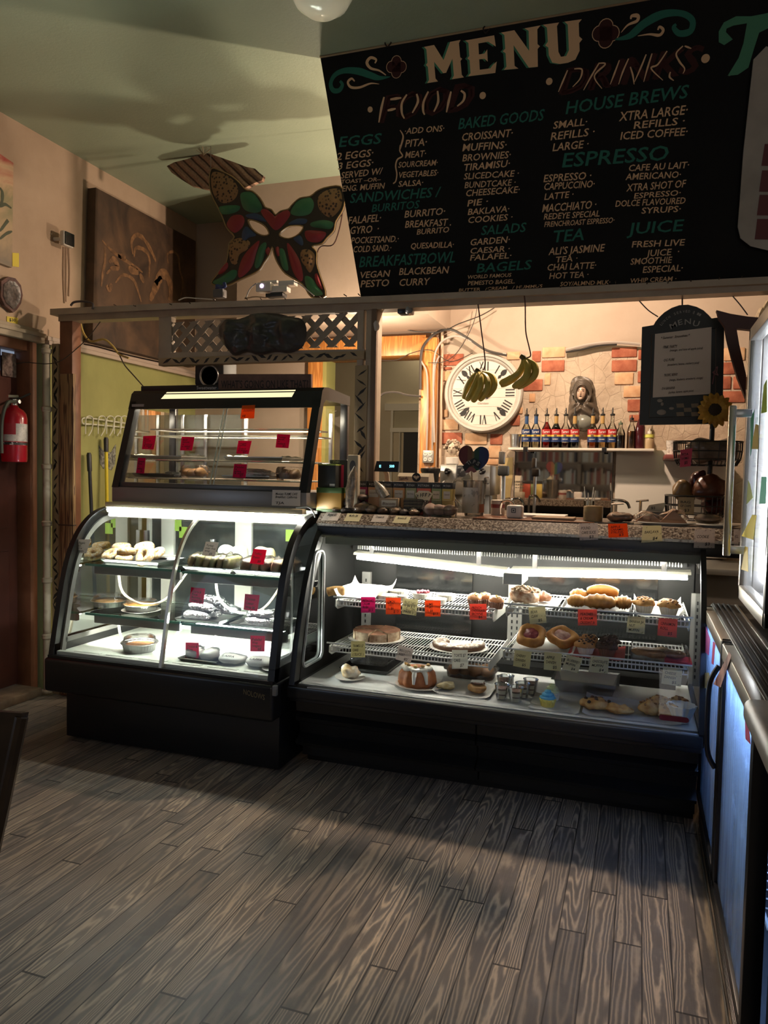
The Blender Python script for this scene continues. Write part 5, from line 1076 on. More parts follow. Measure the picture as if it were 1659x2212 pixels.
MB().lathe([(.013,0),(.013,.012),(.006,.014)], TF @ V((0.028,-.032,0)), 14, M=FRONT).build('hub', mat('clock_black', (.012,.01,.01), .6), dial)
b = MB(); p = TF @ V((-.045,-.085,.003)); b.text('Chambers', p, V((.085,0,0)), V((.003,0,.016)),(0,-1,0), .0005); b.build('script', mat('faded_script', (.3,.24,.2), .7), dial, smooth=0)
# bananas hung from the beam
BAN = mat('green_yellow_banana', (.6,.43,.07), .5, col2=(.45,.36,.07), nscale=10)
def bunch(nm, label, stem, bans, ys, hook):
    S_ = PY(*k5(*stem), ys); o = thing(nm, label, 'bananas', S_ + V((0,0,-.12)))
    for i, (pts, r) in enumerate(bans):
        P = [PY(*k5(*p), ys + dy) for p, dy in pts]; P = spline([S_ + V((0,0,-.004))] + P, 7); n = len(P)
        rs = [r * (.32 + .68 * min(1, (j / n) / .28)) * (1 if j / n < .82 else max(.3,1 - ((j / n - .82) / .18) ** 2 * .75)) for j in range(n)]
        MB().tube(P, rs, 7).build('banana', BAN, o, smooth=50)
    MB().tube([S_ + V((-.012,0,.008)), S_, S_ + V((.01,0,-.012))], [.012,.015,.016], 8).build('crown', mat('banana_crown', (.11,.085,.02), .7), o)
    H = PY(*k5(*hook[0]), ys); MB().tube(spline([PY(*k5(*q), ys) for q in hook], 6), .0035,6).build('hanging_cord', mat('dark_red_cord', (.07,.025,.02), .6), o)
bunch('banana_bunch', 'bunch of bananas hanging in front of the clock face', (838,668), [
    ([((800,720), 0),((760,790), -.01),((738,868), 0)], .016),([((835,720), -.03),((800,800), -.05),((760,880), -.03)], .017),([((858,725), -.05),((850,800), -.07),((800,888), -.05)], .018),
    ([((895,720), -.03),((905,790), -.05),((850,880), -.03)], .018),([((930,710), .0),((950,780), -.01),((895,850), 0)], .019),([((815,715), .04),((785,800), .05),((745,872), .04)], .016)], 3.88, [(838,190),(865,400),(886,560),(888,625),(876,662)])
bunch('banana_bunch', 'bunch of bananas hanging to the right of the clock centre, higher than the other', (1160,570), [
    ([((1155,640), 0),((1105,705), -.02),((995,758), 0)], .0175),([((1150,660), .03),((1090,730), .03),((1000,775), .02)], .015),([((1195,640), -.02),((1175,720), -.04),((1090,785), -.02)], .019),([((1238,630), .0),((1235,710), -.02),((1120,788), 0)], .019)], 3.88, [(1165,100),(1176,190),(1180,380),(1205,500),(1214,560),(1180,575)])
# bottle shelf
YSH = 5.6; zS = PY(1250,968.5, YSH).z
bs_ = thing('bottle_shelf', 'white glass shelf with black clips carrying the syrup bottles', 'shelf', (-.45,5.65, zS)); A = PY(1098,970, YSH - .06); B_ = PY(1413,970, YSH - .06)
MB().bbox((A.x, YSH - .07, zS - .018),(B_.x, YB - .001, zS), .003).build('board', mat('white_glass_board', (.75,.68,.6), .2), bs_)
for u in (1135,1305): p = PY(u, 972, YSH - .07); MB().bbox((p.x - .016, YSH - .078, zS - .03),(p.x + .016, YSH - .04, zS + .006), .003).build('clip', BLKS, bs_)
BOTG = glass('bottle_glass', (.93,.95,.93), 1.6,.02)
def bottle(loc, label, liquid, fill, lab, neck, nm_txt, scale=1.0):
    o = thing('syrup_bottle', label, 'bottle', loc, None); h = .243 * scale; r = .0345
    prof = [(r * .9,0),(r, .006),(r, h * .52),(r * .96, h * .58),(r * .55, h * .7),(r * .36, h * .76),(r * .34, h * .95),(r * .4, h * .97),(r * .4, h)]
    MB().lathe(prof, loc, 20).build('glass_body', BOTG, o)
    fp = [(max(r_ - .002,.002), z + .002) for r_, z in prof if z < h * fill]; fp.append((interp([(b_, a_) for a_, b_ in [(q[1], q[0]) for q in prof]], h * fill) - .002, h * fill)); fp.append((.0001, h * fill))
    MB().lathe(fp, loc, 18).build('liquid', liquid, o)
    z0, z1 = h * .18, h * .56; L = V(loc); bands = ((z0, z0 + (z1 - z0) * .42, NAVY),(z0 + (z1 - z0) * .42, z0 + (z1 - z0) * .56, YELL),(z0 + (z1 - z0) * .56, z1, lab))
    b = MB()
    for i, (a0, a1, m_) in enumerate(bands):
        b.m(i); b.grid(lambda s, t: L + V(((r + .0008) * math.sin(-1.9 + 3.8 * s), -(r + .0008) * math.cos(-1.9 + 3.8 * s), a0 + (a1 - a0) * t)), 18,1)
    b.m(3)
    def wrap(txt, zc, w, hh, sl):
        vs, fs, _ = glyphs(txt); b.add([L + V(((r + .0016) * math.sin((x - .5) * w / r), -(r + .0016) * math.cos((x - .5) * w / r), zc + y * hh + x * sl)) for x, y in vs], fs)
    wrap('Torani', z0 + (z1 - z0) * .68,.054,.019,.004); wrap(nm_txt, z0 + (z1 - z0) * .18,.04,.007,0)
    b.m(4); b.blob(L + V((0,-r - .001, z0 + (z1 - z0) * .5)),(.011,.001,.011), n=10, m=5)
    b.build('paper_label', [NAVY, YELL, lab, mat('label_white', (.75,.72,.68), .5), mat('label_bronze', (.14,.09,.04), .5)], o, smooth=30)
    if neck: MB().lathe([(r * .42, h * .72),(r * .4, h * .96)], loc, 14).build('neck_sleeve', neck, o)
    b = MB(); b.lathe([(r * .45, h * .96),(r * .5, h * .985),(r * .5, h * 1.01),(.008, h * 1.03),(.005, h * 1.04),(.0045, h * 1.16),(.003, h * 1.2)], loc, 10); po_ = b.build('pourer', mat('black_pourer', (.02,.02,.02), .4), o)
    MB().tube(spline([L + V((-.004,0, h * 1.03)), L + V((-.012,0, h * 1.08)), L + V((-.006,0, h * 1.13)), L + V((0,0, h * 1.15))], 4), .0015,5).build('pourer_wire', CHROME, po_)
NAVY = mat('label_navy', (.015,.035,.12), .45); YELL = mat('label_yellow', (.72,.5,.08), .45); LRED = mat('label_scarlet', (.42,.02,.02), .45)
BLUEN = mat('blue_neck_sleeve', (.02,.06,.16), .4); GOLDN = mat('gold_neck_sleeve', (.42,.25,.08), .4)
def liq(n, c): return glass('liquid_' + n, c, .5,.02)
for u, lab_t, lq, fl, lb, nk, tx in ((1136, 'leftmost syrup bottle, navy label and blue neck, beside the steel cup', liq('clear', (.85,.82,.7)), .7, NAVY, BLUEN, 'ALMOND'),(1156.5, 'second syrup bottle from the left, navy label and blue neck', liq('clear', (.85,.82,.7)), .45, NAVY, BLUEN, 'VANILLA'),(1179.5, 'syrup bottle full of bright red strawberry syrup with black pourer', liq('red', (.55,.01,.03)), .78, LRED, None, 'STRAWBERRY'),(1200, 'dark red raspberry syrup bottle with gold neck beside the bright red one', liq('dark_red', (.12,.005,.01)), .74, LRED, GOLDN, 'RASPBERRY'),(1220.5, 'nearly empty pomegranate syrup bottle left of the veiled face', liq('garnet', (.2,.02,.03)), .16, LRED, None, 'POMEGRANATE'),(1240, 'lavender syrup bottle with gold neck in front of the veiled face', liq('violet', (.04,.02,.05)), .2, LRED, GOLDN, 'LAVENDER'),(1279, 'hazelnut syrup bottle with gold neck, first right of the veiled face', liq('amber', (.5,.22,.06)), .2, LRED, GOLDN, 'HAZELNUT'),(1300, 'caramel syrup bottle with gold neck, second right of the veiled face', liq('pale', (.75,.6,.4)), .2, LRED, GOLDN, 'CARAMEL'),(1321, 'syrup bottle with bare glass neck at the right end of the red labelled row', liq('pale', (.75,.6,.4)), .25, LRED, None, 'VANILLA')):
    bottle((PY(u, 965, YSH).x, YSH, zS + .0005), lab_t, lq, fl, lb, nk, tx)
for o in [q for q in bpy.data.objects if q.name.startswith('syrup_bottle')]: o['group'] = 'syrup bottles on the shelf'
def at_sh(u): return V((PY(u, 965, YSH).x, YSH, zS + .0005))
cup = at_sh(1113); tag(MB().lathe([(.03,0),(.036,.004),(.043,.1),(.041,.1),(.034,.008),(.0001,.006)], cup, 24).build('steel_cup', STEEL), 'brushed steel cup at the left end of the bottle shelf', 'cup')
def jar(nm, label, cat, u, h, r, m, lid=None, lh=.02, m2=None, fill=1, shoulder=.0):
    L = at_sh(u); o = thing(nm, label, cat, L); MB().lathe([(r * .95,0),(r, .005),(r, h * .62),(r * .8, h * .75),(r * .42, h * .88),(r * .4, h)], L, 18).build('body', m, o)
    if m2: MB().lathe([(r * .9,.004),(r * .92, h * fill),(.0001, h * fill)], L, 16).build('liquid', m2, o)
    if lid: MB().lathe([(r * .46, h),(r * .46, h + lh),(r * .15, h + lh),(r * .1, h + lh * 2)], L, 12).build('cap', lid, o)
jar('oil_bottle', 'clear squat bottle half full of dark syrup right of the syrup row', 'bottle', 1339,.17,.034, BOTG, mat('green_cap', (.1,.13,.08), .5), .014, mat('treacle', (.03,.008,.012), .3), .55)
jar('amber_bottle', 'amber sauce bottle with black pourer right of the dark oil bottle', 'bottle', 1363,.2,.03, BOTG, BLKS, .018, mat('amber_sauce', (.22,.075,.02), .3), .62)
jar('wine_bottle', 'dark red bottle behind the lower left corner of the lunch menu', 'bottle', 1382,.24,.032, mat('dark_red_glass', (.05,.008,.012), .12), mat('red_foil', (.14,.01,.015), .4), .03)
jar('squeeze_bottle', 'squeeze bottle with white cap and yellow band at the right end of the shelf', 'bottle', 1402,.105,.032, mat('cloudy_tan_plastic', (.4,.28,.16), .4), mat('white_squeeze_cap', (.75,.7,.65), .4), .02)
p = at_sh(1402); tag_b = MB(); tag_b.lathe([(.0325,.078),(.0325,.1)], p, 18); tag_b.build('yellow_band', mat('yellow_band', (.6,.6,.12), .5), bpy.data.objects['squeeze_bottle'])
# veiled face sculpture on the wall
vf = thing('veiled_face_sculpture', 'grey brown sculpture of a veiled woman on the wall behind the bottles', 'sculpture', PY(1258,930, YB))
vo = [(180,768),(235,775),(280,800),(305,850),(315,930),(335,1030),(345,1080),(320,1140),(270,1185),(210,1205),(150,1180),(110,1130),(95,1070),(105,980),(110,890),(115,830),(140,785)]
PQ = [PY(*kS(x, y), YB - .004) for x, y in sm2(vo, 3)]; cc = sum(PQ, V((0,0,0))) / len(PQ); n = len(PQ); vs = []; J = 14
fc = PY(*kS(205,905), YB)
for j in range(J + 1):
    f = 1 - j / J * .97
    for p in PQ:
        q = cc + (p - cc) * f; g = q - fc; dp = .085 * (1 - f ** 2.6); e = math.sqrt((g.x / .045) ** 2 + (g.z / .065) ** 2)
        dp -= .03 * math.exp(-((e - 1.15) / .3) ** 2); dp += .012 * math.sin(g.z * 95 + abs(g.x) * 60) * (1 if e > 1.4 else 0)
        vs.append(q + V((0,-dp, 0)))
b = MB(); b.add(vs, [(j*n+i, j*n+(i+1) % n, (j+1)*n+(i+1) % n, (j+1)*n+i) for j in range(J) for i in range(n)] + [tuple(J*n+i for i in range(n))]); b.build('veil', mat('bronze_brown_veil', (.055,.04,.028), .42, col2=(.14,.11,.085), nscale=9), vf, smooth=70)
F0 = fc + V((0,-.085,0)); b = MB(); b.blob(F0, (.036,.03,.055), .0, n=20, m=14); b.blob(F0 + V((0,-.028,-.006)),(.006,.014,.017), n=8, m=6); b.blob(F0 + V((0,-.02,-.045)),(.016,.012,.012), n=10, m=6); vfo = b.build('face', mat('pale_face_glaze', (.5,.34,.25), .35), vf, smooth=70)
b = MB()
for s_ in (-1,1): b.blob(F0 + V((s_ * .015,-.026,.008)),(.009,.004,.003), n=8, m=5); b.tube([F0 + V((s_ * .006,-.029,.018)), F0 + V((s_ * .015,-.029,.021)), F0 + V((s_ * .024,-.024,.017))], .0014,4)
b.blob(F0 + V((0,-.029,-.031)),(.009,.004,.0038), n=8, m=5); b.build('painted_features', mat('dark_features', (.03,.012,.012), .4), vfo)
b = MB(); b.blob(PY(*kS(215,1130), YB - .05),(.07,.055,.06), n=16, m=10, flat=1); b.build('chest', mat('grey_green_glaze', (.2,.2,.17), .3), vf, smooth=70)
b = MB()
for k_ in range(4): b.tube(spline([PY(*kS(130 + k_ * 8,880 + k_ * 20), YB - .09), PY(*kS(170,810 + k_ * 14), YB - .115), PY(*kS(230,800 + k_ * 12), YB - .115), PY(*kS(275,840 + k_ * 22), YB - .09), PY(*kS(270 - k_ * 4,930 + k_ * 10), YB - .08)], 5), .009,6)
b.build('drape_folds', mat('bronze_brown_veil', (.055,.04,.028), .42), vf, smooth=70)
# mirror, white panel, ledge with the paper cup
A = PY(1109,1118, YB - .02); B_ = PY(1325,975, YB - .02); mr = thing('wall_mirror', 'dark wide mirror under the bottle shelf reflecting the shop', 'mirror', (A.x, YB, A.z))
MB().box((A.x, YB - .02,.96),(B_.x, YB - .001, B_.z)).build('glass', mat('mirror_silver', (.62,.6,.57), .03,1.0), mr); b = MB(); b.tube([(A.x, YB - .02,.96),(A.x, YB - .02, B_.z),(B_.x, YB - .02, B_.z),(B_.x, YB - .02,.96)], .004,5); b.build('edge', mat('dark_mirror_edge', (.1,.1,.1), .4), mr)
A = PY(1326,1118, YB - .03); B_ = PY(1580,974, YB - .03); pn = MB(); pn.bbox((A.x, YB - .03,.95),(B_.x, YB - .001, B_.z), .004); tag(pn.build('splash_panel', mat('pale_splash_panel', (.62,.58,.52), .4)), 'plain pale splash panel on the wall right of the mirror', 'wall panel')
A = PY(1436,982,5.3); tag(MB().bbox((A.x, 5.22, A.z - .03),(A.x + .4, YB - .031, A.z), .004).build('red_ledge', mat('red_brown_ledge', (.2,.05,.045), .5)), 'small red brown ledge holding the paper cup', 'shelf')
p = V((A.x + .045,5.3, A.z + .0005)); tag(MB().lathe([(.032,0),(.04,.09),(.041,.092),(.037,.09),(.03,.004),(.0001,.004)], p, 20).build('paper_cup', mat('printed_paper_cup', (.7,.64,.58), .6, col2=(.3,.24,.2), nscale=60, lo=.5, hi=.7)), 'printed white paper cup on the red ledge', 'cup')
# espresso machine with the face planter
em = thing('espresso_machine', 'steel espresso machine behind the tip jug', 'coffee machine', (-1.18,5.35,.94)); A = PY(950,1003,5.2); B_ = PY(1060,1003,5.2)
b = MB(); b.bbox((A.x, 5.2,1.36),(B_.x, 5.6, A.z), .01); b.bbox((A.x + .02,5.3,.96),(B_.x - .02,5.6,1.36), .006); b.bbox((A.x, 5.16,.94),(B_.x, 5.6,.97), .006); b.build('body', mat('espresso_steel', (.5,.47,.42), .3,.85), em)
for u in (967,1042):
    c = PY(u, 1018,5.195); b = MB(); b.lathe([(.022,0),(.022,.012),(.012,.016)], c, 14, M=FRONT)
    for i in range(3): a = i * 2.09; b.blob(c + V((.014 * math.cos(a), -.012,.014 * math.sin(a))),(.012,.008,.012), n=8, m=6)
    b.build('steam_knob', BLKS, em)
MB().bbox(PY(987,1030,5.195), PY(1012,1006,5.195) + V((0,.01,0)), .002).build('button_panel', mat('dark_button_panel', (.03,.03,.035), .4, col2=(.2,.2,.2), nscale=60, lo=.55, hi=.6), em)
MB().bbox(PY(984,1035,5.16), PY(987,1003,5.16) + V((0,.03,0)), .002).build('bright_trim', STEEL, em)
c = PY(965,1034,5.12); MB().tube(spline([c + V((-.03,.05,-.02)), c + V((-.03,-.02,-.05)), c + V((.02,-.03,-.05)), c + V((.03,.05,-.02))], 5), .006,6).build('steam_wand', CHROME, em)
pl = thing('face_planter', 'cream planter shaped as a curly haired face on the espresso machine', 'planter', PY(977,1000,5.32))
zt = A.z + .0005; c = PY(977,1000,5.3); c.z = zt; b = MB(); b.lathe([(.038,0),(.046,.005),(.048,.05),(.045,.052),(.04,.045),(.0001,.04)], c, 22); b.build('pot', mat('white_glazed_pot', (.75,.7,.64), .25), pl)
hd = c + V((0,0,.115)); b = MB(); b.blob(hd, (.036,.034,.055), n=18, m=12); b.blob(hd + V((0,-.032,-.008)),(.006,.012,.014), n=8, m=6); hdo = b.build('head', mat('aged_cream_plaster', (.55,.44,.33), .5), pl, smooth=70)
b = MB()
for i in range(46):
    a = random.uniform(.15, PI - .15) if i % 3 else random.uniform(-.2, PI + .2); rr_ = random.uniform(.038,.056); q = hd + V((rr_ * math.cos(a), random.uniform(-.025,.02), rr_ * 1.2 * math.sin(a) - .004 + (-.05 if i % 7 == 0 else 0))); b.blob(q, (.013,.012,.013), .004,90,8,6, seed=i)
b.build('curls', mat('aged_cream_curls', (.5,.38,.27), .55, col2=(.2,.14,.1), nscale=40), hdo, smooth=70)
b = MB()
for s_ in (-1,1): b.blob(hd + V((s_ * .014,-.031,.008)),(.008,.004,.003), n=8, m=5)
b.blob(hd + V((0,-.032,-.03)),(.009,.004,.0035), n=8, m=5); b.build('painted_features', mat('brown_features', (.1,.04,.03), .5), hdo)
cg = thing('coffee_grinder', 'black coffee grinder beside the timber post', 'grinder', PY(930,1016,5.08)); p = PY(930,1018,5.08); b = MB(); b.lathe([(.05,.0),(.06,.0),(.06,1.14),(.05,1.18)], (p.x, 5.08,0), 18); b.build('body', BLKS, cg); b = MB(); b.lathe([(.035,1.18),(.06, p.z - .02),(.07, p.z),(.07, p.z + .02),(.03, p.z + .03)], (p.x, 5.08,0), 20); b.build('hopper', mat('smoked_hopper', (.02,.02,.02), .12), cg)
# conduits, outlet box and the black camera
for i, (u0, v0, u1, v1, r, lab) in enumerate(((946,661,940,1030,.011, 'left of two pale conduits running down the wall beside the clock'),(957,661,950,1030,.012, 'right of two pale conduits running down the wall beside the clock'))):
    tag(MB().tube([PY(u0, v0, YB - .03), PY(u1, v1, YB - .03)], r, 10).build('conduit', mat('tan_painted_conduit', (.55,.42,.3), .5)), lab, 'conduit')
ob = thing('outlet_box', 'grey metal box with four power outlets on the timber post', 'outlet', PY(925,1000, YB - .1)); A = PY(913,1000, YB - .1); B_ = PY(937,973, YB - .1); MB().bbox((A.x, YB - .11, A.z),(B_.x, YB - .081, B_.z), .006).build('box', mat('galvanised_box', (.45,.43,.4), .4,.6), ob)
for i in range(4): q = V((A.x + (B_.x - A.x) * (.28 + .44 * (i % 2)), YB - .112, A.z + (B_.z - A.z) * (.28 + .44 * (i // 2)))); b = MB(); b.lathe([(.015,0),(.015,.004),(.0001,.004)], q, 14, M=FRONT); b.m(1); [b.box(q + V((dx - .0015,-.0055,-.004)), q + V((dx + .0015,-.004,.006))) for dx in (-.005,.005)]; b.build('socket', [mat('ivory_socket', (.7,.66,.6), .4), BLK], ob)
kc = thing('beam_camera', 'small black camera under the beam near the lattice post', 'camera', PY(878,680,3.93)); b = MB(); p = PY(878,672,3.95); b.bbox(p + V((-.045,-.03,-.018)), p + V((.035,.04,.03)), .008); b.build('body', BLKS, kc); b = MB(); q = p + V((.02,-.03,-.005)); b.lathe([(.02,0),(.02,.02),(.014,.022)], q, 16, M=FRONT @ Matrix.Rotation(.5,4, 'Y')); b.build('lens', mat('grey_lens', (.3,.3,.3), .2,.4), kc)
CAB = lambda c: mat('cable_%d' % int(c * 1000),(c, c * .85, c * .75), .5)
for pts, r, c, lab in (([(118,240),(190,300),(340,375),(560,388),(700,330),(860,270),(995,190)], .004,.03, 'thin dark wire sagging from the lattice post across the wall above the clock'),([(425,800),(430,560),(460,470),(540,395),(640,370),(760,430),(900,520),(1045,555)], .011,.05, 'thick dark cable bundle arching over the clock'),([(525,1180),(520,650),(560,480),(660,420),(760,440),(900,520),(1040,548)], .008,.45, 'white cable arching over the clock beside the dark bundle'),([(470,1235),(478,900),(470,680),(430,590),(440,500),(540,390)], .007,.4, 'white cable running down the timber post to the outlet box'),([(510,1235),(512,1000),(520,800),(530,640),(560,560)], .007,.35, 'grey cable beside the white one on the timber post'),([(105,885),(160,830),(250,820),(330,840),(430,850)], .009,.06, 'dark cable loops across the doorway at mid height'),([(110,590),(250,590),(360,540),(500,520),(640,600),(800,540)], .003,.03, 'thin dark wire below the timber lintel'),([(835,195),(800,340),(700,520),(600,600),(480,610)], .003,.05, 'twisted thin wire dropping left from the beam over the clock')):
    yy = YB - .1 if 'beam' not in lab and 'sagging' not in lab else YB - .12
    tag(MB().tube(spline([PY(*k5(*q), yy) for q in pts], 7), r, 6).build('cable', CAB(c)), lab, 'cable')
for pts, r, c, lab in (([(80,565),(250,525),(420,505),(560,510),(660,520)], .012,.35, 'pale cable bundle lying along the top of the bricks left of the lunch menu'),([(80,580),(200,560),(330,530),(480,518)], .009,.03, 'dark cable lying under the pale bundle on the brick top'),([(640,165),(720,250),(800,305)], .003,.03, 'thin dark wire from the beam to the arch of the lunch menu'),([(1380,140),(1440,210),(1500,290)], .003,.06, 'thin wire slanting down right of the lunch menu')):
    tag(MB().tube(spline([PY(*kS(*q), YB - .06 if 'brick' in lab or 'bundle' in lab else 3.98) for q in pts], 6), r, 6).build('cable', CAB(c)), lab, 'cable')
p = PY(*k5(110,345), 3.89); tag(MB().blob(p, (.016,.02,.028), .006,60,10,8).build('wax_lump', mat('pale_putty', (.55,.5,.47), .6)), 'pale putty lump on the edge of the lattice post', 'lump')
# bookcase at the far side of the shop (seen in the mirror)
bcs = thing('bookcase', 'tall brown bookcase of old books at the far end of the shop', 'bookcase', (-1.1,-2.6,0)); BW = mat('bookcase_brown', (.4,.28,.19), .6)
b = MB(); b.box((-2.3,-2.95,0),(-2.24,-2.6,2.3)); b.box((.1,-2.95,0),(.16,-2.6,2.3)); b.box((-2.3,-2.98,0),(.16,-2.94,2.3))
for z in (.1,.5,.95,1.35,1.75,2.25): b.box((-2.3,-2.95, z),(.16,-2.6, z + .03))
b.box((-1.1,-2.95,0),(-1.04,-2.6,2.3)); b.build('case', BW, bcs, smooth=0)
b = MB(); random.seed(3)
for z in (.53,.98,1.38,1.78):
    x = -2.22
    while x < .06:
        w_ = random.uniform(.02,.05); h = random.uniform(.2,.3)
        if not (-1.13 < x + w_ and x < -1.03): b.m(random.randrange(4)); b.box((x, -2.85, z),(x + w_ - .003,-2.66 + random.uniform(0,.03), z + h))
        x += w_
bk_o = b.build('books', [mat('book_tan', (.6,.45,.3), .7), mat('book_dark', (.12,.11,.12), .7), mat('book_red', (.45,.14,.1), .7), mat('book_cream', (.75,.68,.58), .7)], bcs, smooth=0); bk_o['kind'] = 'stuff'

# ------------------------------------------------------------------ counter top: till, tea, jug, pastries
def onC(u, v): return PZ(u, v, CZ)
def pbox(nm, x0, x1, y, d, z0, z1, m, par=None, bev=.003): return MB().bbox((x0, y, z0),(x1, y + d, z1), bev).build(nm, m, par)
# cash register, seen from behind, with its customer display
YR = 4.0; A = PY(*kF(970,390), YR); B_ = PY(*kF(1335,305), YR); rg = thing('cash_register', 'beige cash register behind the row of tea boxes', 'cash register', (-1.0,4.05, CZ))
BEI = mat('till_beige', (.5,.43,.33), .45)
b = MB(); zt = B_.z; sd = [(YR, CZ + .06),(YR, zt - .02),(YR + .02, zt),(YR + .1, zt),(YR + .17, CZ + .09),(YR + .18, CZ + .06)]; n = len(sd); x0, x1 = A.x, B_.x - .02; vs = [(x0,) + p for p in sd] + [(x1,) + p for p in sd]
b.add(vs, [tuple(range(n)), tuple(range(n, 2*n))[::-1]] + [(i, (i+1) % n, n + (i+1) % n, n + i) for i in range(n)]); b.build('body', BEI, rg, smooth=0)
pbox('drawer', A.x - .03, B_.x + .01, YR, .18, CZ + .0005, CZ + .06, BEI, rg)
b = MB()
for i in range(9):
    for j in range(3): x = x0 + .03 + i * .022; b.box((x, YR + .125 + j * .012, CZ + .16 - j * .03),(x + .015, YR + .14 + j * .012, CZ + .17 - j * .03))
b.build('keys', mat('dark_till_keys', (.1,.09,.08), .5), rg, smooth=0)
p = PY(*kF(985,378), YR - .001); u = PY(*kF(1082,374), YR - .001) - p; b = MB(); b.text('Sam4s', p, u, V((0,0,.019)),(0,-1,0), .001); b.build('lettering', mat('dark_violet_print', (.06,.03,.05), .5), rg, smooth=0)
c = PY(*kF(1168,347), YR - .002); b = MB(); b.lathe([(.0001,.001),(.025,.001)], c, 24, M=FRONT, cap=False); b.m(1)
b.add([c + V((dx, -.002, dz)) for dx, dz in ((-.019,.006),(-.006,.01),(0,.004),(.006,.01),(.019,.006),(.012,-.004),(.006,-.006),(0,-.014),(-.006,-.006),(-.012,-.004))], [tuple(range(10))]); b.build('round_badge', [BLK, mat('badge_cream', (.5,.45,.36), .5)], rg, smooth=0)
q = [PY(*kF(*t), 3.862) for t in ((748,176),(985,180),(975,292),(720,285))]; b = MB(); b.plate(q, th=.024, n=(0,-1,0)); cdp = b.build('customer_display', BLKS, rg, smooth=0)
b = MB(); TQ = emis('cyan_digits', (.25,.85,1.0), 2.0)
for tx, x0_, x1_ in (('E', 778,796),('500', 885,935)): p = PY(*kF(x0_, 243), 3.86); b.text(tx, p, PY(*kF(x1_, 243), 3.86) - p, V((0,0,.014)),(0,-1,0), .001)
b.build('digits', TQ, cdp, smooth=0)
p = PY(*kF(850,290), YR - .05); MB().tube([(p.x, YR + .01, CZ + .06),(p.x, YR - .04, p.z - .01),(p.x, 3.885, p.z + .03)], .014,12).build('display_pole', BEI, rg)
# row of tea boxes
YT = 3.815; TEA = [(525,655, 'crimson', (.3,.02,.08), 'leftmost tea box in the row, crimson panel, beside the till display'),(660,790, 'peach', (.55,.3,.16), 'peach paneled tea box, second from the left in the row, behind the raised straw bag'),(795,920, 'sand', (.5,.36,.2), 'sand coloured tea box, third in the row, right of the straw bag'),(925,1050, 'orange', (.62,.3,.12), 'orange paneled lemon ginger tea box below the till badge'),(1055,1172, 'olive', (.36,.34,.18), 'olive paneled earl grey tea box in the middle of the row'),(1175,1325, 'red', (.5,.1,.06), 'red paneled chai tea box behind the card fan'),(1330,1440, 'green', (.25,.3,.14), 'green paneled mint tea box, second from the right end of the row'),(1442,1550, 'yellow', (.6,.45,.12), 'yellow paneled chamomile tea box at the right end of the row by the jug')]
TN = ['Pomegranate', 'Licorice', 'Peach', 'Lemon Ginger', 'Earl Grey', 'Chai', 'Moroccan Mint', 'Chamomile']
for i, (x0_, x1_, cn, c, lab) in enumerate(TEA):
    A = PY(*kF(x0_, 385 + (x0_ - 525) * .02), YT); B_ = PY(*kF(x1_, 400), YT); zt = A.z; o = thing('tea_box', lab, 'tea box', ((A.x + B_.x) / 2, YT + .03, CZ), 'row of tea boxes on the counter')
    tc = pbox('carton', A.x, B_.x - .002, YT, .07, CZ + .0005, zt, mat('tea_carton_' + cn, c, .55), o, .002); pbox('black_header', A.x - .0006, B_.x - .0014, YT - .0008,.071, zt - .032, zt + .0004, mat('tea_black', (.02,.019,.019), .45), o, .001)
    b = MB(); zz = zt - .022; sx = A.x + .006; b.add([(sx + dx, YT - .0015, zz + .006 + dz) for dx, dz in ((-.0,0),(.0045,.0055),(.009,0),(.0045,-.0055))], [(0,1,2,3)]); b.text('STASH', (sx + .012, YT - .001, zz), V((B_.x - A.x - .03,0,0)), V((0,0,.011)),(0,-1,0), .0008); b.build('lettering', mat('tea_grey_print', (.42,.4,.37), .5), o, smooth=0)
    b = MB(); b.box((A.x + .008, YT - .0012, zt - .085),(B_.x - .012, YT, zt - .045)); b.m(1); b.text(TN[i], (A.x + .012, YT - .001, zt - .066), V((B_.x - A.x - .028,0,0)), V((0,0,.008)),(0,-1,0), .0008); b.build('name_panel', [mat('tea_cream_panel', (.58,.52,.44), .55), mat('tea_print', (.12,.08,.06), .6)], tc, smooth=0)
# yellow carton with packages on top
A = onC(*kF(112,752)); YX = 3.72; A = PY(*kF(112,752), YX); B_ = PY(*kF(380,460), YX); yb_ = thing('yellow_carton', 'yellow and green display carton beside the snack cabinet', 'box', ((A.x + B_.x) / 2, YX + .08, CZ))
zt = B_.z; pbox('carton', A.x, B_.x, YX, .2, CZ + .0005, zt, mat('carton_yellow', (.26,.135,.015), .5), yb_); pbox('green_band', A.x - .0006, B_.x + .0006, YX - .0008,.201, zt - .028, zt + .0005, mat('carton_green', (.04,.09,.016), .5), yb_, .001); pbox('lower_band', A.x - .0006, B_.x + .0006, YX - .0008,.201, CZ + .001, CZ + .018, mat('carton_green', (.04,.09,.016), .5), yb_, .001)
zc = zt + .001
def stack(nm, lab, x0_, x1_, ytop, m, y, d, extra=None):
    A = PY(*kF(x0_, ytop), y); B_ = PY(*kF(x1_, ytop), y); o = thing(nm, lab, 'box', ((A.x + B_.x) / 2, y + d / 2, zc)); pbox('carton', A.x, B_.x, y, d, zc, A.z, m, o, .002)
    return o, A, B_
o, A, B_ = stack('black_tea_carton', 'black carton with lime edge on the yellow carton, next to the snack cabinet', 132,318,205, mat('carton_black', (.022,.024,.022), .5), YX + .012,.08); pbox('lime_edge', A.x - .0005, B_.x + .0005, YX + .0115,.081, A.z - .008, A.z + .0005, mat('lime_edge', (.3,.38,.08), .5), o, .001); pbox('barcode', A.x + .07, A.x + .1, YX + .011,.002, zc + .006, zc + .02, mat('pale_barcode', (.5,.48,.44), .6), o, .0005)
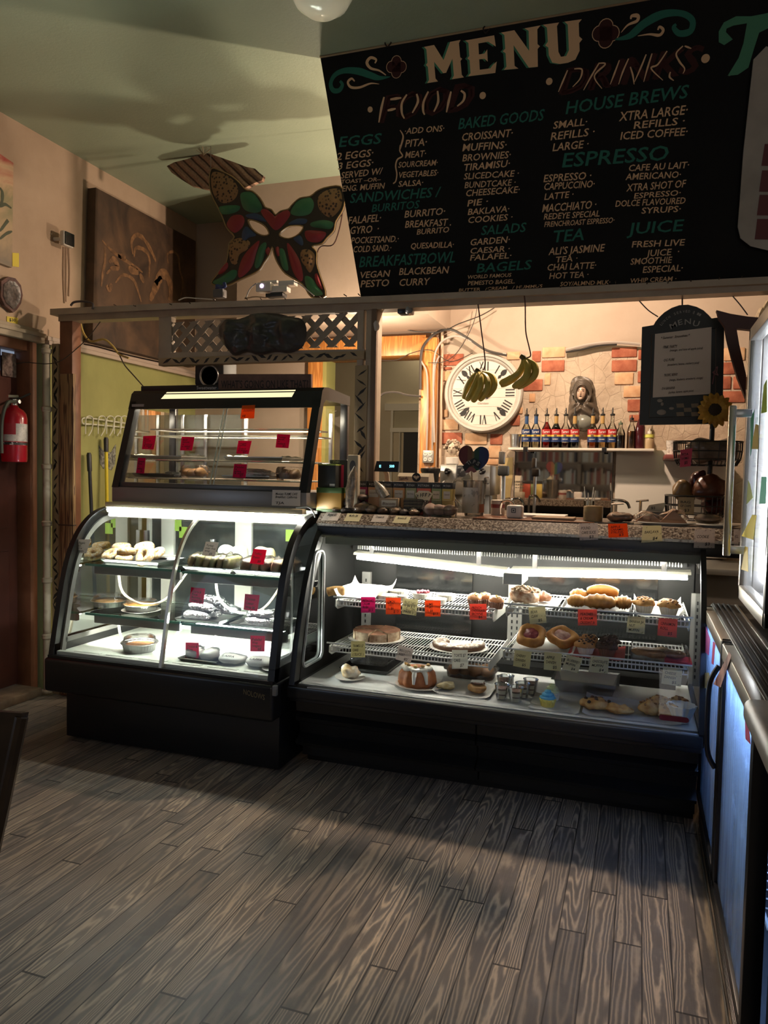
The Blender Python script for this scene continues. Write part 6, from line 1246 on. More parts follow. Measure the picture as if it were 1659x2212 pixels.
o, A, B_ = stack('pink_tea_carton', 'tea carton with black top and pink front panel on the yellow carton', 255,440,162, mat('carton_black', (.022,.024,.022), .5), YX + .095,.07)
pk = PY(*kF(315,215), YX + .094); pbox('pink_panel', pk.x, pk.x + .05, YX + .0938,.002, zc, pk.z, mat('hot_pink_panel', (.55,.03,.08), .5), o, .0005); b = MB(); p = PY(*kF(290,195), YX + .094); b.text('STASH', p, PY(*kF(358,195), YX + .094) - p, V((0,0,.012)),(0,-1,0), .001); b.build('lettering', mat('tea_grey_print', (.42,.4,.37), .5), o, smooth=0)
A = PY(*kF(440,110), YX + .02); B_ = PY(*kF(555,110), YX + .02); o = thing('kraft_tea_packet', 'tall beige packet with dark oval at the right end of the yellow carton', 'packet', ((A.x + B_.x) / 2, YX + .05, zc)); b = MB(); b.bbox((A.x, YX + .02, CZ + .001),(B_.x, YX + .06, A.z), .006); b.build('packet', mat('kraft_paper', (.4,.34,.24), .7), o); c = PY(*kF(497,235), YX + .019); b = MB(); b.add([c + V((.018 * math.cos(t * PI / 10), -.001,.034 * math.sin(t * PI / 10))) for t in range(20)], [tuple(range(20))]); b.build('dark_oval', mat('dark_oval_print', (.06,.055,.05), .6), o, smooth=0); yb_pos = None
# cling-wrapped pastries along the front of the counter
random.seed(11); CLG = CLING
WR = [(335,700,75,30, (.14,.09,.07), 'cling-wrapped dark loaf slice at the left end of the counter'),(470,610,85,45, (.12,.07,.055), 'cling-wrapped brown bun raised behind the left price slips', ),(440,705,70,32, (.09,.06,.05), 'dark wrapped brownie between the first two price slips'),(600,715,95,62, (.33,.2,.1), 'big golden wrapped croissant above the second price slip'),(700,712,70,48, (.3,.18,.09), 'wrapped tan roll right of the big golden croissant'),(830,728,75,36, (.16,.09,.05), 'wrapped brown pastry above the third price slip'),(950,735,72,42, (.26,.15,.07), 'wrapped golden pastry above the fourth price slip'),(1050,720,50,30, (.06,.035,.03), 'small dark wrapped square left of the plastic clamshell'),(1150,742,70,34, (.28,.16,.08), 'wrapped golden bun touching the plastic clamshell'),(600,560,60,35, (.2,.12,.08), 'wrapped brown roll at the back of the wrapped heap')]
for i, (x, y, hw, hh, c, lab) in enumerate(WR):
    p = PZ(*kF(x, min(y, 742)), CZ); yy = min(max(p.y, 3.69), 3.75) + (.03 if y < 650 else 0); q = PY(*kF(x, y), yy); r = hw * .205 * yy / F_PX; rz = hh * .205 * yy / F_PX; zb = max(q.z - rz * .9, CZ)
    o = thing('wrapped_pastry', lab, 'pastry', (q.x, yy, zb), 'cling-wrapped pastries heaped on the counter'); C_ = V((q.x, yy, zb + rz)); 
    MB().blob(C_, (r, .04, rz), .012,22,18,12, seed=i, flat=.95).build('bun', mat('pastry_%d' % i, c, .6, col2=tuple(t * .6 for t in c), nscale=30), o, smooth=80); MB().blob(C_, (r * 1.08,.045, rz * 1.08), .02,30,22,14, seed=i + 40, flat=.92).build('film', CLG, o, smooth=80)
def slip(b, q, txts, n, m=0):
    b.m(m); b.plate(q, th=.001, n=n)
# paper price slips on the slanting counter edge
SN = V((0,-.64,.77)); SO = V((0,3.595,1.2585))
def PS(u, v, l=.0015): return PP(u, v, SO + SN * l, SN)
PSL = mat('speckled_note_paper', (.62,.56,.5), .75, col2=(.42,.34,.3), nscale=90, lo=.6, hi=.66); PYL = mat('pale_yellow_note', (.68,.62,.38), .75)
for i, (q, m_, t, lab) in enumerate(((((222,712),(375,722),(335,806),(163,800)), PSL, 'Bagel $2', 'first price slip from the left on the granite counter edge, speckled white'),(((445,725),(600,732),(562,812),(400,806)), PYL, 'Muffin $4', 'second slip from the left on the counter edge, pale yellow'),(((725,738),(880,745),(840,822),(685,816)), PSL, 'Croissant $4', 'third slip from the left on the counter edge, speckled white'),(((955,752),(1112,762),(1080,832),(915,826)), PYL, 'Brownie $5', 'fourth slip from the left on the counter edge, pale yellow, beside the clamshell'))):
    P = [PS(*kF(*p)) for p in q]; b = MB(); b.plate(P, th=.0008, n=SN); b.m(1); o_ = P[3]; b.text(t, o_ + (P[0] - o_) * .55 + (P[2] - o_) * .2, (P[2] - o_) * .55, (P[0] - o_) * .28, SN, .001); tag(b.build('price_slip', [m_, INK], smooth=0), lab, 'price note', 'slips along the left counter edge')
# biscotti card, card fan, biscuit tubes, bag of straws, clamshell
q = [PY(*kF(*p), 3.755) for p in ((775,562),(978,570),(975,662),(775,655))]; q[2].z = q[3].z = CZ + .001
bb = thing('biscotti_box', 'tan carton with a Biscotti label in front of the tea boxes', 'box', ((q[0].x + q[1].x) / 2,3.78, CZ)); pbox('carton', q[0].x, q[1].x, 3.755,.05, CZ + .001, q[0].z, mat('tan_carton', (.36,.25,.15), .6), bb); b = MB(); p0 = PY(*kF(800,650), 3.754); p1 = PY(*kF(955,592), 3.754); b.box((p0.x, 3.7535, p0.z),(p1.x, 3.7545, p1.z)); b.m(1); b.text('Biscotti', (p0.x + .006,3.753, p0.z + .008), V((p1.x - p0.x - .012,0,0)), V((.003,0,.014)),(0,-1,0), .001); b.build('label', [mat('cream_label', (.6,.54,.44), .6), mat('brown_print', (.12,.06,.04), .6)], bb, smooth=0)
cfan = thing('card_fan', 'fan of cream cards spelling HAPPY in front of the chai tea box', 'cards', PY(*kF(1240,590), 3.79))
for i, ch_ in enumerate('HAPPY'):
    a = -.5 + .25 * i; cx_ = PY(*kF(1195 + i * 26,545), 3.79 - .004 * i); M_ = Matrix.Translation(cx_) @ Matrix.Rotation(a, 4, 'Y'); b = MB(); b.box((-.013,0,-.022),(.013,.001,.022), M=M_); b.m(1); b.text(ch_, M_ @ V((-.008,-.001,-.004)),(M_.to_3x3() @ V((.015,0,0))),(M_.to_3x3() @ V((0,0,.02))),(0,-1,0), .0006); b.build('card', [mat('cream_card', (.6,.5,.34), .6), INK], cfan, smooth=0)
MB().bbox(PY(*kF(1220,620), 3.80), PY(*kF(1262,560), 3.80) + V((0,.01,0)), .003).build('holder', mat('brown_holder', (.1,.05,.03), .5), cfan)
for i in range(3):
    A = PY(*kF(1042,600 + i * 34), 3.79 - i * .01); B_ = PY(*kF(1245,600 + i * 34), 3.79 - i * .01); z = max(A.z, CZ + .017); tag(MB().tube([(A.x, A.y, z),(B_.x, A.y, z)], .016,12).build('biscuit_tube', mat('dark_biscuit_sleeve', (.03,.025,.022), .35, col2=(.08,.06,.05), nscale=60)), ['topmost', 'middle', 'lowest'][i] + ' dark biscuit sleeve of the three stacked left of the clamshell', 'biscuits', 'dark biscuit sleeves')
A = PY(*kF(730,385), 3.78); B_ = PY(*kF(845,560), 3.78); tag(MB().tube([B_, lerp(B_, A, .5), A], [.026,.028,.006], 10).build('straw_bag', mat('clear_straw_bag', (.4,.35,.27), .3, col2=(.22,.18,.13), nscale=70)), 'slanting bag of paper straws in front of the tea boxes', 'bag')
A = PY(*kF(470,480), 3.7); B_ = PY(*kF(520,230), 3.7); tag(MB().tube([(A.x, 3.695, CZ + .03), A, lerp(A, B_, .6), B_], [.02,.026,.024,.004], 10).build('cellophane_cone', mat('cellophane_cone', (.3,.22,.14), .25, col2=(.12,.1,.08), nscale=50)), 'brown cellophane cone standing before the beige packet', 'packet')
# plastic clamshell with cookies
def clamshell(nm, lab, C_, hx_, hy, h, food, par_cat='container', grp=None, n=3):
    o = thing(nm, lab, par_cat, C_, grp); b = MB()
    rings = [(.86,0),(.9, h * .42),(1.0, h * .46),(1.0, h * .52),(.92, h * .56),(.88, h * .85),(.78, h),(.0, h * 1.01)]; N = 28; vs = []
    for f, z in rings:
        for k in range(N):
            a = 2 * PI * k / N; c_, s_ = math.cos(a), math.sin(a); e = .45; vs.append(C_ + V((hx_ * f * math.copysign(abs(c_) ** e, c_), hy * f * math.copysign(abs(s_) ** e, s_), z)))
    b.add(vs, [(i*N+k, i*N+(k+1) % N, (i+1)*N+(k+1) % N, (i+1)*N+k) for i in range(len(rings)-1) for k in range(N)] + [tuple(range(N))[::-1]]); b.build('shell', PLAS, o)
    for i in range(n):
        x = (i - (n - 1) / 2) * hx_ * 1.5 / max(n, 1); MB().blob(C_ + V((x, random.uniform(-.2,.2) * hy, h * .4)),(hx_ * .85 / max(n, 1) ** .75, hy * .7, h * .36), .01,25,14,10, seed=i + int(C_.x * 100), flat=.9).build('food', food, o, smooth=80)
    return o
A = PY(*kF(1210,775), 3.70); B_ = PY(*kF(1590,785), 3.70); clamshell('clamshell_container', 'clear plastic clamshell with pale cookies beside the tip jug', V(((A.x + B_.x) / 2,3.735, CZ + .0005)),(B_.x - A.x) / 2,.07,.083, mat('pale_pink_cookie', (.38,.25,.19), .7, col2=(.28,.17,.12), nscale=20), n=3)
# tip jug with rainbow heart
YJ = 3.82; tj = thing('tip_jug', 'clear plastic jug with a paper sheet used as tip jar', 'jug', PY(*kG(280,1010), YJ)); A = PY(*kG(235,1010), YJ); B_ = PY(*kG(445,1010), YJ); T_ = PY(*kG(300,595), YJ); cx_ = (A.x + B_.x) / 2 - .008
b = MB(); b.lathe([(.046,0),(.05,.004),(.063, T_.z - CZ - .006),(.066, T_.z - CZ),(.062, T_.z - CZ - .004),(.049,.006),(.0001,.006)], (cx_, YJ + .06, CZ + .0005), 28, cap=False); b.build('body', glass('jug_plastic', (.8,.78,.75), 1.5,.04,.04), tj); MB().tube(spline([(cx_ - .06, YJ + .05, T_.z - .004),(cx_ - .1, YJ + .03, T_.z - .01),(cx_ - .1, YJ + .03, T_.z - .1),(cx_ - .055, YJ + .05, T_.z - .14)], 6), .008,8).build('handle', glass('jug_plastic', (.8,.78,.75), 1.5,.04,.04), tj); MB().tube(spline([(cx_ + .06, YJ + .04, T_.z),(cx_ + .085, YJ + .035, T_.z + .002)], 3), [.02] * 3 + [.004], 8).build('spout', glass('jug_plastic', (.8,.78,.75), 1.5,.04,.04), tj)
b = MB(); R_ = .0665; zl0, zl1 = PY(*kG(250,985), YJ).z, PY(*kG(250,680), YJ).z; b.grid(lambda s, t: V((cx_ + R_ * math.sin(-1.0 + 1.5 * s), YJ + .06 - R_ * math.cos(-1.0 + 1.5 * s), zl0 + (zl1 - zl0) * t)), 10,1); b.build('paper_sheet', mat('doodled_paper', (.52,.47,.4), .7, col2=(.3,.27,.23), nscale=22, lo=.56, hi=.6), tj)
b = MB(); z0_, z1_ = PY(*kG(380,980), YJ).z, PY(*kG(380,880), YJ).z; b.grid(lambda s, t: V((cx_ + R_ * math.sin(.62 + .5 * s), YJ + .06 - R_ * math.cos(.62 + .5 * s), z0_ + (z1_ - z0_) * t)), 6,1); b.build('orange_sticker', mat('brown_orange_sticker', (.26,.1,.05), .6), tj)
hs = thing('rainbow_heart_sign', 'rainbow striped heart on a stick with a black TIPS band', 'sign', PY(*kG(320,590), YJ)); HP = [(345,250),(320,200),(275,178),(225,190),(185,230),(168,290),(180,345),(215,400),(270,450),(310,480),(380,480),(440,455),(500,395),(528,330),(530,270),(510,220),(465,195),(415,195),(370,225)]
P = [PY(*kG(x, y), YJ) for x, y in sm2(HP, 3)]; b = MB(); b.plate(P, th=.006, n=(0,-1,0)); Xs = [p.x for p in P]; xa, xb = min(Xs), max(Xs); RB_ = NT('rainbow_heart'); _x = RB_.sep()[0]
_t = RB_.math('MULTIPLY_ADD', _x, 1 / (xb - xa), .5); RB_.base(RB_.ramp(_t, [(0, (.1,.012,.012)),(.3, (.13,.05,.02)),(.45, (.12,.085,.03)),(.52, (.012,.05,.028)),(.68, (.01,.025,.09)),(.85, (.016,.018,.08))], 'CONSTANT')); RB_.rough(.6)
o = b.build('heart', RB_.m, hs, smooth=0); hc_ = (xa + xb) / 2
o.data.transform(Matrix.Translation(V((hs.location.x - hc_, 0,0)))); o.location.x = hc_ - hs.location.x
b = MB(); q = [PY(*kG(*t), YJ - .004) for t in ((215,430),(320,345),(350,330),(385,345),(435,395),(410,455),(345,415),(300,430),(245,490))]; b.plate(q, th=.003, n=(0,-1,0)); b.build('black_band', BLK, hs, smooth=0)
b = MB(); pl_ = [(('T', 285,420,312,395)),(('I', 315,395,322,390)),(('P', 338,392,362,400)),(('S', 375,402,402,425))]
for ch_, x0_, y0_, x1_, y1_ in pl_: P0 = PY(*kG(x0_, y0_), YJ - .0045); P1 = PY(*kG(x1_, y1_), YJ - .0045); u = P1 - P0; b.text(ch_, P0, u, V((-u.z, 0, u.x)).normalized() * .02, (0,-1,0), .001)
b.build('lettering', mat('grey_chalk', (.3,.28,.25), .7), hs, smooth=0); p = PY(*kG(325,470), YJ + .003); MB().cyl(p, (p.x, YJ + .05, CZ + .02), .004,8).build('stick', mat('wooden_stick', (.4,.28,.16), .6), hs)
b = MB(); q = [PY(*kG(*t), YJ - .002) for t in ((250,500),(265,460),(290,440),(330,435),(365,455),(385,490),(350,505),(318,480),(290,505))]; b.plate(q, th=.004, n=(0,-1,0)); b.build('rainbow_bow', mat('dusty_red_bow', (.22,.07,.07), .6), hs, smooth=0)
q = [PY(*kG(*t), YJ + .03) for t in ((190,590),(290,505),(335,588))]; b = MB(); b.plate(q + [V((q[1].x, YJ + .03, CZ + .05))], th=.001, n=(0,-1,0)) if False else b.plate([q[0], q[2], q[1]], th=.001, n=(0,-1,0)); tag(b.build('banknote', mat('folded_banknote', (.4,.36,.25), .7), smooth=0), 'folded banknote sticking out of the tip jug', 'banknote')
# card reader and odds and ends behind it
YQ = 3.72; A = PY(*kG(735,1045), YQ); B_ = PY(*kG(930,895), YQ); cr_ = thing('card_reader', 'white card reader stand with a square logo on the counter', 'card reader', ((A.x + B_.x) / 2, YQ + .05, CZ))
b = MB(); zb = max(A.z, CZ + .001); b.bbox((A.x, YQ, zb),(B_.x, YQ + .07, B_.z), .012, seg=4); b.build('body', mat('white_reader', (.66,.6,.55), .3), cr_); c = PY(*kG(826,956), YQ - .001); b = MB(); b.plate([c + V((sx, -.001, sz)) for sx, sz in ((-.011,-.011),(.011,-.011),(.011,.011),(-.011,.011))], [[c + V((sx, -.001, sz)) for sx, sz in ((-.008,-.008),(.008,-.008),(.008,.008),(-.008,.008))]], th=.001, n=(0,-1,0)); b.box(c + V((-.0035,-.001,-.0035)), c + V((.0035,0,.0035))); b.build('square_logo', BLK, cr_, smooth=0); b = MB(); b.bbox((A.x + .02, YQ + .02, CZ + .0005),(B_.x + .01, YQ + .1, zb + .004), .003); b.build('foot', mat('white_reader', (.66,.6,.55), .3), cr_)
def arch(nm, lab, pts, y, r): tag(MB().tube(spline([PY(*kG(*p), y) for p in pts], 7), r, 8).build(nm, CHROME), lab, 'faucet')
arch('faucet', 'arched chrome faucet directly behind the card reader', [(668,1000),(668,920),(690,855),(750,832),(805,850),(835,895)], 3.95,.007); arch('faucet', 'second arched faucet further back, right of the card reader', [(800,1500),(800,1100),(810,840),(850,812),(900,815),(940,860),(955,900)], 5.3,.009)
p = PY(*kG(625,1000), 3.95); o = thing('supplement_tub', 'white tub with a red label between the jug and the card reader', 'tub', (p.x, 3.98, CZ)); zt = PY(*kG(625,835), 3.95).z; MB().lathe([(.034,0),(.036,.004),(.036, zt - CZ - .02)], (p.x, 3.98, CZ + .0005), 20).build('body', mat('tub_white', (.5,.45,.4), .4), o); MB().lathe([(.038, zt - CZ - .02),(.038, zt - CZ),(.03, zt - CZ + .002)], (p.x, 3.98, CZ), 20).build('lid', mat('tub_lid', (.55,.5,.45), .4), o); MB().lathe([(.0365,.045),(.0365,.075)], (p.x, 3.98, CZ), 20, cap=False).build('red_label', mat('tub_red', (.25,.05,.05), .5), o)
A = PY(*kG(630,820), 4.9); B_ = PY(*kG(680,250), 4.9); mt = thing('grinder_tower', 'tall steel post with a dark square hood behind the jug', 'coffee machine', (A.x + .05,4.95,0)); MB().bbox((A.x + .02,4.92,0),(B_.x + .02,4.98, PY(*kG(650,540), 4.9).z), .004).build('post', STEEL, mt); MB().bbox(PY(*kG(632,540), 4.88), PY(*kG(750,420), 4.88) + V((0,.1,0)), .01).build('hood', mat('graphite_hood', (.05,.05,.05), .4), mt); MB().bbox(PY(*kG(645,400), 4.9), PY(*kG(705,250), 4.9) + V((0,.08,0)), .006).build('hopper', mat('grey_hopper', (.12,.11,.1), .3), mt)
q = [PY(*kG(*t), 5.68) for t in ((705,330),(818,320),(815,560),(800,665),(785,800),(715,810),(725,690),(708,560))]; b = MB(); b.plate(q, th=.012, n=(0,-1,0)); tag(b.build('receipt_streamer', mat('yellowed_paper', (.5,.38,.16), .7, col2=(.42,.3,.14), nscale=12), smooth=0), 'yellowed paper strip pinned to the wall left of the mirror', 'paper')
q = [onC(*kG(*t)) for t in ((1190,1035),(1190,985),(1250,968),(1620,990),(1625,1030))]; b = MB(); 
PA = V((-.48,3.9, CZ)); b.bbox((-.6,3.88, CZ + .0062),(-.36,4.08, CZ + .018), .002); tag(b.build('paper_stack', mat('white_paper_stack', (.6,.58,.55), .7)), 'stack of white paper on the counter left of the pound cake', 'paper')
MB_ = MB(); MB_.bbox((-.50,3.7, CZ + .0062),(-.3,3.86, CZ + .018), .003); tag(MB_.build('wooden_tray', mat('tray_wood', (.26,.17,.1), .5)), 'small wooden tray on the counter in front of the paper stack', 'tray')
# white plates and wrapped goods at the right end of the counter
PLT = mat('white_plate', (.72,.68,.62), .25)
def oval_plate(nm, lab, u0, u1, v, y, g=None):
    A = PY(*kS(u0, v), y); B_ = PY(*kS(u1, v), y); c = V(((A.x + B_.x) / 2, y + .09, CZ + .0005)); hw = (B_.x - A.x) / 2
    return tag(MB().lathe([(.6,0),(.62,.002),(.95,.011),(1.0,.012),(.98,.016),(.62,.007),(.0001,.006)], c, 32, M=Matrix.Diagonal((hw, .1,1,1)), cap=False).build(nm, PLT), lab, 'plate', g), c
oval_plate('white_platter', 'white platter under the baklava on the counter', 600,1130,1945,3.66); _, c2 = oval_plate('white_platter', 'white platter under the large cookie at the right end of the counter', 1085,1480,1968,3.655)
MB_ = MB(); A = PY(*kS(140,1918), 3.68); B_ = PY(*kS(610,1918), 3.68); MB_.bbox((A.x, 3.68, CZ + .0005),(B_.x, 3.86, CZ + .007), .003); tag(MB_.build('cake_tray', mat('dark_steel_tray', (.2,.18,.16), .3,.7)), 'thin steel tray under the wrapped pound cake and strudel', 'tray')
def wrapped(nm, lab, u, v, hw, hh, y, m, kind='blob', cat='pastry', z0=None, seed=0):
    q = PY(*kS(u, v), y); r = hw * .2767 * y / F_PX; h = hh * .2767 * y / F_PX * 2; zb = z0 if z0 is not None else CZ + .008; o = thing(nm, lab, cat, (q.x, y, zb)); C_ = V((q.x, y, zb + h / 2))
    if kind == 'cyl': MB().lathe([(r, -h / 2),(r * 1.02,0),(r, h / 2 - .006),(r * .9, h / 2),(.0001, h / 2)], C_, 20).build('cake', m, o); MB().lathe([(r * 1.04,-h / 2),(r * 1.07,0),(r * 1.05, h / 2),(.0001, h / 2 + .004)], C_, 20).build('film', CLING, o)
    elif kind == 'wedge':
        MB().add([C_ + V(p) for p in ((-r, -.04,-h/2),(r, -.04,-h/2),(r, .04,-h/2),(-r, .04,-h/2),(-r * .1,-.012, h/2),(r * .1,-.012, h/2),(r * .1,.02, h/2),(-r * .1,.02, h/2))], [(0,3,2,1),(4,5,6,7),(0,1,5,4),(1,2,6,5),(2,3,7,6),(3,0,4,7)]).build('slice', m, o, smooth=0); MB().blob(C_, (r * 1.02,.05, h * .55), .02,30,18,12, flat=.9, seed=seed).build('film', CLING, o, smooth=80)
    else: MB().blob(C_, (r, .05, h / 2), .012,25,18,12, flat=.9, seed=seed).build('pastry', m, o, smooth=80); MB().blob(C_, (r * 1.04,.054, h / 2 * 1.05), .016,30,20,12, flat=.9, seed=seed + 9).build('film', CLING, o, smooth=80)
    return o
GOLD = mat('golden_crust', (.5,.27,.09), .6, col2=(.33,.15,.05), nscale=18)
wrapped('pound_cake', 'cling-wrapped golden pound cake on the counter, leftmost of the right-hand goods', 293,1848,68,56,3.74, mat('pound_cake', (.52,.33,.1), .6, col2=(.42,.24,.07), nscale=20), 'cyl')
wrapped('strudel', 'wrapped brown strudel behind the orange price note', 500,1880,92,34,3.74, mat('strudel_crust', (.24,.13,.07), .6, col2=(.14,.07,.04), nscale=20), seed=3)
wrapped('baklava', 'wrapped baklava wedge, left of two on the white platter', 725,1895,92,34,3.74, mat('baklava_crust', (.32,.17,.1), .55), 'wedge', z0=CZ + .014, seed=4); wrapped('baklava', 'wrapped baklava wedge with the pointed top, right of two on the white platter', 920,1890,95,44,3.74, mat('baklava_crust', (.32,.17,.1), .55), 'wedge', z0=CZ + .014, seed=5)
wrapped('large_cookie', 'big wrapped tan cookie on the platter at the right end', 1195,1908,86,36,3.74, mat('tan_cookie', (.3,.2,.12), .7, col2=(.2,.12,.07), nscale=40), z0=CZ + .014, seed=6)
A = PY(*kS(710,1830), 3.92); q = [PY(*kS(*t), 3.92) for t in ((705,1818),(730,1775),(790,1765),(858,1755),(850,1795),(835,1825))]; b = MB(); b.plate(q, th=.012, n=(0,-1,.0)); b.m(1); p = PY(*kS(745,1805), 3.919); b.text('$5', p, V((.02,0,0)), V((0,0,.012)),(0,-1,0), .001); pkt = tag(b.build('labelled_packet', [mat('pale_packet', (.38,.35,.27), .6), INK], smooth=0), 'pale labelled packet leaning behind the baklava', 'packet'); MB_ = MB(); MB_.bbox((q[0].x - .02,3.89, CZ + .0005),(q[3].x + .01,4.02, q[0].z - .002), .01); tag(MB_.build('dark_bag', mat('dark_wrapped_bag', (.035,.03,.028), .3, col2=(.07,.06,.05), nscale=20, bump=.4)), 'dark wrapped bag under the labelled packet', 'bag')
tag(MB().tube(spline([PY(*kS(*t), 5.25) for t in ((440,1735),(520,1740),(560,1760),(578,1800))], 6), .01,8).build('faucet', CHROME), 'low chrome spout in front of the pale panel', 'faucet')
for u, v0, v1, lab in ((472,1840,1765, 'chrome tap handle right of the pound cake'),(665,1800,1740, 'chrome tap handle behind the strudel')): p = PY(*kS(u, v1), 5.2); b = MB(); b.cyl((p.x, 5.2,.94), p, .01,10); b.cyl(p + V((-.03,0,-.004)), p + V((.05,0,.004)), .007,8); tag(b.build('tap_handle', CHROME), lab, 'tap')
b = MB(); p = PY(*kS(262,1795), 3.98); o = thing('straw_jar', 'glass jar of white straws behind the pound cake', 'jar', (p.x, 3.98, CZ)); MB().lathe([(.025,0),(.027,.004),(.027,.09),(.025,.09),(.024,.006),(.0001,.006)], (p.x, 3.98, CZ + .0065), 16, cap=False).build('jar', BOTG, o)
for i in range(7): a = i * .9; MB().tube([(p.x + .01 * math.cos(a), 3.98 + .01 * math.sin(a), CZ + .014),(p.x + .03 * math.cos(a), 3.98 + .02 * math.sin(a), CZ + .15 + .02 * math.sin(i * 2))], .0025,5).build('straw', mat('white_straw', (.7,.68,.62), .5), o)
# two-tier wire basket stand with sunflower
YW2 = 3.86; bst = thing('basket_stand', 'black two-tier wire basket stand on the counter right of the lunch menu', 'stand', PY(*kS(1220,1870), YW2)); PB_ = PY(*kS(1222,1140), YW2); WB = mat('black_wire', (.012,.011,.01), .45)
cx2 = PY(*kS(1215,1500), YW2).x; MB().cyl((cx2, YW2 + .1, CZ + .001),(cx2 + .006, YW2 + .1, PY(*kS(1222,1060), YW2 + .1).z), .012,10).build('pole', WB, bst)
def wbasket(u0, u1, vt, vb, nm):
    A = PY(*kS(u0, vt), YW2); B_ = PY(*kS(u1, vt), YW2); zb = max(PY(*kS(u0, vb), YW2).z, CZ + .004); cx_ = (A.x + B_.x) / 2; hw = (B_.x - A.x) / 2; b = MB(); lv = [(1, A.z),(1, A.z - (A.z - zb) * .4),(.96, A.z - (A.z - zb) * .75),(.86, zb)]
    def ov(f, z, t): e = .55; c_, s_ = math.cos(t), math.sin(t); return V((cx_ + hw * f * math.copysign(abs(c_) ** e, c_), YW2 + .1 + .1 * f * math.copysign(abs(s_) ** e, s_), z))
    for f, z in lv: b.tube([ov(f, z, 2 * PI * k / 40) for k in range(40)], .0032 if z < A.z else .0045,6, closed=True)
    for k in range(30): t = 2 * PI * k / 30; b.tube([ov(f, z, t) for f, z in lv], .0022,5)
    for k in range(7): x = -.8 + 1.6 * k / 6; b.tube([(cx_ + hw * x, YW2 + .02, zb),(cx_ + hw * x, YW2 + .18, zb)], .0025,5)
    b.build('wire_basket', WB, bst); return cx_, hw, A.z, zb
cU = wbasket(930,1480,1275,1458, 'u'); cL = wbasket(862,1345,1700,1890, 'l')
def bagobj(nm, lab, c, r, m, seed, film=True):
    o = thing(nm, lab, 'bag', c - V((0,0, r[2]))); MB().blob(c, r, .03,14,22,14, seed=seed, pw=.8).build('bag', m, o, smooth=60)
    return o
bagobj('wrapped_flatbread', 'clear bags of flatbread filling the upper wire basket', V((cU[0] + .02, YW2 + .1, (cU[2] + cU[3]) / 2 + .02)),(cU[1] * .8,.075,.055), mat('bagged_flatbread', (.11,.075,.055), .25, col2=(.2,.15,.11), nscale=22, bump=.5), 3)
for k, (u, v, r, m_, lab) in enumerate(((1000,1660, (.055,.04,.05), mat('tan_crisp_bag', (.15,.085,.03), .35, col2=(.2,.12,.045), nscale=10, bump=.6, bscale=18), 'tan crisp bag with dark print at the left of the lower wire basket'),(1130,1590, (.035,.03,.06), mat('maroon_crisp_bag', (.05,.009,.008), .25, bump=.6, bscale=18), 'shiny maroon crisp bag standing behind the orange one'),(1220,1640, (.075,.045,.065), mat('rust_crisp_bag', (.12,.035,.012), .3, col2=(.07,.016,.008), nscale=8, bump=.7, bscale=16), 'rust orange crisp bag in the middle of the lower wire basket'),(1250,1790, (.065,.05,.05), mat('dark_red_crisp_bag', (.09,.015,.012), .3), 'dark red crisp bag deep in the lower wire basket'))):
    q = PY(*kS(u, v), YW2 + .1); bagobj('crisp_bag', lab, q + V((0, (-.02 if k == 2 else .02), 0)), r, m_, k + 5)
q = PY(*kS(1000,1640), YW2 + .055)
for pts, y, m_, t, lab in (((((975,1345),(1070,1330),(1055,1470),(970,1480))), YW2 - .006, mat('pink_note', (.5,.05,.1), .7), 'PITA & HUMMUS $5', 'pink price note clipped to the upper wire basket'),((((960,1712),(1085,1715),(1080,1848),(952,1842))), YW2 - .006, mat('tan_note', (.3,.23,.13), .7), 'BAG OF CHIPS $3', 'tan price note on the lower wire basket')):
    P = [PY(*kS(*p), y) for p in pts]; b = MB(); b.plate(P, th=.001, n=(0,-1,0)); b.m(1); o_ = P[3]; b.text(t.split(' ')[0], o_ + (P[0] - o_) * .65 + (P[2] - o_) * .15, (P[2] - o_) * .6, (P[0] - o_) * .14, (0,-1,0), .001); b.text(' '.join(t.split(' ')[1:-1]), o_ + (P[0] - o_) * .42 + (P[2] - o_) * .15, (P[2] - o_) * .65, (P[0] - o_) * .14, (0,-1,0), .001); b.text(t.split(' ')[-1], o_ + (P[0] - o_) * .15 + (P[2] - o_) * .4, (P[2] - o_) * .3, (P[0] - o_) * .17, (0,-1,0), .001); tag(b.build('price_note', [m_, INK], smooth=0), lab, 'price note')
sf = thing('sunflower', 'artificial yellow sunflower on top of the basket stand', 'artificial flower', PY(*kS(1240,1130), YW2 + .03)); c = PY(*kS(1242,1030), YW2 + .03)
PET = mat('sunflower_petal', (.5,.27,.02), .6, col2=(.36,.17,.015), nscale=20)
for ring, (n_, L_, w_, dy) in enumerate(((17,.082,.018,0),(15,.072,.016,-.008))):
    for k in range(n_):
        a = 2 * PI * (k + ring * .5) / n_; d = V((math.cos(a), 0, math.sin(a))); s_ = V((-math.sin(a), 0, math.cos(a))); base = c + V((0, dy, 0)); tl_ = L_ * random.uniform(.9,1.08)
        vs = []
        for t, ww, bend in ((.3,.5,0),(.5,.95,-.008),(.75,.85,-.012),(.92,.4,-.008),(1,.02,-.003)): m_ = base + d * tl_ * t + V((0, bend, 0)); vs += [m_ + s_ * w_ * ww, m_ + V((0,-.004,0)), m_ - s_ * w_ * ww]
        MB().add(vs, [f for i in range(4) for f in ((i*3, i*3+1, i*3+4, i*3+3),(i*3+1, i*3+2, i*3+5, i*3+4))]).build('petal', PET, sf)
MB().blob(c + V((0,-.006,0)),(.036,.016,.036), .004,90,18,12).build('seed_disc', mat('dark_seed_disc', (.03,.016,.008), .8, bump=.8, nscale=120), sf)
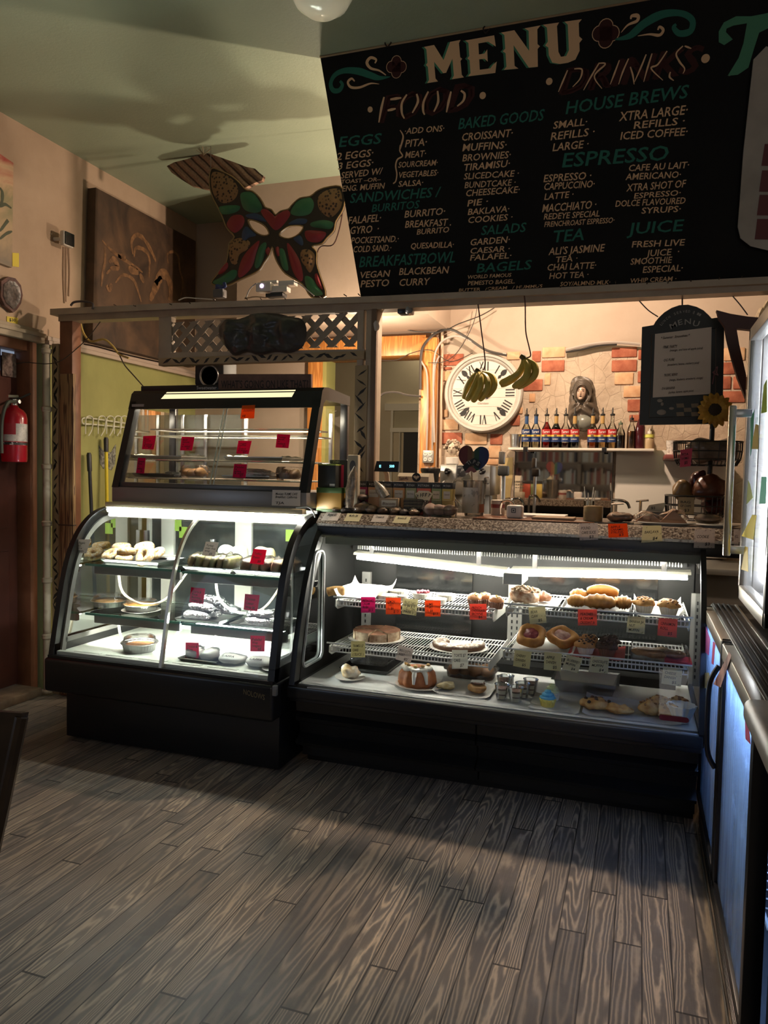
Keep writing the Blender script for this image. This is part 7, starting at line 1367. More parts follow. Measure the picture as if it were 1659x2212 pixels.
# lunch menu board hung from the beam
YL = 3.97; lm = thing('lunch_menu_board', 'arched black framed lunch MENU board with a handwritten white sheet', 'menu board', PY(1467,917, YL)); oc = [(40,335),(190,310),(215,265),(260,210),(330,145),(420,90),(520,55),(630,48),(740,75),(830,120),(900,185),(935,225),(1020,212),(1095,205),(1098,360),(1080,1260),(1078,1575),(8,1592)]
b = MB(); b.plate([PY(*kH(*p), YL) for p in oc], th=.03, n=(0,-1,0)); b.build('board', mat('board_black', (.012,.012,.011), .5), lm, smooth=0)
b = MB(); b.tube([PY(*kH(*p), YL - .003) for p in ((165,430),(988,350),(985,1470),(135,1500))], .002,5, closed=True); b.build('inner_line', mat('brown_line', (.1,.07,.05), .6), lm)
b = MB(); b.plate([PY(*kH(*p), YL - .004) for p in ((150,1240),(950,1205),(975,1470),(135,1495))], th=.002, n=(0,-1,0)); b.build('picture_ground', mat('dark_picture', (.02,.024,.022), .5), lm, smooth=0)
b = MB()
for j in range(3):
    for i in range(5):
        if (i + j) % 2 == 0: x = 480 + i * 95; y = 1320 + j * 55; b.plate([PY(*kH(*p), YL - .006) for p in ((x, y),(x + 95, y - 4),(x + 105, y + 48),(x + 8, y + 52))], th=.001, n=(0,-1,0))
b.build('checker_tiles', mat('tan_tiles', (.22,.16,.1), .6), lm, smooth=0)
b = MB()
for p_, r_ in (((290,1430),(.022,.014)),((300,1325),(.007,.009)),((270,1280),(.013,.009)),((420,1380),(.012,.007))): c = PY(*kH(*p_), YL - .006); b.blob(c, (r_[0], .003, r_[1]), n=14, m=8)
b.build('cook_figure', mat('dim_white_figure', (.28,.24,.2), .6), lm)
b = MB(); f = lambda x, y: PY(*kH(x, y), YL - .001)
for i, ch_ in enumerate('MENU'):
    x0_, y0_ = ((412,365),(510,315),(588,305),(685,318))[i]; x1_, y1_ = ((495,325),(565,298),(668,295),(765,330))[i]; P0 = f(x0_, y0_); u = f(x1_, y1_) - P0; b.text(ch_, P0, u, V((-u.z, 0, u.x)).normalized() * .026 + V((.002,0,0)),(0,-1,0), .001)
arc = 'LUNCH SERVED @ 11'
for i, ch_ in enumerate(arc):
    if ch_ == ' ': continue
    t = i / (len(arc) - 1); P = spline([f(290,320), f(370,240),(f(480,175)), f(600,150), f(700,160), f(770,190)], 10); k = t * (len(P) - 2); k0 = int(k); P0 = P[k0]; u = (P[min(k0 + 2, len(P) - 1)] - P[max(k0 - 1,0)]).normalized(); b.text(ch_, P0, u * .0085, V((-u.z, 0, u.x)) * .012, (0,-1,0), .001)
b.build('chalk_lettering', mat('grey_chalk', (.3,.28,.25), .7), lm, smooth=0)
MB().tube([PY(*kH(558,52), YL), PY(*kH(558,-75), YL)], .004,6).build('chain', mat('dark_chain', (.05,.04,.035), .5,.6), lm)
sp = thing('handwritten_sheet', 'white sheet of handwritten smoothies taped to the lunch menu board', 'paper', PY(*kH(540,1240), YL - .01)); b = MB(); P = [PY(*kH(*p), YL - .008) for p in ((208,425),(935,335),(920,1195),(178,1242))]; b.plate(P, th=.001, n=(0,-1,0)); b.build('sheet', mat('beige_paper', (.62,.52,.44), .8), sp, smooth=0)  # sheet in one even beige tone
b = MB()
for t, x0_, y0_, x1_, y1_, h in (('* Summer  Smoothies *', 280,495,650,455,30),('· PINK PARTY', 295,615,490,600,34),('(mango, and lots of apple juice)', 395,650,818,618,26),('OG PURE', 318,780,455,768,30),('(strawberry, banana, cranberry juice)', 365,835,770,805,26),('TROPIC BERRY', 318,972,498,958,30),('(mango, blueberry, strawberry, orange)', 390,1030,820,1000,26),('· EVA BANANA', 280,1145,460,1130,30),('(turkey, banana, apple juice)', 378,1190,700,1165,26)):
    P0 = PY(*kH(x0_, y0_), YL - .0095); P1 = PY(*kH(x1_, y1_), YL - .0095); b.text(t, P0, P1 - P0, V((.002,0, h * .16817 * YL / F_PX)),(0,-1,0), .0005)
b.build('handwriting', mat('brown_black_ink', (.03,.018,.014), .7), sp, smooth=0)
MB_ = MB(); MB_.tube(spline([PY(*kH(*p), YL - .02) for p in ((945,1070),(965,960),(975,900),(1010,840),(1000,920),(1020,955),(950,920),(985,900))], 4), .0022,5); tag(MB_.build('pink_pen_charm', mat('dusty_pink_wire', (.2,.07,.08), .5)), 'thin pink star charm hanging at the right edge of the lunch menu', 'charm')
# dark red wooden bracket and raffia at the right edge
YD = 3.82; wb = thing('red_wooden_bracket', 'dark red wooden bracket with a tapering leg at the right edge above the cooler', 'bracket', PY(*kH(1200,1240), YD)); b = MB(); b.plate([PY(*kH(*p), YD) for p in ((998,118),(1180,165),(1400,200),(1660,222),(1900,240),(1900,385),(1660,385),(1440,372),(1255,352),(1290,560),(1345,800),(1380,960),(1372,1250),(1340,1170),(1265,980),(1190,720),(1130,480),(1105,330),(1030,225))], th=.04, n=(0,-1,0)); b.build('bracket', mat('dark_oxblood_wood', (.055,.014,.012), .5, col2=(.075,.02,.016), nscale=6), wb, smooth=0)
tag(MB().tube(spline([PY(*kH(1680,20), 4.2), PY(*kH(1620,120), 4.2), PY(*kH(1580,220), 4.2), PY(*kH(1600,330), 4.2)], 6), [.02] * 6 + [.03] * 12 + [.012], 10).build('raffia_bundle', mat('raffia', (.3,.22,.13), .8, col2=(.17,.12,.07), nscale=60)), 'tan raffia bundle hanging behind the red bracket', 'raffia')
# notes stuck on the upright cooler's door
for i, (pts, c, lab) in enumerate((([(1521,905),(1530,885),(1529,905),(1526,960),(1521,985)], (.02,.3,.2), 'teal note at the top left of the upright cooler door'),([(1650,832),(1656,820),(1662,890),(1644,893)], (.32,.5,.05), 'lime note at the top right of the upright cooler door'),([(1632,916),(1638,918),(1638,970),(1622,970)], (.4,.33,.08), 'mustard note below the teal one on the upright cooler door'),([(1616,1038),(1620,1046),(1626,1075),(1612,1090)], (.5,.62,.28), 'pale lime note curling halfway down the upright cooler door'),([(1645,1030),(1656,1030),(1654,1088),(1640,1088)], (.05,.4,.3), 'mint note beside the pale lime one on the cooler door'),([(1625,1112),(1634,1113),(1627,1166),(1602,1158)], (.6,.52,.04), 'yellow note flapping from the lower cooler door'),([(1609,1180),(1615,1182),(1616,1235),(1601,1230)], (.62,.5,.1), 'lowest yellow note on the upright cooler door'))):
    P = [PX(min(u, 1656) if i else 1621 + (u - 1521) * .9, v, UX - .004) for u, v in pts]; b = MB(); b.plate(P, th=.001, n=(-1,0,0)); tag(b.build('sticky_note', mat('cooler_note_%d' % i, c, .7), smooth=0), lab, 'sticky note', 'notes on the upright cooler')
# strips and stickers on the lower cooler doors
b = MB(); P = [PX(1575,1408, FX - .004), PX(1580,1416, FX - .004), PX(1556,1485, FX - .012), PX(1541,1478, FX - .014)]; b.plate(P, th=.001, n=(-1,0,0)); tag(b.build('paper_strip', mat('pink_tan_strip', (.45,.2,.15), .6, col2=(.2,.05,.04), nscale=14, lo=.45, hi=.5), smooth=0), 'pink and tan paper strip hanging from the near cooler door handle', 'paper strip')
for pts, c, lab in (([(1609,1552),(1617,1570),(1621,1608),(1610,1596)], (.5,.02,.12), 'hot pink slip on the near cooler door'),([(1519,1453),(1532,1453),(1532,1486),(1519,1487)], (.4,.4,.26), 'pale note on the far cooler door'),([(1523,1350),(1534,1380),(1531,1416),(1522,1408)], (.5,.12,.5), 'magenta card behind the top of the far cooler door'),([(1540,1385),(1545,1390),(1541,1436),(1537,1433)], (.5,.03,.15), 'narrow red card beside the magenta one on the far cooler door')):
    b = MB(); b.plate([PX(u, v, FX - .003) for u, v in pts], th=.001, n=(-1,0,0)); tag(b.build('sticky_note', mat('slip_' + lab[:8].replace(' ', '_'), c, .6), smooth=0), lab, 'sticky note')
mc = MB(); mc.lathe([(.04,0),(.042,.004),(.042,.05),(.038,.05),(.037,.006),(.0001,.006)], V((.45,2.42,.9635)), 22, cap=False); tag(mc.build('grey_bowl', mat('grey_plastic_bowl', (.1,.095,.09), .4)), 'small grey bowl on the black cooler top', 'bowl')

# ================================================================== FOOD AND PRICE NOTES
kA = lambda x, y: (620 + x * .3014,1080 + y * .3014)
kB = lambda x, y: (1060 + x * .3014,1080 + y * .3014)
kL = lambda x, y: (90 + x * .18686,1070 + y * .18686)
kM2 = lambda x, y: (380 + x * .19892,1070 + y * .19892)
kN = lambda x, y: (230 + x * .16275,800 + y * .16275)
kO = lambda x, y: (460 + x * .217,800 + y * .217)
HOTP = paper('hot_pink_note', (.72,.03,.13)); MAG = paper('magenta_note', (.72,.08,.3)); ORN = paper('orange_note', (.88,.24,.09)); COR = paper('coral_note', (.85,.22,.16))
CRN = paper('cream_note', (.8,.74,.46)); WNT = paper('white_note', (.88,.86,.78)); SPK = paper('speckled_note', (.7,.64,.6),(.3,.25,.24), 110,.6,.66); LEAF = paper('leaf_print_note', (.8,.75,.53),(.4,.4,.22)); NEO = paper('neon_orange_note', (.9,.19,.03))
def note(k, q, y, m, txt, label, grp=None, n=(0,-1,0)):
    if len(q) == 4 and not isinstance(q[0], (tuple, list)): x0, y0, x1, y1 = q; q = [(x0, y0),(x1, y0),(x1, y1),(x0, y1)]
    P = [PY(*k(*p), y) for p in q]; b = MB(); b.plate(P, th=.0006, n=n); b.m(1); L_ = txt.split('/'); o = P[3]; u = P[2] - o; v = P[0] - o; nl = len(L_)
    for i, t in enumerate(L_):
        hh = min(.16,.62 / nl); yy = .84 - (i + .8) * .78 / nl; last = i == nl - 1 and t.startswith('$'); wd_ = min(.76,.085 * len(t) + .06); xx = .52 if last else .12
        b.text(t, o + u * xx + v * yy, u * min(wd_, .92 - xx), v * hh + u * .015, n, .0008)
    return tag(b.build('price_note', [m, INK], smooth=0), label, 'price note', grp)
g1, g2 = 'notes on the pastry case shelves', 'notes in the curved case'
for k, q, y, m, t, lab in (
  (kA, (530,695,632,808), 3.49, MAG, 'PISTACHIO/CREAM/½ $6/$13', 'magenta note, leftmost on the upper left pastry shelf'),(kA, (708,700,815,820), 3.49, ORN, 'LEMON/TART/½ $6/$13', 'orange lemon tart note, second from the left on the upper left shelf'),
  (kA, [(832,705),(940,712),(925,830),(822,815)], 3.488, LEAF, 'FRUIT TART/½ $6 $13/( GLUTEN/ FREE )', 'cream fruit tart note between two orange notes'),(kA, (988,720,1100,835), 3.49, ORN, 'LIME/TART/½ $6/$13', 'orange lime tart note right of the cream fruit tart note'),
  (kA, (1310,745,1430,858), 3.49, COR, 'FRENCH/CHOCOLATE/BROWNIE/$6', 'coral brownie note at the right end of the upper left shelf'),(kA, (458,1012,560,1128), 3.475, CRN, 'TIRAMISU $7/CAKE/( SLICE )', 'cream tiramisu note under the left plate cake'),
  (kA, [(800,1040),(908,1068),(885,1172),(778,1142)], 3.475, SPK, 'BISCOTTI/ASST/$2', 'tilted white biscotti note in the middle of the lower left shelf'),(kA, (1182,1075,1295,1210), 3.475, WNT, 'TORTE $7/CAKE/$7', 'pale note under the ring cake on the blue plate'),
  (kB, [(270,770),(390,765),(400,880),(280,890)], 3.488, LEAF, 'BEAR/CLAW/$5', 'leaf-print note below the nut glazed roll'),(kB, (625,785,762,900), 3.488, COR, 'PEACHES/& CREAM/CROISSANT $6', 'coral peaches and cream croissant note below the golden rolls'),
  (kB, [(982,832),(1110,840),(1102,962),(972,948)], 3.488, LEAF, 'BANANA $4/NUT/MUFFIN', 'leaf-print banana nut muffin note on the upper right shelf'),(kB, [(1205,845),(1340,855),(1332,987),(1193,970)], 3.488, COR, 'CINNAMON/ROLL/$5', 'coral cinnamon roll note at the right end of the upper right shelf'),
  (kB, [(172,1075),(293,1090),(278,1212),(160,1190)], 3.486, CRN, 'CHERRY/DANISH/$5', 'pale note below the cherry danish'),(kB, [(385,1088),(510,1102),(502,1228),(380,1215)], 3.486, CRN, 'APPLE/DANISH/$5', 'pale note below the apple danish'),
  (kB, [(545,1110),(658,1135),(625,1242),(510,1210)], 3.486, LEAF, 'BLUEBERRY/MUFFIN/$4', 'tilted note below the blueberry muffins'),(kB, [(718,1120),(848,1130),(840,1245),(700,1232)], 3.486, LEAF, 'CHOCOLATE/MUFFIN/$4', 'leaf-print note below the dark chocolate muffins'),
  (kB, [(1235,1198),(1375,1210),(1362,1338),(1222,1315)], 3.486, LEAF, 'CHEESE/DANISH/$5', 'leaf-print note hanging lowest at the right end of the pastry case'),
  (kB, [(632,168),(768,165),(770,285),(637,290)], 3.562, SPK, 'POUND/CAKE SLICE/$3', 'speckled white note on the counter edge below the pound cake'),(kB, [(840,172),(978,168),(987,265),(845,270)], 3.562, NEO, 'APPLE/CARAMEL/STRUDEL/$3', 'bright orange note on the counter edge below the strudel'),
  (kB, [(1090,185),(1222,183),(1230,298),(1078,307)], 3.562, LEAF, 'BAKLAVA/$4', 'cream note on the counter edge below the baklava'),(kB, [(1462,210),(1608,208),(1605,345),(1455,343)], 3.562, SPK, 'COOKIE/$3', 'speckled note on the counter edge below the large cookie'),
  (lambda x, y: (x, y),(1585,1143,1604,1183), 3.562, SPK, 'ROLL/$5', 'narrow speckled $5 note on the counter edge behind the steel handle')):
    note(k, q, y, m, t, lab, g1)
for k, q, y, m, t, lab in (
  (kL, [(425,508),(568,510),(515,672),(390,665)], 3.40, SPK, 'Bagels/$2/$3 w/ cream', 'speckled bagel note stuck inside the left end of the curved glass'),(kM2, [(325,502),(467,510),(420,667),(280,650)], 3.46, SPK, 'Turkey/over rice/wrap/$8', 'speckled note above the wrapped sandwiches'),
  (kM2, [(845,580),(988,592),(950,753),(800,738)], 3.46, HOTP, 'Turkey/Pesto/$8', 'red note on the upper shelf before the brown wraps'),(kM2, [(165,998),(318,1012),(295,1182),(146,1158)], 3.42, HOTP, 'Curry &/Rice/Burrito/(vegan) $8', 'red note before the larger foil stack on the middle shelf'),
  (kM2, [(750,1070),(910,1085),(885,1260),(735,1242)], 3.42, HOTP, 'Chicken/Caesar/Wrap $8', 'red note before the smaller foil stack on the middle shelf'),(kM2, [(105,1598),(248,1600),(250,1772),(102,1765)], 3.36, HOTP, 'Chicken &/Rice/Burrito/$8', 'red note on the case floor just right of the mullion'),
  (kM2, [(810,1522),(968,1528),(962,1700),(805,1695)], 3.38, HOTP, 'Falafel/Wrap/(vegan)/$8', 'red note low at the right end of the curved case')):
    note(k, q, y, m, t, lab, g2)
for k, q, z, m, t, lab in ((kN, [(490,872),(660,865),(625,1050),(470,1048)], 1.65, HOTP, 'Beef/Samosa/w/ chutney/& salad/$7', 'hot pink note, leftmost on the middle rack of the snack cabinet'),(kN, [(1000,880),(1168,888),(1135,1065),(975,1062)], 1.65, HOTP, 'Beef/Samosa/w/o salad/$5', 'hot pink note, second from the left on the middle rack'),(kO, [(253,700),(386,702),(355,834),(232,830)], 1.63, HOTP, 'Veggie/Samosa/w/ salad/& chutney/$7', 'hot pink note right of the sliding pane joint'),(kO, [(640,633),(770,640),(752,775),(623,768)], 1.68, HOTP, 'Turkey/Burek/w/ salad/$5', 'hot pink note highest at the right on the snack cabinet glass'),(kO, [(212,930),(340,935),(325,1072),(195,1065)], 1.48, HOTP, 'Falafel/w/ pita/& salad/$7', 'pink note low in the middle of the snack cabinet'),(kN, [(420,1158),(520,1165),(500,1370),(392,1362)], 1.5, HOTP, 'Spinach/Burek/w/ salad/$7', 'curled pink note at the lower left of the snack cabinet'),(kO, [(290,350),(420,344),(410,478),(272,482)], 1.85, NEO, 'CROISSANTS/6$', 'orange note taped across the hood edge of the snack cabinet')):
    note(k, q, fr(z) - .006, m, t, lab, 'notes on the snack cabinet')
note(kO, [(592,1190),(872,1195),(868,1352),(585,1345)], 3.592, mat('plain_white_sheet', (.66,.6,.54), .7), 'Mexican: FLAME CAFE/Breakfast: California/ /TJA', 'white handwritten sheet taped to the grey base of the snack cabinet')
# ---- builders
def tray(nm, lab, x0, x1, y0, y1, z, m=None, h=.018, cat='tray', grp=None):
    b = MB(); r = .012; zb = z + .0008; vs = [(x0 + r, y0 + r, zb),(x1 - r, y0 + r, zb),(x1 - r, y1 - r, zb),(x0 + r, y1 - r, zb),(x0 + .004, y0 + .004, zb + h),(x1 - .004, y0 + .004, zb + h),(x1 - .004, y1 - .004, zb + h),(x0 + .004, y1 - .004, zb + h),(x0, y0, zb + h + .002),(x1, y0, zb + h + .002),(x1, y1, zb + h + .002),(x0, y1, zb + h + .002),(x0, y0, zb + h - .003),(x1, y0, zb + h - .003),(x1, y1, zb + h - .003),(x0, y1, zb + h - .003),(x0 + r, y0 + r, zb + .002),(x1 - r, y0 + r, zb + .002),(x1 - r, y1 - r, zb + .002),(x0 + r, y1 - r, zb + .002)]
    fs = [(3,2,1,0),(16,17,18,19)]
    for i in range(4): j = (i + 1) % 4; fs += [(i, j, 12 + j, 12 + i),(12 + i, 12 + j, 8 + j, 8 + i),(8 + i, 8 + j, 4 + j, 4 + i),(4 + i, 4 + j, 16 + j, 16 + i)]
    b.add(vs, fs); return tag(b.build(nm, m or ALU, smooth=0), lab, cat, grp)
def fpan(C_, r, nm, lab, h=.035, fill=None, lid=True, grp=None, crust=None, domed=.03):
    o = thing(nm, lab, 'pie' if fill else 'pan', C_, grp); b = MB(); b.lathe([(.0001,.0015),(r * .86,.0),(r * .97, h * .9),(r * 1.03, h),(r * 1.06, h * .94),(r * 1.02, h * .9),(r * .93, h * .86),(r * .84,.003),(.0001,.003)], C_, 96, flute=.012, nfl=32, cap=False); b.build('foil_pan', mat('foil_pan', (.72,.72,.7), .28,.95, bump=.3, nscale=70), o)
    if fill: MB().lathe([(r * .9, h * .55),(r * .9, h * .78),(r * .5, h * .86),(.0001, h * .84)], C_, 28).build('filling', fill, o, smooth=80)
    if crust: MB().lathe([(r * .78, h * .8),(r * .9, h * 1.02),(r * 1.0, h * .95)], C_, 64, flute=.03, nfl=22, cap=False).build('crust', crust, o, smooth=80)
    if lid: MB().lathe([(r * 1.06, h * .98),(r * 1.04, h * 1.08),(r * .93, h * 1.1),(r * .86, h + domed),(r * .8, h + domed * 1.12),(.0001, h + domed * 1.1)], C_, 72, flute=.008, nfl=36, cap=False).build('clear_lid', PLAS, o)
    return o
def bagel(C_, r, tilt, lab, i, rz=0):
    o = MB(); M_ = Matrix.Rotation(rz, 4, 'Z') @ Matrix.Rotation(tilt, 4, 'X'); n, m = 28,14; vs = []; so = V((i * 2.3, i, 0))
    for a_ in range(n):
        for c_ in range(m):
            A = 2*PI*a_/n; B_ = 2*PI*c_/m; rr_ = r * .64 + r * .38 * math.cos(B_); p = V((rr_ * math.cos(A), rr_ * math.sin(A), r * .36 * math.sin(B_))); p *= 1 + .06 * noise.noise(p * 40 + so); vs.append(M_ @ p + C_)
    o.add(vs, [(a_*m+c_, ((a_+1) % n)*m+c_, ((a_+1) % n)*m+(c_+1) % m, a_*m+(c_+1) % m) for a_ in range(n) for c_ in range(m)])
    return tag(o.build('bagel', BAGM, smooth=80), lab, 'bagel', 'bagels on the tray')
BAGM = NT('seeded_bagel'); _n = BAGM.noise(85, detail=3); _b = BAGM.noise(16, detail=3); BAGM.base(BAGM.mix(BAGM.ramp(_n, [(.5,0.0),(.58,.8)]), BAGM.ramp(_b, [(.3, (.5,.28,.09)),(.7, (.7,.48,.22))]),(.8,.74,.58))); BAGM.rough(.6); BAGM.bump(_n, .5,.004); BAGM = BAGM.m
PIECR = mat('pie_crust', (.62,.4,.16), .65, col2=(.45,.25,.08), nscale=25, bump=.3); ORF = mat('orange_filling', (.7,.33,.07), .45); APF = mat('brown_apple_filling', (.4,.2,.08), .5, col2=(.75,.45,.12), nscale=24)
# ---- curved case, left bay
ZT, ZM, ZD = .9578,.6758,.4955
c = V((-2.62,3.62, ZT)); P = [PZ(*kL(*p), ZT + .02) for p in ((640,712),(1235,775),(1480,745))]
tx0, tx1 = PZ(*kL(655,775), ZT).x, PZ(*kL(1225,830), ZT).x; ty = 3.53
tray('bagel_tray', 'aluminium tray of bagels on the upper left shelf of the curved case', tx0, tx1 + .02, ty, ty + .27, ZT)
zb = ZT + .004
for i, (x, y, r, dy, zz, tilt, lab) in enumerate(((800,690,.056,.09,.028,.5, 'seeded bagel at the left front of the tray'),(955,735,.05,.06,.02,.1, 'bagel lying at the bottom front centre of the pile'),(985,655,.056,.1,.058,-.35, 'pale bagel on top in the middle of the pile'),(925,595,.054,.17,.05,.1, 'bagel at the back left of the pile'),(1190,600,.058,.18,.062,.3, 'highest pale bagel at the back right of the pile'),(1195,700,.062,.05,.034,.95, 'bagel standing upright at the front right showing its hole'),(1330,670,.05,.11,.03,.6, 'bagel leaning at the far right of the pile'))):
    q = PY(*kL(x, y), ty + dy); bagel(V((q.x, q.y, max(q.z, zb + (r * .36 if tilt < .3 else r * .55)))), r, tilt, lab, i, random.uniform(-.6,.6))
q = PY(*kL(1440,640), 3.88); tag(MB().lathe([(.05,0),(.052,.002),(.1,.012),(.103,.013),(.06,.005),(.0001,.004)], (q.x - .02,3.84, ZT + .001), 30, cap=False).build('plate', PLT), 'round white plate at the back of the upper shelf right of the bagels', 'plate')
q = PZ(*kL(690,1300), ZM); fpan(V((q.x, max(q.y + .08,3.57), ZM + .0005)), .098, 'foil_pie', 'covered pie in a foil pan on the middle left shelf', fill=APF, crust=PIECR); q = PZ(*kL(1300,1300), ZM); fpan(V((q.x + .01,3.60, ZM + .0125)), .098, 'foil_pie', 'orange custard pie on a plate right of the covered pie', fill=ORF, crust=PIECR, lid=True, domed=.02); tag(MB().lathe([(.06,0),(.062,.002),(.108,.011),(.111,.012),(.07,.006),(.0001,.004)], (q.x + .01,3.6, ZM + .0006), 30, cap=False).build('plate', PLT), 'white plate under the orange custard pie', 'plate')
q = PZ(*kL(1000,1830), ZD); fpan(V((q.x + .01,3.44, ZD + .002)), .096, 'foil_pie', 'foil-covered pie with crinkled rim on the floor of the left bay', fill=mat('pecan_filling', (.3,.12,.04), .5, col2=(.5,.22,.07), nscale=40), crust=mat('crumpled_foil', (.75,.75,.74), .3,.95, bump=.8, nscale=40), h=.045)
# ---- curved case, right bay
def sand_row(x0, x1, y, z, m, n, labf, grp, h=.06, lean=.3):
    for i in range(n):
        x = x0 + (x1 - x0) * (i + .5) / n; o = thing('wrapped_sandwich', labf, 'sandwich', (x, y + .05, z), grp); w_ = (x1 - x0) / n; M_ = Matrix.Translation((x, y + .06, z + h / 2 + .004)) @ Matrix.Rotation(lean, 4, 'Y') @ Matrix.Rotation(random.uniform(-.1,.1), 4, 'Z')
        MB().bbox((-w_ * .42,-.07,-h * .45),(w_ * .42,.07, h * .45), .012, M=M_, seg=3).build('bread', m[i % len(m)], o); MB().blob((0,0,0),(w_ * .62,.082, h * .6), .016,34,16,12, M=M_, seed=i, pw=.65).build('film', CLING, o, smooth=80)
TANS = [mat('tan_bread', (.62,.42,.2), .7, col2=(.45,.3,.1), nscale=30), mat('green_filling_wrap', (.4,.4,.13), .6, col2=(.62,.5,.25), nscale=22)]; BRNS = [mat('brown_wrap', (.42,.24,.11), .6, col2=(.28,.15,.07), nscale=18), mat('tan_wrap', (.6,.4,.22), .6)]
za = .9538; X0, X1 = PY(*kM2(95,800), 3.52).x, PY(*kM2(620,830), 3.52).x; tray('sandwich_tray', 'left aluminium tray of wrapped sandwiches on the upper right shelf', X0, X1,3.5,3.76, za)
sand_row(X0 + .03, X1 - .02,3.52, za + .004, TANS, 6, 'cling-wrapped green and tan sandwich in the left tray of the upper right shelf', 'wrapped sandwiches in the left tray', .075)
X2, X3 = PY(*kM2(640,850), 3.52).x, -1.69; tray('wrap_tray', 'right aluminium tray of brown wraps on the upper right shelf', X2, X3,3.5,3.76, za)
sand_row(X2 + .03, X3 - .015,3.52, za + .004, BRNS, 5, 'cling-wrapped brown wrap in the right tray of the upper right shelf', 'brown wraps in the right tray', .07)
for i, (x, y, r, lab) in enumerate(((560,585,.05, 'white paper-wrapped roll behind the left sandwich tray'),(690,580,.05, 'white paper-wrapped roll in the gap behind the two trays'),(960,600,.065, 'yellow cheese-filled wrap standing behind the right tray'))):
    q = PY(*kM2(x, y), 3.84); tag(MB().blob((q.x, 3.84, za + .055),(r, .05,.055), .012,20,18,12, seed=i, pw=.8, flat=.98).build('wrapped_roll', mat('white_wrapped_roll', (.78,.74,.62), .5) if i < 2 else mat('yellow_wrap', (.75,.6,.25), .5, col2=(.8,.7,.45), nscale=20), smooth=80), lab, 'sandwich')
FOIL = mat('crinkled_foil', (.62,.63,.66), .22,1.0, bump=1.0, nscale=45, bdist=.02)
zm = .6718; X0, X1 = PY(*kM2(10,1330), 3.48).x, PY(*kM2(475,1360), 3.48).x; tray('foil_tray', 'left aluminium tray of foil burritos on the middle right shelf', X0, X1 + .01,3.46,3.74, zm)
def foil(C_, r, lab, s, grp, rz=0): return tag(MB().blob(C_, r, .008,45,22,14, seed=s, pw=.75, M=Matrix.Rotation(rz, 4, 'Z')).build('foil_burrito', FOIL, smooth=30), lab, 'burrito', grp)
for i, (dx, dy, dz, lab) in enumerate(((.06,.08,.028, 'foil burrito, lowest at the front of the larger stack'),(.07,.17,.028, 'foil burrito behind the lowest one in the larger stack'),(.08,.1,.072, 'middle foil burrito of the larger stack'),(.11,.2,.075, 'foil burrito at the back of the larger stack, second layer'),(.115,.13,.112, 'topmost foil burrito of the larger stack'),(.17,.2,.05, 'foil burrito at the right end of the larger stack'))): foil(V((X0 + dx + .03,3.46 + dy, zm + dz)),(.085,.036,.026), lab, i, 'foil burritos', random.uniform(-.15,.15))
X2, X3 = PY(*kM2(600,1390), 3.48).x, PY(*kM2(1080,1430), 3.48).x; tray('foil_tray', 'right aluminium tray of foil wraps on the middle right shelf', X2, min(X3 + .01,-1.69), 3.46,3.74, zm)
for i, (dx, dy, dz, lab) in enumerate(((.12,.07,.026, 'foil wrap, lower of two at the front of the smaller stack'),(.12,.09,.065, 'foil wrap, upper of two at the front of the smaller stack'),(.17,.2,.05, 'foil wrap at the back right of the smaller stack'))): foil(V((X2 + dx + .02,3.46 + dy, zm + dz)),(.085,.036,.022), lab, i + 20, 'foil burritos')
X0, X1 = PY(*kM2(20,1830), 3.33).x, PY(*kM2(440,1875), 3.33).x; tray('low_tray', 'aluminium tray on the floor of the right bay', X0, X1,3.33,3.56, ZD, h=.016)
for i, (dx, lab) in enumerate(((.06, 'white wrapped burrito at the left of the floor tray'),(.15, 'white wrapped burrito at the right of the floor tray'))): tag(MB().blob((X0 + dx, 3.43, ZD + .035),(.045,.09,.03), .008,30,16,12, seed=i, pw=.75).build('white_wrap', mat('white_paper_wrap', (.8,.79,.76), .5), smooth=60), lab, 'burrito')
for i, (x, lab) in enumerate(((-1.98, 'white printed packet left of the two on the case floor'),(-1.82, 'white printed packet right of the two on the case floor'))): M_ = Matrix.Rotation(.1 * i, 4, 'Z'); b = MB(); b.blob((x, 3.42, ZD + .026),(.075,.085,.022), .006,30,18,10, seed=i, pw=.7); b.m(1); b.text('LAFFA', (x - .035,3.35, ZD + .042), V((.07,0,0)), V((0,.018,.004)),(0,-.3,1), .003); tag(b.build('printed_packet', [mat('white_packet', (.82,.82,.8), .4), INK], smooth=60), lab, 'packet')
q = V((-1.72,3.35, ZD + .002)); tag(MB().lathe([(.035,0),(.04,.003),(.055,.014),(.057,.013),(.04,.002)], q, 40, flute=.02, nfl=16, cap=True).build('foil_dish', mat('foil_pan', (.72,.72,.7), .28,.95)), 'small foil dish in the right front corner of the curved case', 'dish')
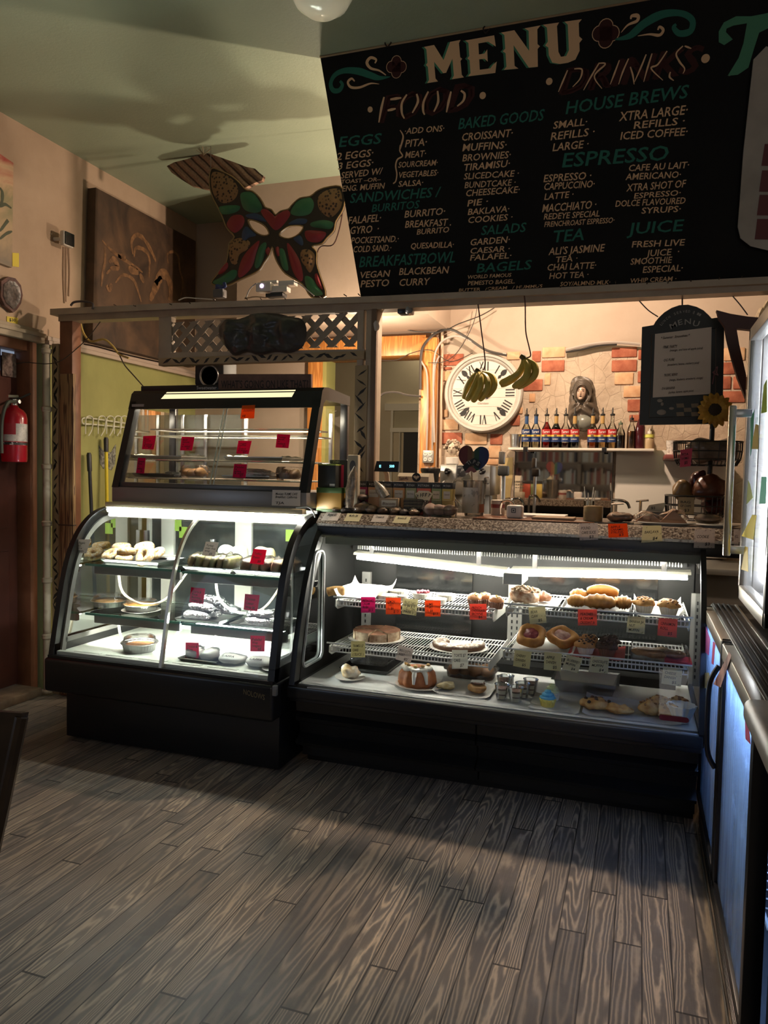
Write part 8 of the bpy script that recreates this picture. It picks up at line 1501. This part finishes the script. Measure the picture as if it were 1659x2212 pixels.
# ---- snack cabinet contents
zr = 1.559; X0, X1 = PY(*kN(320,1100), 3.74).x, PY(*kN(800,1150), 3.74).x; tray('paper_lined_tray', 'paper-lined tray at the left of the middle rack in the snack cabinet', X0, X1 + .1,3.74,4.02, zr, mat('old_steel_tray', (.35,.34,.31), .4,.8)); tag(MB().grid(lambda s, t: V((X0 + .012 + (X1 + .08 - X0) * s, 3.752 + .25 * t, zr + .008 + .02 * (abs(s - .5) > .45) + .012 * noise.noise(V((s * 5, t * 5,2))))), 14,10).build('parchment_sheet', mat('parchment', (.75,.7,.55), .7), smooth=60), 'crumpled parchment in the left tray of the middle rack', 'paper')
X0, X1 = PY(*kO(105,870), 3.74).x, PY(*kO(500,890), 3.74).x; tray('paper_lined_tray', 'paper-lined tray at the right of the middle rack in the snack cabinet', X0, X1 + .12,3.74,4.02, zr, mat('old_steel_tray', (.35,.34,.31), .4,.8)); tag(MB().grid(lambda s, t: V((X0 + .012 + (X1 + .1 - X0) * s, 3.752 + .25 * t, zr + .008 + .02 * (abs(s - .5) > .45) + .012 * noise.noise(V((s * 5, t * 5,7))))), 14,10).build('parchment_sheet', mat('parchment', (.75,.7,.55), .7), smooth=60), 'crumpled parchment in the right tray of the middle rack', 'paper')
zl_ = 1.452; CRO = mat('croissant_gold', (.56,.26,.055), .5, col2=(.32,.12,.022), nscale=22)
A = PY(*kN(930,1400), 3.76); B_ = PY(*kN(1240,1415), 3.76); clamshell('clamshell_container', 'clear clamshell of golden croissants at the left of the bottom rack', V(((A.x + B_.x) / 2,3.83, zl_)),(B_.x - A.x) / 2,.075,.075, CRO, n=3); A = PY(*kO(590,1100), 3.76); B_ = PY(*kO(835,1110), 3.76); clamshell('clamshell_container', 'clear clamshell of brown pastries at the right of the bottom rack', V(((A.x + B_.x) / 2,3.83, zl_)),(B_.x - A.x) / 2,.075,.075, mat('brown_pastry', (.4,.22,.09), .6, col2=(.3,.13,.05), nscale=22), n=3)
X0, X1 = PY(*kO(85,1070), 3.74).x, PY(*kO(560,1100), 3.74).x; tray('black_snack_tray', 'dark tray with foil in the middle of the bottom rack', X0, X1,3.74,3.96, zl_, mat('old_steel_tray', (.35,.34,.31), .4,.8)); tag(MB().blob(((X0 + X1) / 2,3.85, zl_ + .03),((X1 - X0) * .42,.09,.03), .012,40,24,12, flat=.9).build('foil_sheet', FOIL, smooth=30), 'crumpled foil in the dark tray of the bottom rack', 'foil')
X0, X1 = PY(*kN(340,1380), 3.74).x, PY(*kN(840,1400), 3.74).x; tray('black_snack_tray', 'black tray at the left of the bottom rack', X0, X1,3.74,3.96, zl_, mat('black_tray', (.02,.02,.02), .4)); q = PY(*kN(850,1340), 3.8); tag(MB().blob((q.x, 3.82, zl_ + .016),(.055,.05,.016), .012,50,18,10, flat=.9).build('foil_sheet', FOIL, smooth=30), 'small crumpled foil left of the croissant clamshell', 'foil')
# ---- pastry case, upper left shelf
S1 = SHELF['L1'] + .0025; S2 = SHELF['L2'] + .0025; S3 = SHELF['R1'] + .0025; S4 = SHELF['R2'] + .0025; DK = .4555
def onS(k, x, y, z): return PZ(*k(x, y), z)
P = [PY(*kA(*p), yy) for p, yy in (((310,665), 3.54),((450,552), 3.74),((738,568), 3.80),((655,660), 3.58))]
def parch(nm, lab, x0, x1, y0, y1, z, curl=.03, s=0, m=None):
    return tag(MB().grid(lambda a, t: V((x0 + (x1 - x0) * a, y0 + (y1 - y0) * t, z + .002 + curl * (max(0, abs(a - .5) - .38) / .12) ** 1.5 + curl * .8 * (max(0, t - .85) / .15) ** 1.5 + .004 * noise.noise(V((a * 6, t * 6, s))))), 20,14).build(nm, m or mat('baking_paper', (.5,.49,.46), .6), smooth=60), lab, 'paper')
xA = PY(*kA(330,690), 3.55).x; xB = PY(*kA(650,690), 3.55).x; parch('baking_paper', 'curled white baking paper at the left end of the upper left pastry shelf', xA, xB, 3.56,3.86, S1,.045)
q = onS(kA, 415,668, S1); tag(MB().tube(spline([(q.x - .05,3.6, S1 + .02),(q.x - .01,3.615, S1 + .03),(q.x + .04,3.63, S1 + .03)], 6), [.008] + [.024] * 11 + [.02], 12).build('pastry_stick', mat('nutty_pastry', (.6,.36,.12), .6, col2=(.35,.17,.06), nscale=45, bump=.5)), 'lone nutty pastry on the curled baking paper', 'pastry')
CASE = mat('white_fluted_case', (.78,.76,.68), .5); 
def tart(k, x, y, rpx, zs, fillm, lab, y0, top=None, h=.028):
    q = PY(*k(x, y), y0); r = rpx * .3014 * y0 / F_PX; C_ = V((q.x, y0, zs)); o = thing('tart', lab, 'tart', C_, 'tarts on the upper left shelf'); MB().lathe([(r * .8,0),(r, h),(r * 1.0, h + .001),(r * .93, h - .003),(.0001, h * .6)], C_, 72, flute=.03, nfl=24).build('case', CASE, o, smooth=60); MB().lathe([(r * .93, h * .7),(r * .93, h - .003),(r * .5, h),(.0001, h + .001)], C_, 26).build('filling', fillm, o, smooth=80)
    if top:
        for i in range(9): a = i * 2.4; t = r * .6 * math.sqrt(i / 9); MB().blob(C_ + V((t * math.cos(a), t * math.sin(a), h + .006)),(.011,.011,.011), .003,90,8,6, seed=i).build('berry', top, o, smooth=80)
    return o
tart(kA, 805,640,76, S1, mat('caramel_custard', (.45,.24,.08), .35), 'brown custard tart at the back left', 3.78); tart(kA, 720,672,78, S1, mat('lemon_custard', (.78,.55,.2), .35), 'pale lemon tart at the front left', 3.62); tart(kA, 832,672,40, S1, mat('pistachio_cream', (.6,.58,.28), .4), 'small pistachio tart right of the lemon tart', 3.63); tart(kA, 970,650,75, S1, mat('cream_filling', (.72,.6,.42), .4), 'tart topped with dark red berries', 3.76, mat('dark_berry', (.12,.015,.03), .25)); tart(kA, 1070,695,78, S1, mat('lime_custard', (.78,.7,.32), .35), 'pale yellow lime tart at the front', 3.62); tart(kA, 1145,660,74, S1, mat('tan_custard', (.55,.4,.2), .35), 'tan custard tart behind the lime tart', 3.77)
for i, (x, y, yy, lab) in enumerate(((1348,695,3.66, 'nut-topped brownie cake, left of three by the bracket'),(1420,692,3.70, 'nut-topped brownie cake, middle of three by the bracket'),(1500,700,3.63, 'nut-topped brownie cake, right of three by the bracket'))):
    q = PY(*kA(x, y), yy); C_ = V((q.x, yy, S1)); o = thing('brownie_cake', lab, 'cake', C_, 'nut-topped brownie cakes'); MB().lathe([(.03,0),(.038,.03),(.036,.034)], C_, 40, flute=.04, nfl=20).build('paper_cup', mat('dark_paper_cup', (.14,.06,.035), .6), o); MB().blob(C_ + V((0,0,.04)),(.037,.037,.022), .008,50,16,10, seed=i).build('frosting', mat('caramel_frosting', (.55,.26,.11), .4), o, smooth=80)
    b = MB()
    for j in range(12): a = j * 2.4; t = .026 * math.sqrt(j / 12); b.blob(C_ + V((t * math.cos(a), t * math.sin(a), .062 - t * .3)),(.006,.005,.005), .002,90,7,5, seed=j)
    b.build('chopped_nuts', mat('chopped_nuts', (.66,.45,.14), .6), o, smooth=80)
# lower left shelf: two plates with cakes
BLUEP = mat('blue_plate_rim', (.02,.05,.2), .2); 
def bplate(nm, lab, C_, r): o = thing(nm, lab, 'plate', C_); MB().lathe([(r * .55,0),(r * .58,.002),(r * .98,.016),(r, .018),(r * .97,.019)], C_, 48, cap=True).build('base', PLT, o); MB().lathe([(.0001,.005),(r * .6,.0055),(r * .74,.009)], C_, 48, cap=False).build('well', PLT, o); MB().lathe([(r * .74,.0092),(r * .985,.0195)], C_, 48, cap=False).build('blue_rim', BLUEP, o); return o
q = PY(*kA(635,950), 3.68); C1 = V((q.x, 3.70, S2)); bplate('blue_rimmed_plate', 'blue-rimmed plate under the tiramisu cake', C1,.15)
C_ = C1 + V((0,0,.011)); o = thing('tiramisu_cake', 'cocoa-dusted round tiramisu cake cut into slices on the left plate', 'cake', C_); CO = mat('cocoa_dust', (.12,.04,.017), .85, col2=(.26,.12,.06), nscale=25); SP_ = mat('layered_cream_side', (.6,.46,.3), .7, col2=(.22,.12,.06), nscale=30)
for i in range(8):
    a0, a1 = 2 * PI * i / 8 + .02,2 * PI * (i + 1) / 8 - .02; R_ = .122; hh = .05 + .004 * math.sin(i * 3); n = 7; off = V((math.cos((a0 + a1) / 2), math.sin((a0 + a1) / 2), 0)) * .003; ring = [C_ + off] + [C_ + off + V((R_ * math.cos(a0 + (a1 - a0) * j / n), R_ * math.sin(a0 + (a1 - a0) * j / n), 0)) for j in range(n + 1)]; m_ = len(ring)
    b = MB(); vs = ring + [p + V((0,0, hh)) for p in ring]; b.m(1); b.add(vs, [tuple(range(m_))[::-1]] + [(j, (j + 1) % m_, m_ + (j + 1) % m_, m_ + j) for j in range(m_)]); b.m(0); b.add([p + V((0,0, hh + .0006)) for p in ring], [tuple(range(m_))]); b.build('slice', [CO, SP_], o, smooth=0)
q = PY(*kA(1230,1015), 3.68); C2 = V((q.x, 3.68, S2)); bplate('blue_rimmed_plate', 'blue-rimmed plate under the sugared ring cake', C2,.152)
C_ = C2 + V((0,0,.012)); n, m = 40,12; vs = []; a0, a1 = math.radians(170), math.radians(375)
for i in range(n + 1):
    A = a0 + (a1 - a0) * i / n; A = math.radians(150) + math.radians(240) * i / n
    for j in range(m): B_ = 2 * PI * j / m; rr_ = .098 + .035 * math.copysign(abs(math.cos(B_)) ** .6, math.cos(B_)); z_ = .018 + .018 * math.copysign(abs(math.sin(B_)) ** .6, math.sin(B_)); p = V((rr_ * math.cos(A), rr_ * math.sin(A), z_)); p += p.normalized() * .006 * noise.noise(p * 60); vs.append(C_ + p)
CHO = NT('sugared_dark_cake'); _n = CHO.noise(45, detail=4); _g = CHO.new('ShaderNodeNewGeometry'); _z = CHO.sep(_g.outputs['Normal'])[2]; CHO.base(CHO.mix(CHO.math('MULTIPLY', CHO.ramp(_z, [(.3,0.0),(.8,1.0)]), CHO.ramp(_n, [(.4,.15),(.6,1.0)])),(.13,.06,.03),(.75,.7,.6))); CHO.rough(.8); CHO.bump(_n, .6,.006)
tag(MB().add(vs, [(i*m+j, (i+1)*m+j, (i+1)*m+(j+1) % m, i*m+(j+1) % m) for i in range(n) for j in range(m)] + [tuple(range(m)), tuple(n*m+j for j in range(m))[::-1]]).build('ring_cake', CHO.m, smooth=80), 'dark half-eaten cake dusted with sugar on the right blue-rimmed plate', 'cake')
# floor of the pastry case, left to right
X0, X1 = PY(*kA(300,1305), 3.45).x, PY(*kA(760,1310), 3.45).x; tray('black_platter', 'black platter under a clear lid at the left end of the case floor', -1.47,-1.2,3.62,3.98, DK, mat('black_tray', (.02,.02,.02), .4), .02)
b = MB(); b.bbox((-1.43,3.66, DK + .03),(-1.22,3.94, DK + .075), .02, seg=3); tag(b.build('clear_lid', PLAS), 'clear plastic lid on the black platter', 'lid')
q = onS(kA, 440,1290, DK); tag(MB().lathe([(.04,0),(.042,.002),(.075,.01),(.077,.011),(.05,.005),(.0001,.004)], (q.x, 3.5, DK + .0006), 28, cap=False).build('small_plate', PLT), 'small white plate in the front left corner of the case floor', 'plate'); tag(MB().blob((q.x, 3.5, DK + .036),(.05,.042,.032), .016,35,18,12, seed=2, flat=.9).build('cream_bun', mat('cream_bun', (.66,.43,.18), .5, col2=(.85,.8,.68), nscale=22), smooth=80), 'golden cream bun on the small white plate', 'pastry')
q = onS(kA, 915,1345, DK); CB = V((q.x - .0,3.52, DK)); tag(MB().lathe([(.06,0),(.062,.002),(.125,.012),(.128,.013),(.07,.005),(.0001,.004)], CB + V((.02,0,.0006)), 36, cap=False).build('cake_plate', PLT), 'white plate under the bundt cake', 'plate')
o = thing('bundt_cake', 'fluted orange-brown bundt cake with white icing on the case floor', 'cake', CB + V((0,0,.006))); b = MB(); b.lathe([(.03,.0),(.085,.0),(.095,.02),(.09,.055),(.07,.082),(.045,.09),(.028,.075),(.022,.03)], CB + V((0,0,.006)), 72, flute=.05, nfl=10); b.build('cake', mat('carrot_cake', (.45,.15,.045), .6, col2=(.3,.09,.025), nscale=30, bump=.4), o, smooth=80)
for i in range(5):
    a = math.radians(200 + i * 38); d = V((math.cos(a), math.sin(a), 0)); MB().blob(CB + d * .058 + V((0,0,.092)),(.026,.026,.014), .006,40,14,8, seed=i).build('icing', mat('white_icing', (.82,.78,.68), .4), o, smooth=80)
    if i in (2,3): MB().tube([CB + d * .06 + V((0,0,.092)), CB + d * .088 + V((0,0,.07)), CB + d * .1 + V((0,0,.03))], [.014,.012,.006], 8).build('icing', mat('white_icing', (.82,.78,.68), .4), o, smooth=80)
    MB().blob(CB + d * .058 + V((0,0,.11)),(.01,.009,.008), .004,60,8,6, seed=i).build('walnut', mat('walnut_bits', (.5,.3,.1), .6), o, smooth=80)
A = PY(*kA(1105,1320), 3.72); B_ = PY(*kA(1490,1330), 3.72); clamshell('long_clamshell', 'long clear clamshell with dark loaf slices on the case floor', V(((A.x + B_.x) / 2,3.80, DK + .0005)),(B_.x - A.x) / 2,.085,.085, mat('dark_loaf', (.33,.16,.06), .6, col2=(.22,.1,.04), nscale=25), n=4)
xa, xb = PY(*kA(1060,1400), 3.48).x, PY(*kA(1470,1400), 3.48).x; parch('baking_paper', 'white baking paper in the middle of the case floor', xa, xb, 3.42,3.64, DK, .015,3)
q = PY(*kA(1140,1370), 3.5); tag(MB().blob((q.x, 3.5, DK + .022),(.042,.035,.018), .012,40,16,10, seed=5, flat=.9).build('cream_slice', mat('cream_crumble', (.8,.68,.42), .6, col2=(.6,.42,.18), nscale=40), smooth=80), 'cream crumble pastry on the middle baking paper', 'pastry')
q = PY(*kA(1362,1385), 3.5); C_ = V((q.x, 3.5, DK + .006)); o = thing('iced_roll', 'round roll with dark swirl and white drizzle on the middle baking paper', 'pastry', C_); MB().blob(C_ + V((0,0,.022)),(.046,.044,.024), .006,40,18,12, flat=.85).build('roll', mat('golden_roll', (.55,.32,.12), .55, col2=(.38,.18,.06), nscale=30), o, smooth=80); b = MB(); b.tube([C_ + V((.034 * (1 - t / 40) * math.cos(t * .55), .032 * (1 - t / 40) * math.sin(t * .55), .046 + .002 * t / 40)) for t in range(34)], .005,6); b.build('chocolate_swirl', mat('chocolate_swirl', (.09,.035,.02), .35), o, smooth=80); b = MB()
for s_ in (-1,0,1): b.tube([C_ + V((-.03, s_ * .016,.052)), C_ + V((.03, s_ * .016 + .008,.053))], .003,5)
b.build('drizzle', mat('white_icing', (.82,.78,.68), .4), o)
PC = glass('parfait_cup', (.93,.94,.94), 1.8,.03,.03); lay = [mat('parfait_cream', (.82,.72,.5), .6), mat('parfait_chocolate', (.16,.06,.03), .6)]
cups = (((1540,1400), 'A', 3.46, 'parfait cup, leftmost at the front of the group'),((1555,1340), 'A', 3.60, 'empty-topped parfait cup at the back left of the group'),((115,1355), 'B', 3.62, 'parfait cup in the middle of the back row'),((180,1425), 'B', 3.44, 'parfait cup at the front centre of the group'),((228,1400), 'B', 3.52, 'parfait cup second from the right'),((285,1365), 'B', 3.6, 'parfait cup at the back right with dark top layer'))
def pcup(C_, lab):
    o = thing('parfait_cup', lab, 'dessert cup', C_, 'layered parfait cups'); MB().lathe([(.024,0),(.026,.002),(.035,.07),(.037,.071),(.034,.069),(.025,.004),(.0001,.004)], C_, 22, cap=False).build('cup', PC, o)
    for j, (z0, z1) in enumerate(((.005,.022),(.022,.028),(.028,.046),(.046,.054))): r0, r1 = .0245 + .009 * z0 / .07,.0245 + .009 * z1 / .07; MB().lathe([(r0, z0),(r1, z1),(.0001, z1)], C_, 18).build('layer', lay[j % 2], o)
    return o
for (x, y), kk, yy, lab in cups: q = PY(*(kA if kk == 'A' else kB)(x, y), yy); pcup(V((q.x, yy, DK + .0005)), lab)
q = PY(*kB(440,1400), 3.54); C_ = V((q.x, 3.54, DK + .0005))
def cupc(C_, lab, cup, fr1, fr2=None):
    o = thing('cupcake', lab, 'cupcake', C_); MB().lathe([(.028,0),(.036,.034),(.034,.036)], C_, 40, flute=.04, nfl=20).build('paper_cup', cup, o); b = MB()
    for j, (r, z) in enumerate(((.036,.04),(.027,.054),(.015,.066))): b.lathe([(r * .8, z - .008),(r, z),(r * .85, z + .008),(.0001, z + .01)], C_, 30, flute=.06, nfl=10)
    b.build('frosting', fr1, o, smooth=80)
    if fr2: b = MB(); b.lathe([(.034,.022),(.037,.034),(.03,.04)], C_, 30, flute=.06, nfl=10); b.build('lower_frosting', fr2, o, smooth=80)
cupc(C_, 'cupcake with pale green and yellow frosting behind the blue one', mat('white_paper_cup', (.75,.73,.66), .6), mat('lime_frosting', (.66,.74,.38), .45, col2=(.8,.78,.6), nscale=20)); q = PY(*kB(408,1455), 3.43); cupc(V((q.x, 3.43, DK + .0005)), 'cupcake with bright blue frosting over yellow at the front of the case floor', mat('yellow_paper_cup', (.75,.6,.15), .6), mat('blue_frosting', (.12,.45,.72), .4), mat('yellow_frosting', (.8,.68,.15), .45))
A = PY(*kB(420,1400), 3.62); B_ = PY(*kB(915,1440), 3.62); x0, x1 = A.x, B_.x; o = MB(); rgs = [((x0 + .03),(x1 - .03), 3.70,3.88, DK + .001),(x0 + .012, x1 - .012,3.685,3.9, DK + .06),(x0, x1,3.67,3.915, DK + .064),(x0, x1,3.67,3.915, DK + .061),(x0 + .014, x1 - .014,3.687,3.898, DK + .058),(x0 + .033, x1 - .033,3.703,3.877, DK + .004)]; vs = []
for a, b_, c_, d_, z in rgs: vs += [(a, c_, z),(b_, c_, z),(b_, d_, z),(a, d_, z)]
o.add(vs, [(i*4+j, i*4+(j+1) % 4, (i+1)*4+(j+1) % 4, (i+1)*4+j) for i in range(5) for j in range(4)] + [(3,2,1,0),(20,21,22,23)]); tag(o.build('steel_pan', mat('steam_pan_steel', (.62,.62,.61), .25,1.0), smooth=0), 'empty rectangular steel pan at the back of the case floor', 'pan')
xa, xb = PY(*kB(250,1480), 3.42).x, PY(*kB(640,1480), 3.42).x; parch('baking_paper', 'white baking paper under the blue cupcake', xa + .02, xb, 3.36,3.6, DK, .006,5); xa, xb = PY(*kB(660,1530), 3.42).x, .2; parch('baking_paper', 'long white baking paper at the right end of the case floor', xa, xb, 3.36,3.66, DK, .012,9)
ROLL = mat('cinnamon_roll', (.5,.22,.06), .5, col2=(.72,.44,.16), nscale=26, bump=.4); 
def lump(nm, lab, k, x, y, r, yy, zs, m, amp=.014, seed=0, cat='pastry', grp=None, extra=None):
    q = PY(*k(x, y), yy); C_ = V((q.x, yy, zs)); b = MB(); b.blob(C_ + V((0,0, r[2])), r, amp, 38,22,14, seed=seed, flat=.85)
    if extra: o = thing(nm, lab, cat, C_, grp); b.build('body', m, o, smooth=80); extra(o, C_, r); return o
    return tag(b.build(nm, m, smooth=80), lab, cat, grp)
def bits(mm, n, s):
    def f(o, C_, r):
        b = MB()
        for j in range(n): a = j * 2.4; t = math.sqrt(j / n) * .92; b.blob(C_ + V((r[0] * t * math.cos(a), r[1] * t * math.sin(a), r[2] * (1 + math.sqrt(max(0,1 - t * t))))),(s, s * .9, s * .7), s * .4,90,7,5, seed=j)
        b.build('topping', mm, o, smooth=80)
    return f
CHIP = mat('dark_chips', (.05,.022,.015), .4); lump('cinnamon_pastry', 'cinnamon pastry with dark filling in front of the steel pan', kB, 750,1510, (.07,.05,.026), 3.46, DK + .004, ROLL, extra=bits(CHIP, 9,.009), seed=1); lump('cinnamon_pastry', 'flat golden pastry right of the dark-filled one', kB, 920,1540, (.062,.04,.02), 3.43, DK + .004, ROLL, seed=2)
for i, (x, y, yy, lab) in enumerate(((1205,1525,3.54, 'cinnamon roll at the back left of the corner group'),(1345,1525,3.56, 'cinnamon roll at the back right of the corner group'),(1135,1560,3.46, 'cinnamon roll at the front left of the corner group'),(1270,1570,3.44, 'cinnamon roll behind the dark red oval sticker'))): lump('cinnamon_roll', lab, kB, x, y, (.045,.042,.034), yy, DK + .004, ROLL, .016, i + 3, grp='cinnamon rolls in the corner', extra=bits(mat('brown_crumble', (.3,.14,.05), .6), 10,.008))
q = PY(*kB(1400,1600), 3.42); tag(MB().lathe([(.03,0),(.05,.05),(.06,.075),(.058,.076),(.048,.05),(.0001,.006)], (min(q.x, .2), 3.42, DK + .004), 40, flute=.07, nfl=12).build('paper_liner', mat('white_paper_liner', (.75,.7,.6), .6)), 'crumpled white paper liner in the front right corner', 'paper')
# upper right shelf
parch('baking_paper', 'baking paper under the nut glazed roll', PY(*kB(140,750), 3.53).x, PY(*kB(480,750), 3.53).x, 3.535,3.8, S3,.012,11); GLZ = mat('glazed_nut_roll', (.34,.12,.04), .35, col2=(.72,.55,.38), nscale=42, bump=.6); lump('nut_glazed_roll', 'large nut glazed roll at the left of the upper right shelf', kB, 240,720, (.072,.06,.042), 3.62, S3 + .004, GLZ, .022,7, extra=bits(mat('sliced_almonds', (.7,.52,.34), .5), 22,.009)); lump('nut_glazed_roll', 'smaller dark glazed roll right of the large nut glazed one', kB, 372,712, (.04,.04,.026), 3.7, S3 + .004, mat('dark_glaze', (.22,.08,.04), .35, col2=(.4,.18,.09), nscale=40), .012,8)
tray('black_pastry_tray', 'black tray of golden rolls on the upper right shelf', PY(*kB(500,780), 3.54).x, PY(*kB(1010,800), 3.54).x, 3.54,3.86, S3, mat('black_tray', (.02,.02,.02), .4), .012)
GB = mat('golden_bread', (.62,.29,.055), .45, col2=(.4,.16,.03), nscale=16)
def roll3(lab, k, a, b_, yy, r, zz, m=GB, ridg=0):
    P0, P1 = PY(*k(*a), yy), PY(*k(*b_), yy); P0.z = P1.z = zz + r; n = 15; pts = [lerp(P0, P1, i / (n - 1)) + V((0,0,.006 * math.sin(PI * i / (n - 1)))) for i in range(n)]; rs = [r * (.25 + .75 * math.sin(PI * (i + .4) / (n - .2)) ** .5) * (1 + (ridg * math.cos(i * 2.1) if ridg else 0)) for i in range(n)]
    tag(MB().tube(pts, rs, 14).build('golden_roll', m, smooth=80), lab, 'bread roll', 'golden rolls on the black tray')
zs = S3 + .004; roll3('long golden roll lying on top at the back of the black tray', kB, (690,690),(915,715), 3.72,.03, zs + .038); roll3('ridged golden croissant at the front middle of the black tray', kB, (660,770),(895,780), 3.6,.034, zs, CRO, .12); roll3('golden croissant at the right of the black tray', kB, (890,770),(1010,740), 3.63,.032, zs, CRO, .14); roll3('croissant showing its cream end at the left of the black tray', kB, (550,745),(680,735), 3.6,.03, zs, GB, .08); roll3('croissant behind the cream-ended one', kB, (570,715),(690,705), 3.72,.03, zs + .01, GB, .08); roll3('golden roll under the long one at the back of the black tray', kB, (700,740),(900,745), 3.73,.03, zs, GB)
parch('baking_paper', 'baking paper under the two crumb muffins', PY(*kB(1020,820), 3.53).x, PY(*kB(1385,820), 3.53).x, 3.53,3.84, S3,.03,13)
def muffin(k, x, y, r, yy, zs, dome, cupm, lab, top=None, s=0, grp='muffins on the right shelves'):
    q = PY(*k(x, y), yy); C_ = V((q.x, yy, zs)); o = thing('muffin', lab, 'muffin', C_, grp); MB().lathe([(r * .72,0),(r * .98, r * .85),(r * .95, r * .87)], C_, 56, flute=.035, nfl=28).build('paper_cup', cupm, o); MB().blob(C_ + V((0,0, r * .95)),(r * 1.14, r * 1.1, r * .62), .012,45,22,14, seed=s, flat=.3).build('dome', dome, o, smooth=80)
    if top: 
        b = MB()
        for j in range(20): a = j * 2.4; t = math.sqrt(j / 20) * .95; b.blob(C_ + V((r * 1.08 * t * math.cos(a), r * 1.05 * t * math.sin(a), r * (.97 + .6 * math.sqrt(max(0,1 - t * t))))),(.0065,.006,.005), .002,90,7,5, seed=j)
        b.build('topping', top, o, smooth=80)
WP_ = mat('white_muffin_cup', (.72,.66,.56), .6); CRB = mat('crumb_muffin', (.5,.22,.055), .7, col2=(.66,.36,.11), nscale=50, bump=.8)
muffin(kB, 1100,790,.044,3.62, S3 + .006, CRB, WP_, 'crumb-topped muffin on the upper right shelf next to the rolls', mat('brown_crumble', (.3,.14,.05), .6), 1); muffin(kB, 1275,805,.044,3.6, S3 + .006, CRB, WP_, 'crumb-topped muffin at the right end of the upper right shelf', mat('brown_crumble', (.3,.14,.05), .6), 2)
# lower right shelf
parch('baking_paper', 'baking paper under the two danishes', PY(*kB(150,1070), 3.53).x, PY(*kB(590,1085), 3.53).x, 3.53,3.82, S4,.01,17)
def danish(k, x, y, r, yy, lab, fill, rz=0, s=0):
    q = PY(*k(x, y), yy); C_ = V((q.x, yy, S4 + .004)); o = thing('danish', lab, 'pastry', C_); M_ = Matrix.Rotation(.62,4, 'X') @ Matrix.Rotation(rz, 4, 'Z'); n, m = 30,12; vs = []
    for i in range(n):
        for j in range(m): A = 2*PI*i/n; B_ = 2*PI*j/m; rr_ = .72 + .3 * math.cos(B_); p = V((r[0] * rr_ * math.cos(A) * (1 + .08 * math.sin(4 * A)), r[1] * rr_ * math.sin(A) * (1 + .08 * math.sin(4 * A)), r[2] * math.sin(B_))); p *= 1 + .09 * noise.noise(p * 35 + V((s, s, 0))); vs.append(M_ @ p + C_ + V((0,0, r[1] * .62 + .016)))
    MB().add(vs, [(i*m+j, ((i+1) % n)*m+j, ((i+1) % n)*m+(j+1) % m, i*m+(j+1) % m) for i in range(n) for j in range(m)]).build('crust', CRO, o, smooth=80); MB().blob(C_ + V((0,-.004, r[1] * .62 + .02)),(r[0] * .66, r[1] * .66, r[2] * .75), .008,50,18,10, M=M_, seed=s).build('filling', fill, o, smooth=80)
danish(kB, 290,1035, (.07,.07,.024), 3.62, 'danish with dark cherry filling on the lower right shelf', mat('cherry_filling', (.14,.015,.025), .25, col2=(.3,.07,.08), nscale=40), .3,1); danish(kB, 515,1015, (.076,.06,.024), 3.68, 'oval danish with red-brown filling right of the cherry one', mat('red_jam', (.26,.06,.05), .3, col2=(.6,.4,.3), nscale=30), -.3,2)
parch('red_napkin', 'red paper under the four muffins', PY(*kB(550,1110), 3.53).x, PY(*kB(960,1120), 3.53).x, 3.53,3.8, S4,.008,19, mat('red_napkin_paper', (.4,.03,.03), .6)); BLM = mat('blueberry_muffin', (.5,.22,.06), .65, col2=(.4,.2,.07), nscale=30, bump=.5); DKM = mat('dark_chocolate_muffin', (.05,.028,.02), .6, col2=(.09,.045,.03), nscale=40, bump=.6); BCUP = mat('brown_muffin_cup', (.2,.1,.06), .6)
muffin(kB, 700,1025,.042,3.72, S4 + .006, BLM, WP_, 'chip-studded golden muffin, back left of four', CHIP, 3); muffin(kB, 680,1085,.042,3.6, S4 + .006, BLM, WP_, 'chip-studded golden muffin, front left of four', CHIP, 4); muffin(kB, 850,1040,.043,3.73, S4 + .006, DKM, BCUP, 'dark chocolate muffin, back right of four', CHIP, 5); muffin(kB, 832,1100,.043,3.6, S4 + .006, DKM, BCUP, 'dark chocolate muffin, front right of four', CHIP, 6)
A = PY(*kB(1000,1150), 3.56); B_ = PY(*kB(1430,1160), 3.56); o = thing('cookie_box', 'clear plastic box of cookies with a pink band on the lower right shelf', 'container', V(((A.x + B_.x) / 2,3.66, S4))); MB().bbox((A.x, 3.57, S4),(B_.x, 3.78, S4 + .055), .015, seg=3).build('box', PLAS, o); MB().bbox((PY(*kB(1250,1150), 3.56).x, 3.572, S4 + .001),(B_.x + .01,3.7, S4 + .012), .002).build('pink_band', mat('neon_pink_band', (.8,.04,.09), .5), o)
COOK = mat('golden_cookie', (.46,.25,.1), .7, col2=(.3,.14,.05), nscale=35, bump=.4)
for i, (x, y, yy, rr_, lab) in enumerate(((1120,1105,3.63, (.07,.045,.018), 'long golden biscuit at the left of the cookie box'),(1225,1075,3.7, (.045,.04,.016), 'round cookie at the back of the cookie box'),(1320,1110,3.64, (.05,.042,.017), 'round cookie at the right of the cookie box'),(1180,1135,3.6, (.05,.03,.014), 'small biscuit at the front of the cookie box'))): q = PY(*kB(x, y), yy); tag(MB().blob((q.x, yy, S4 + .014 + rr_[2]), rr_, .008,45,20,10, seed=i, flat=.9).build('cookie', COOK, smooth=80), lab, 'cookie', 'cookies in the clear box')
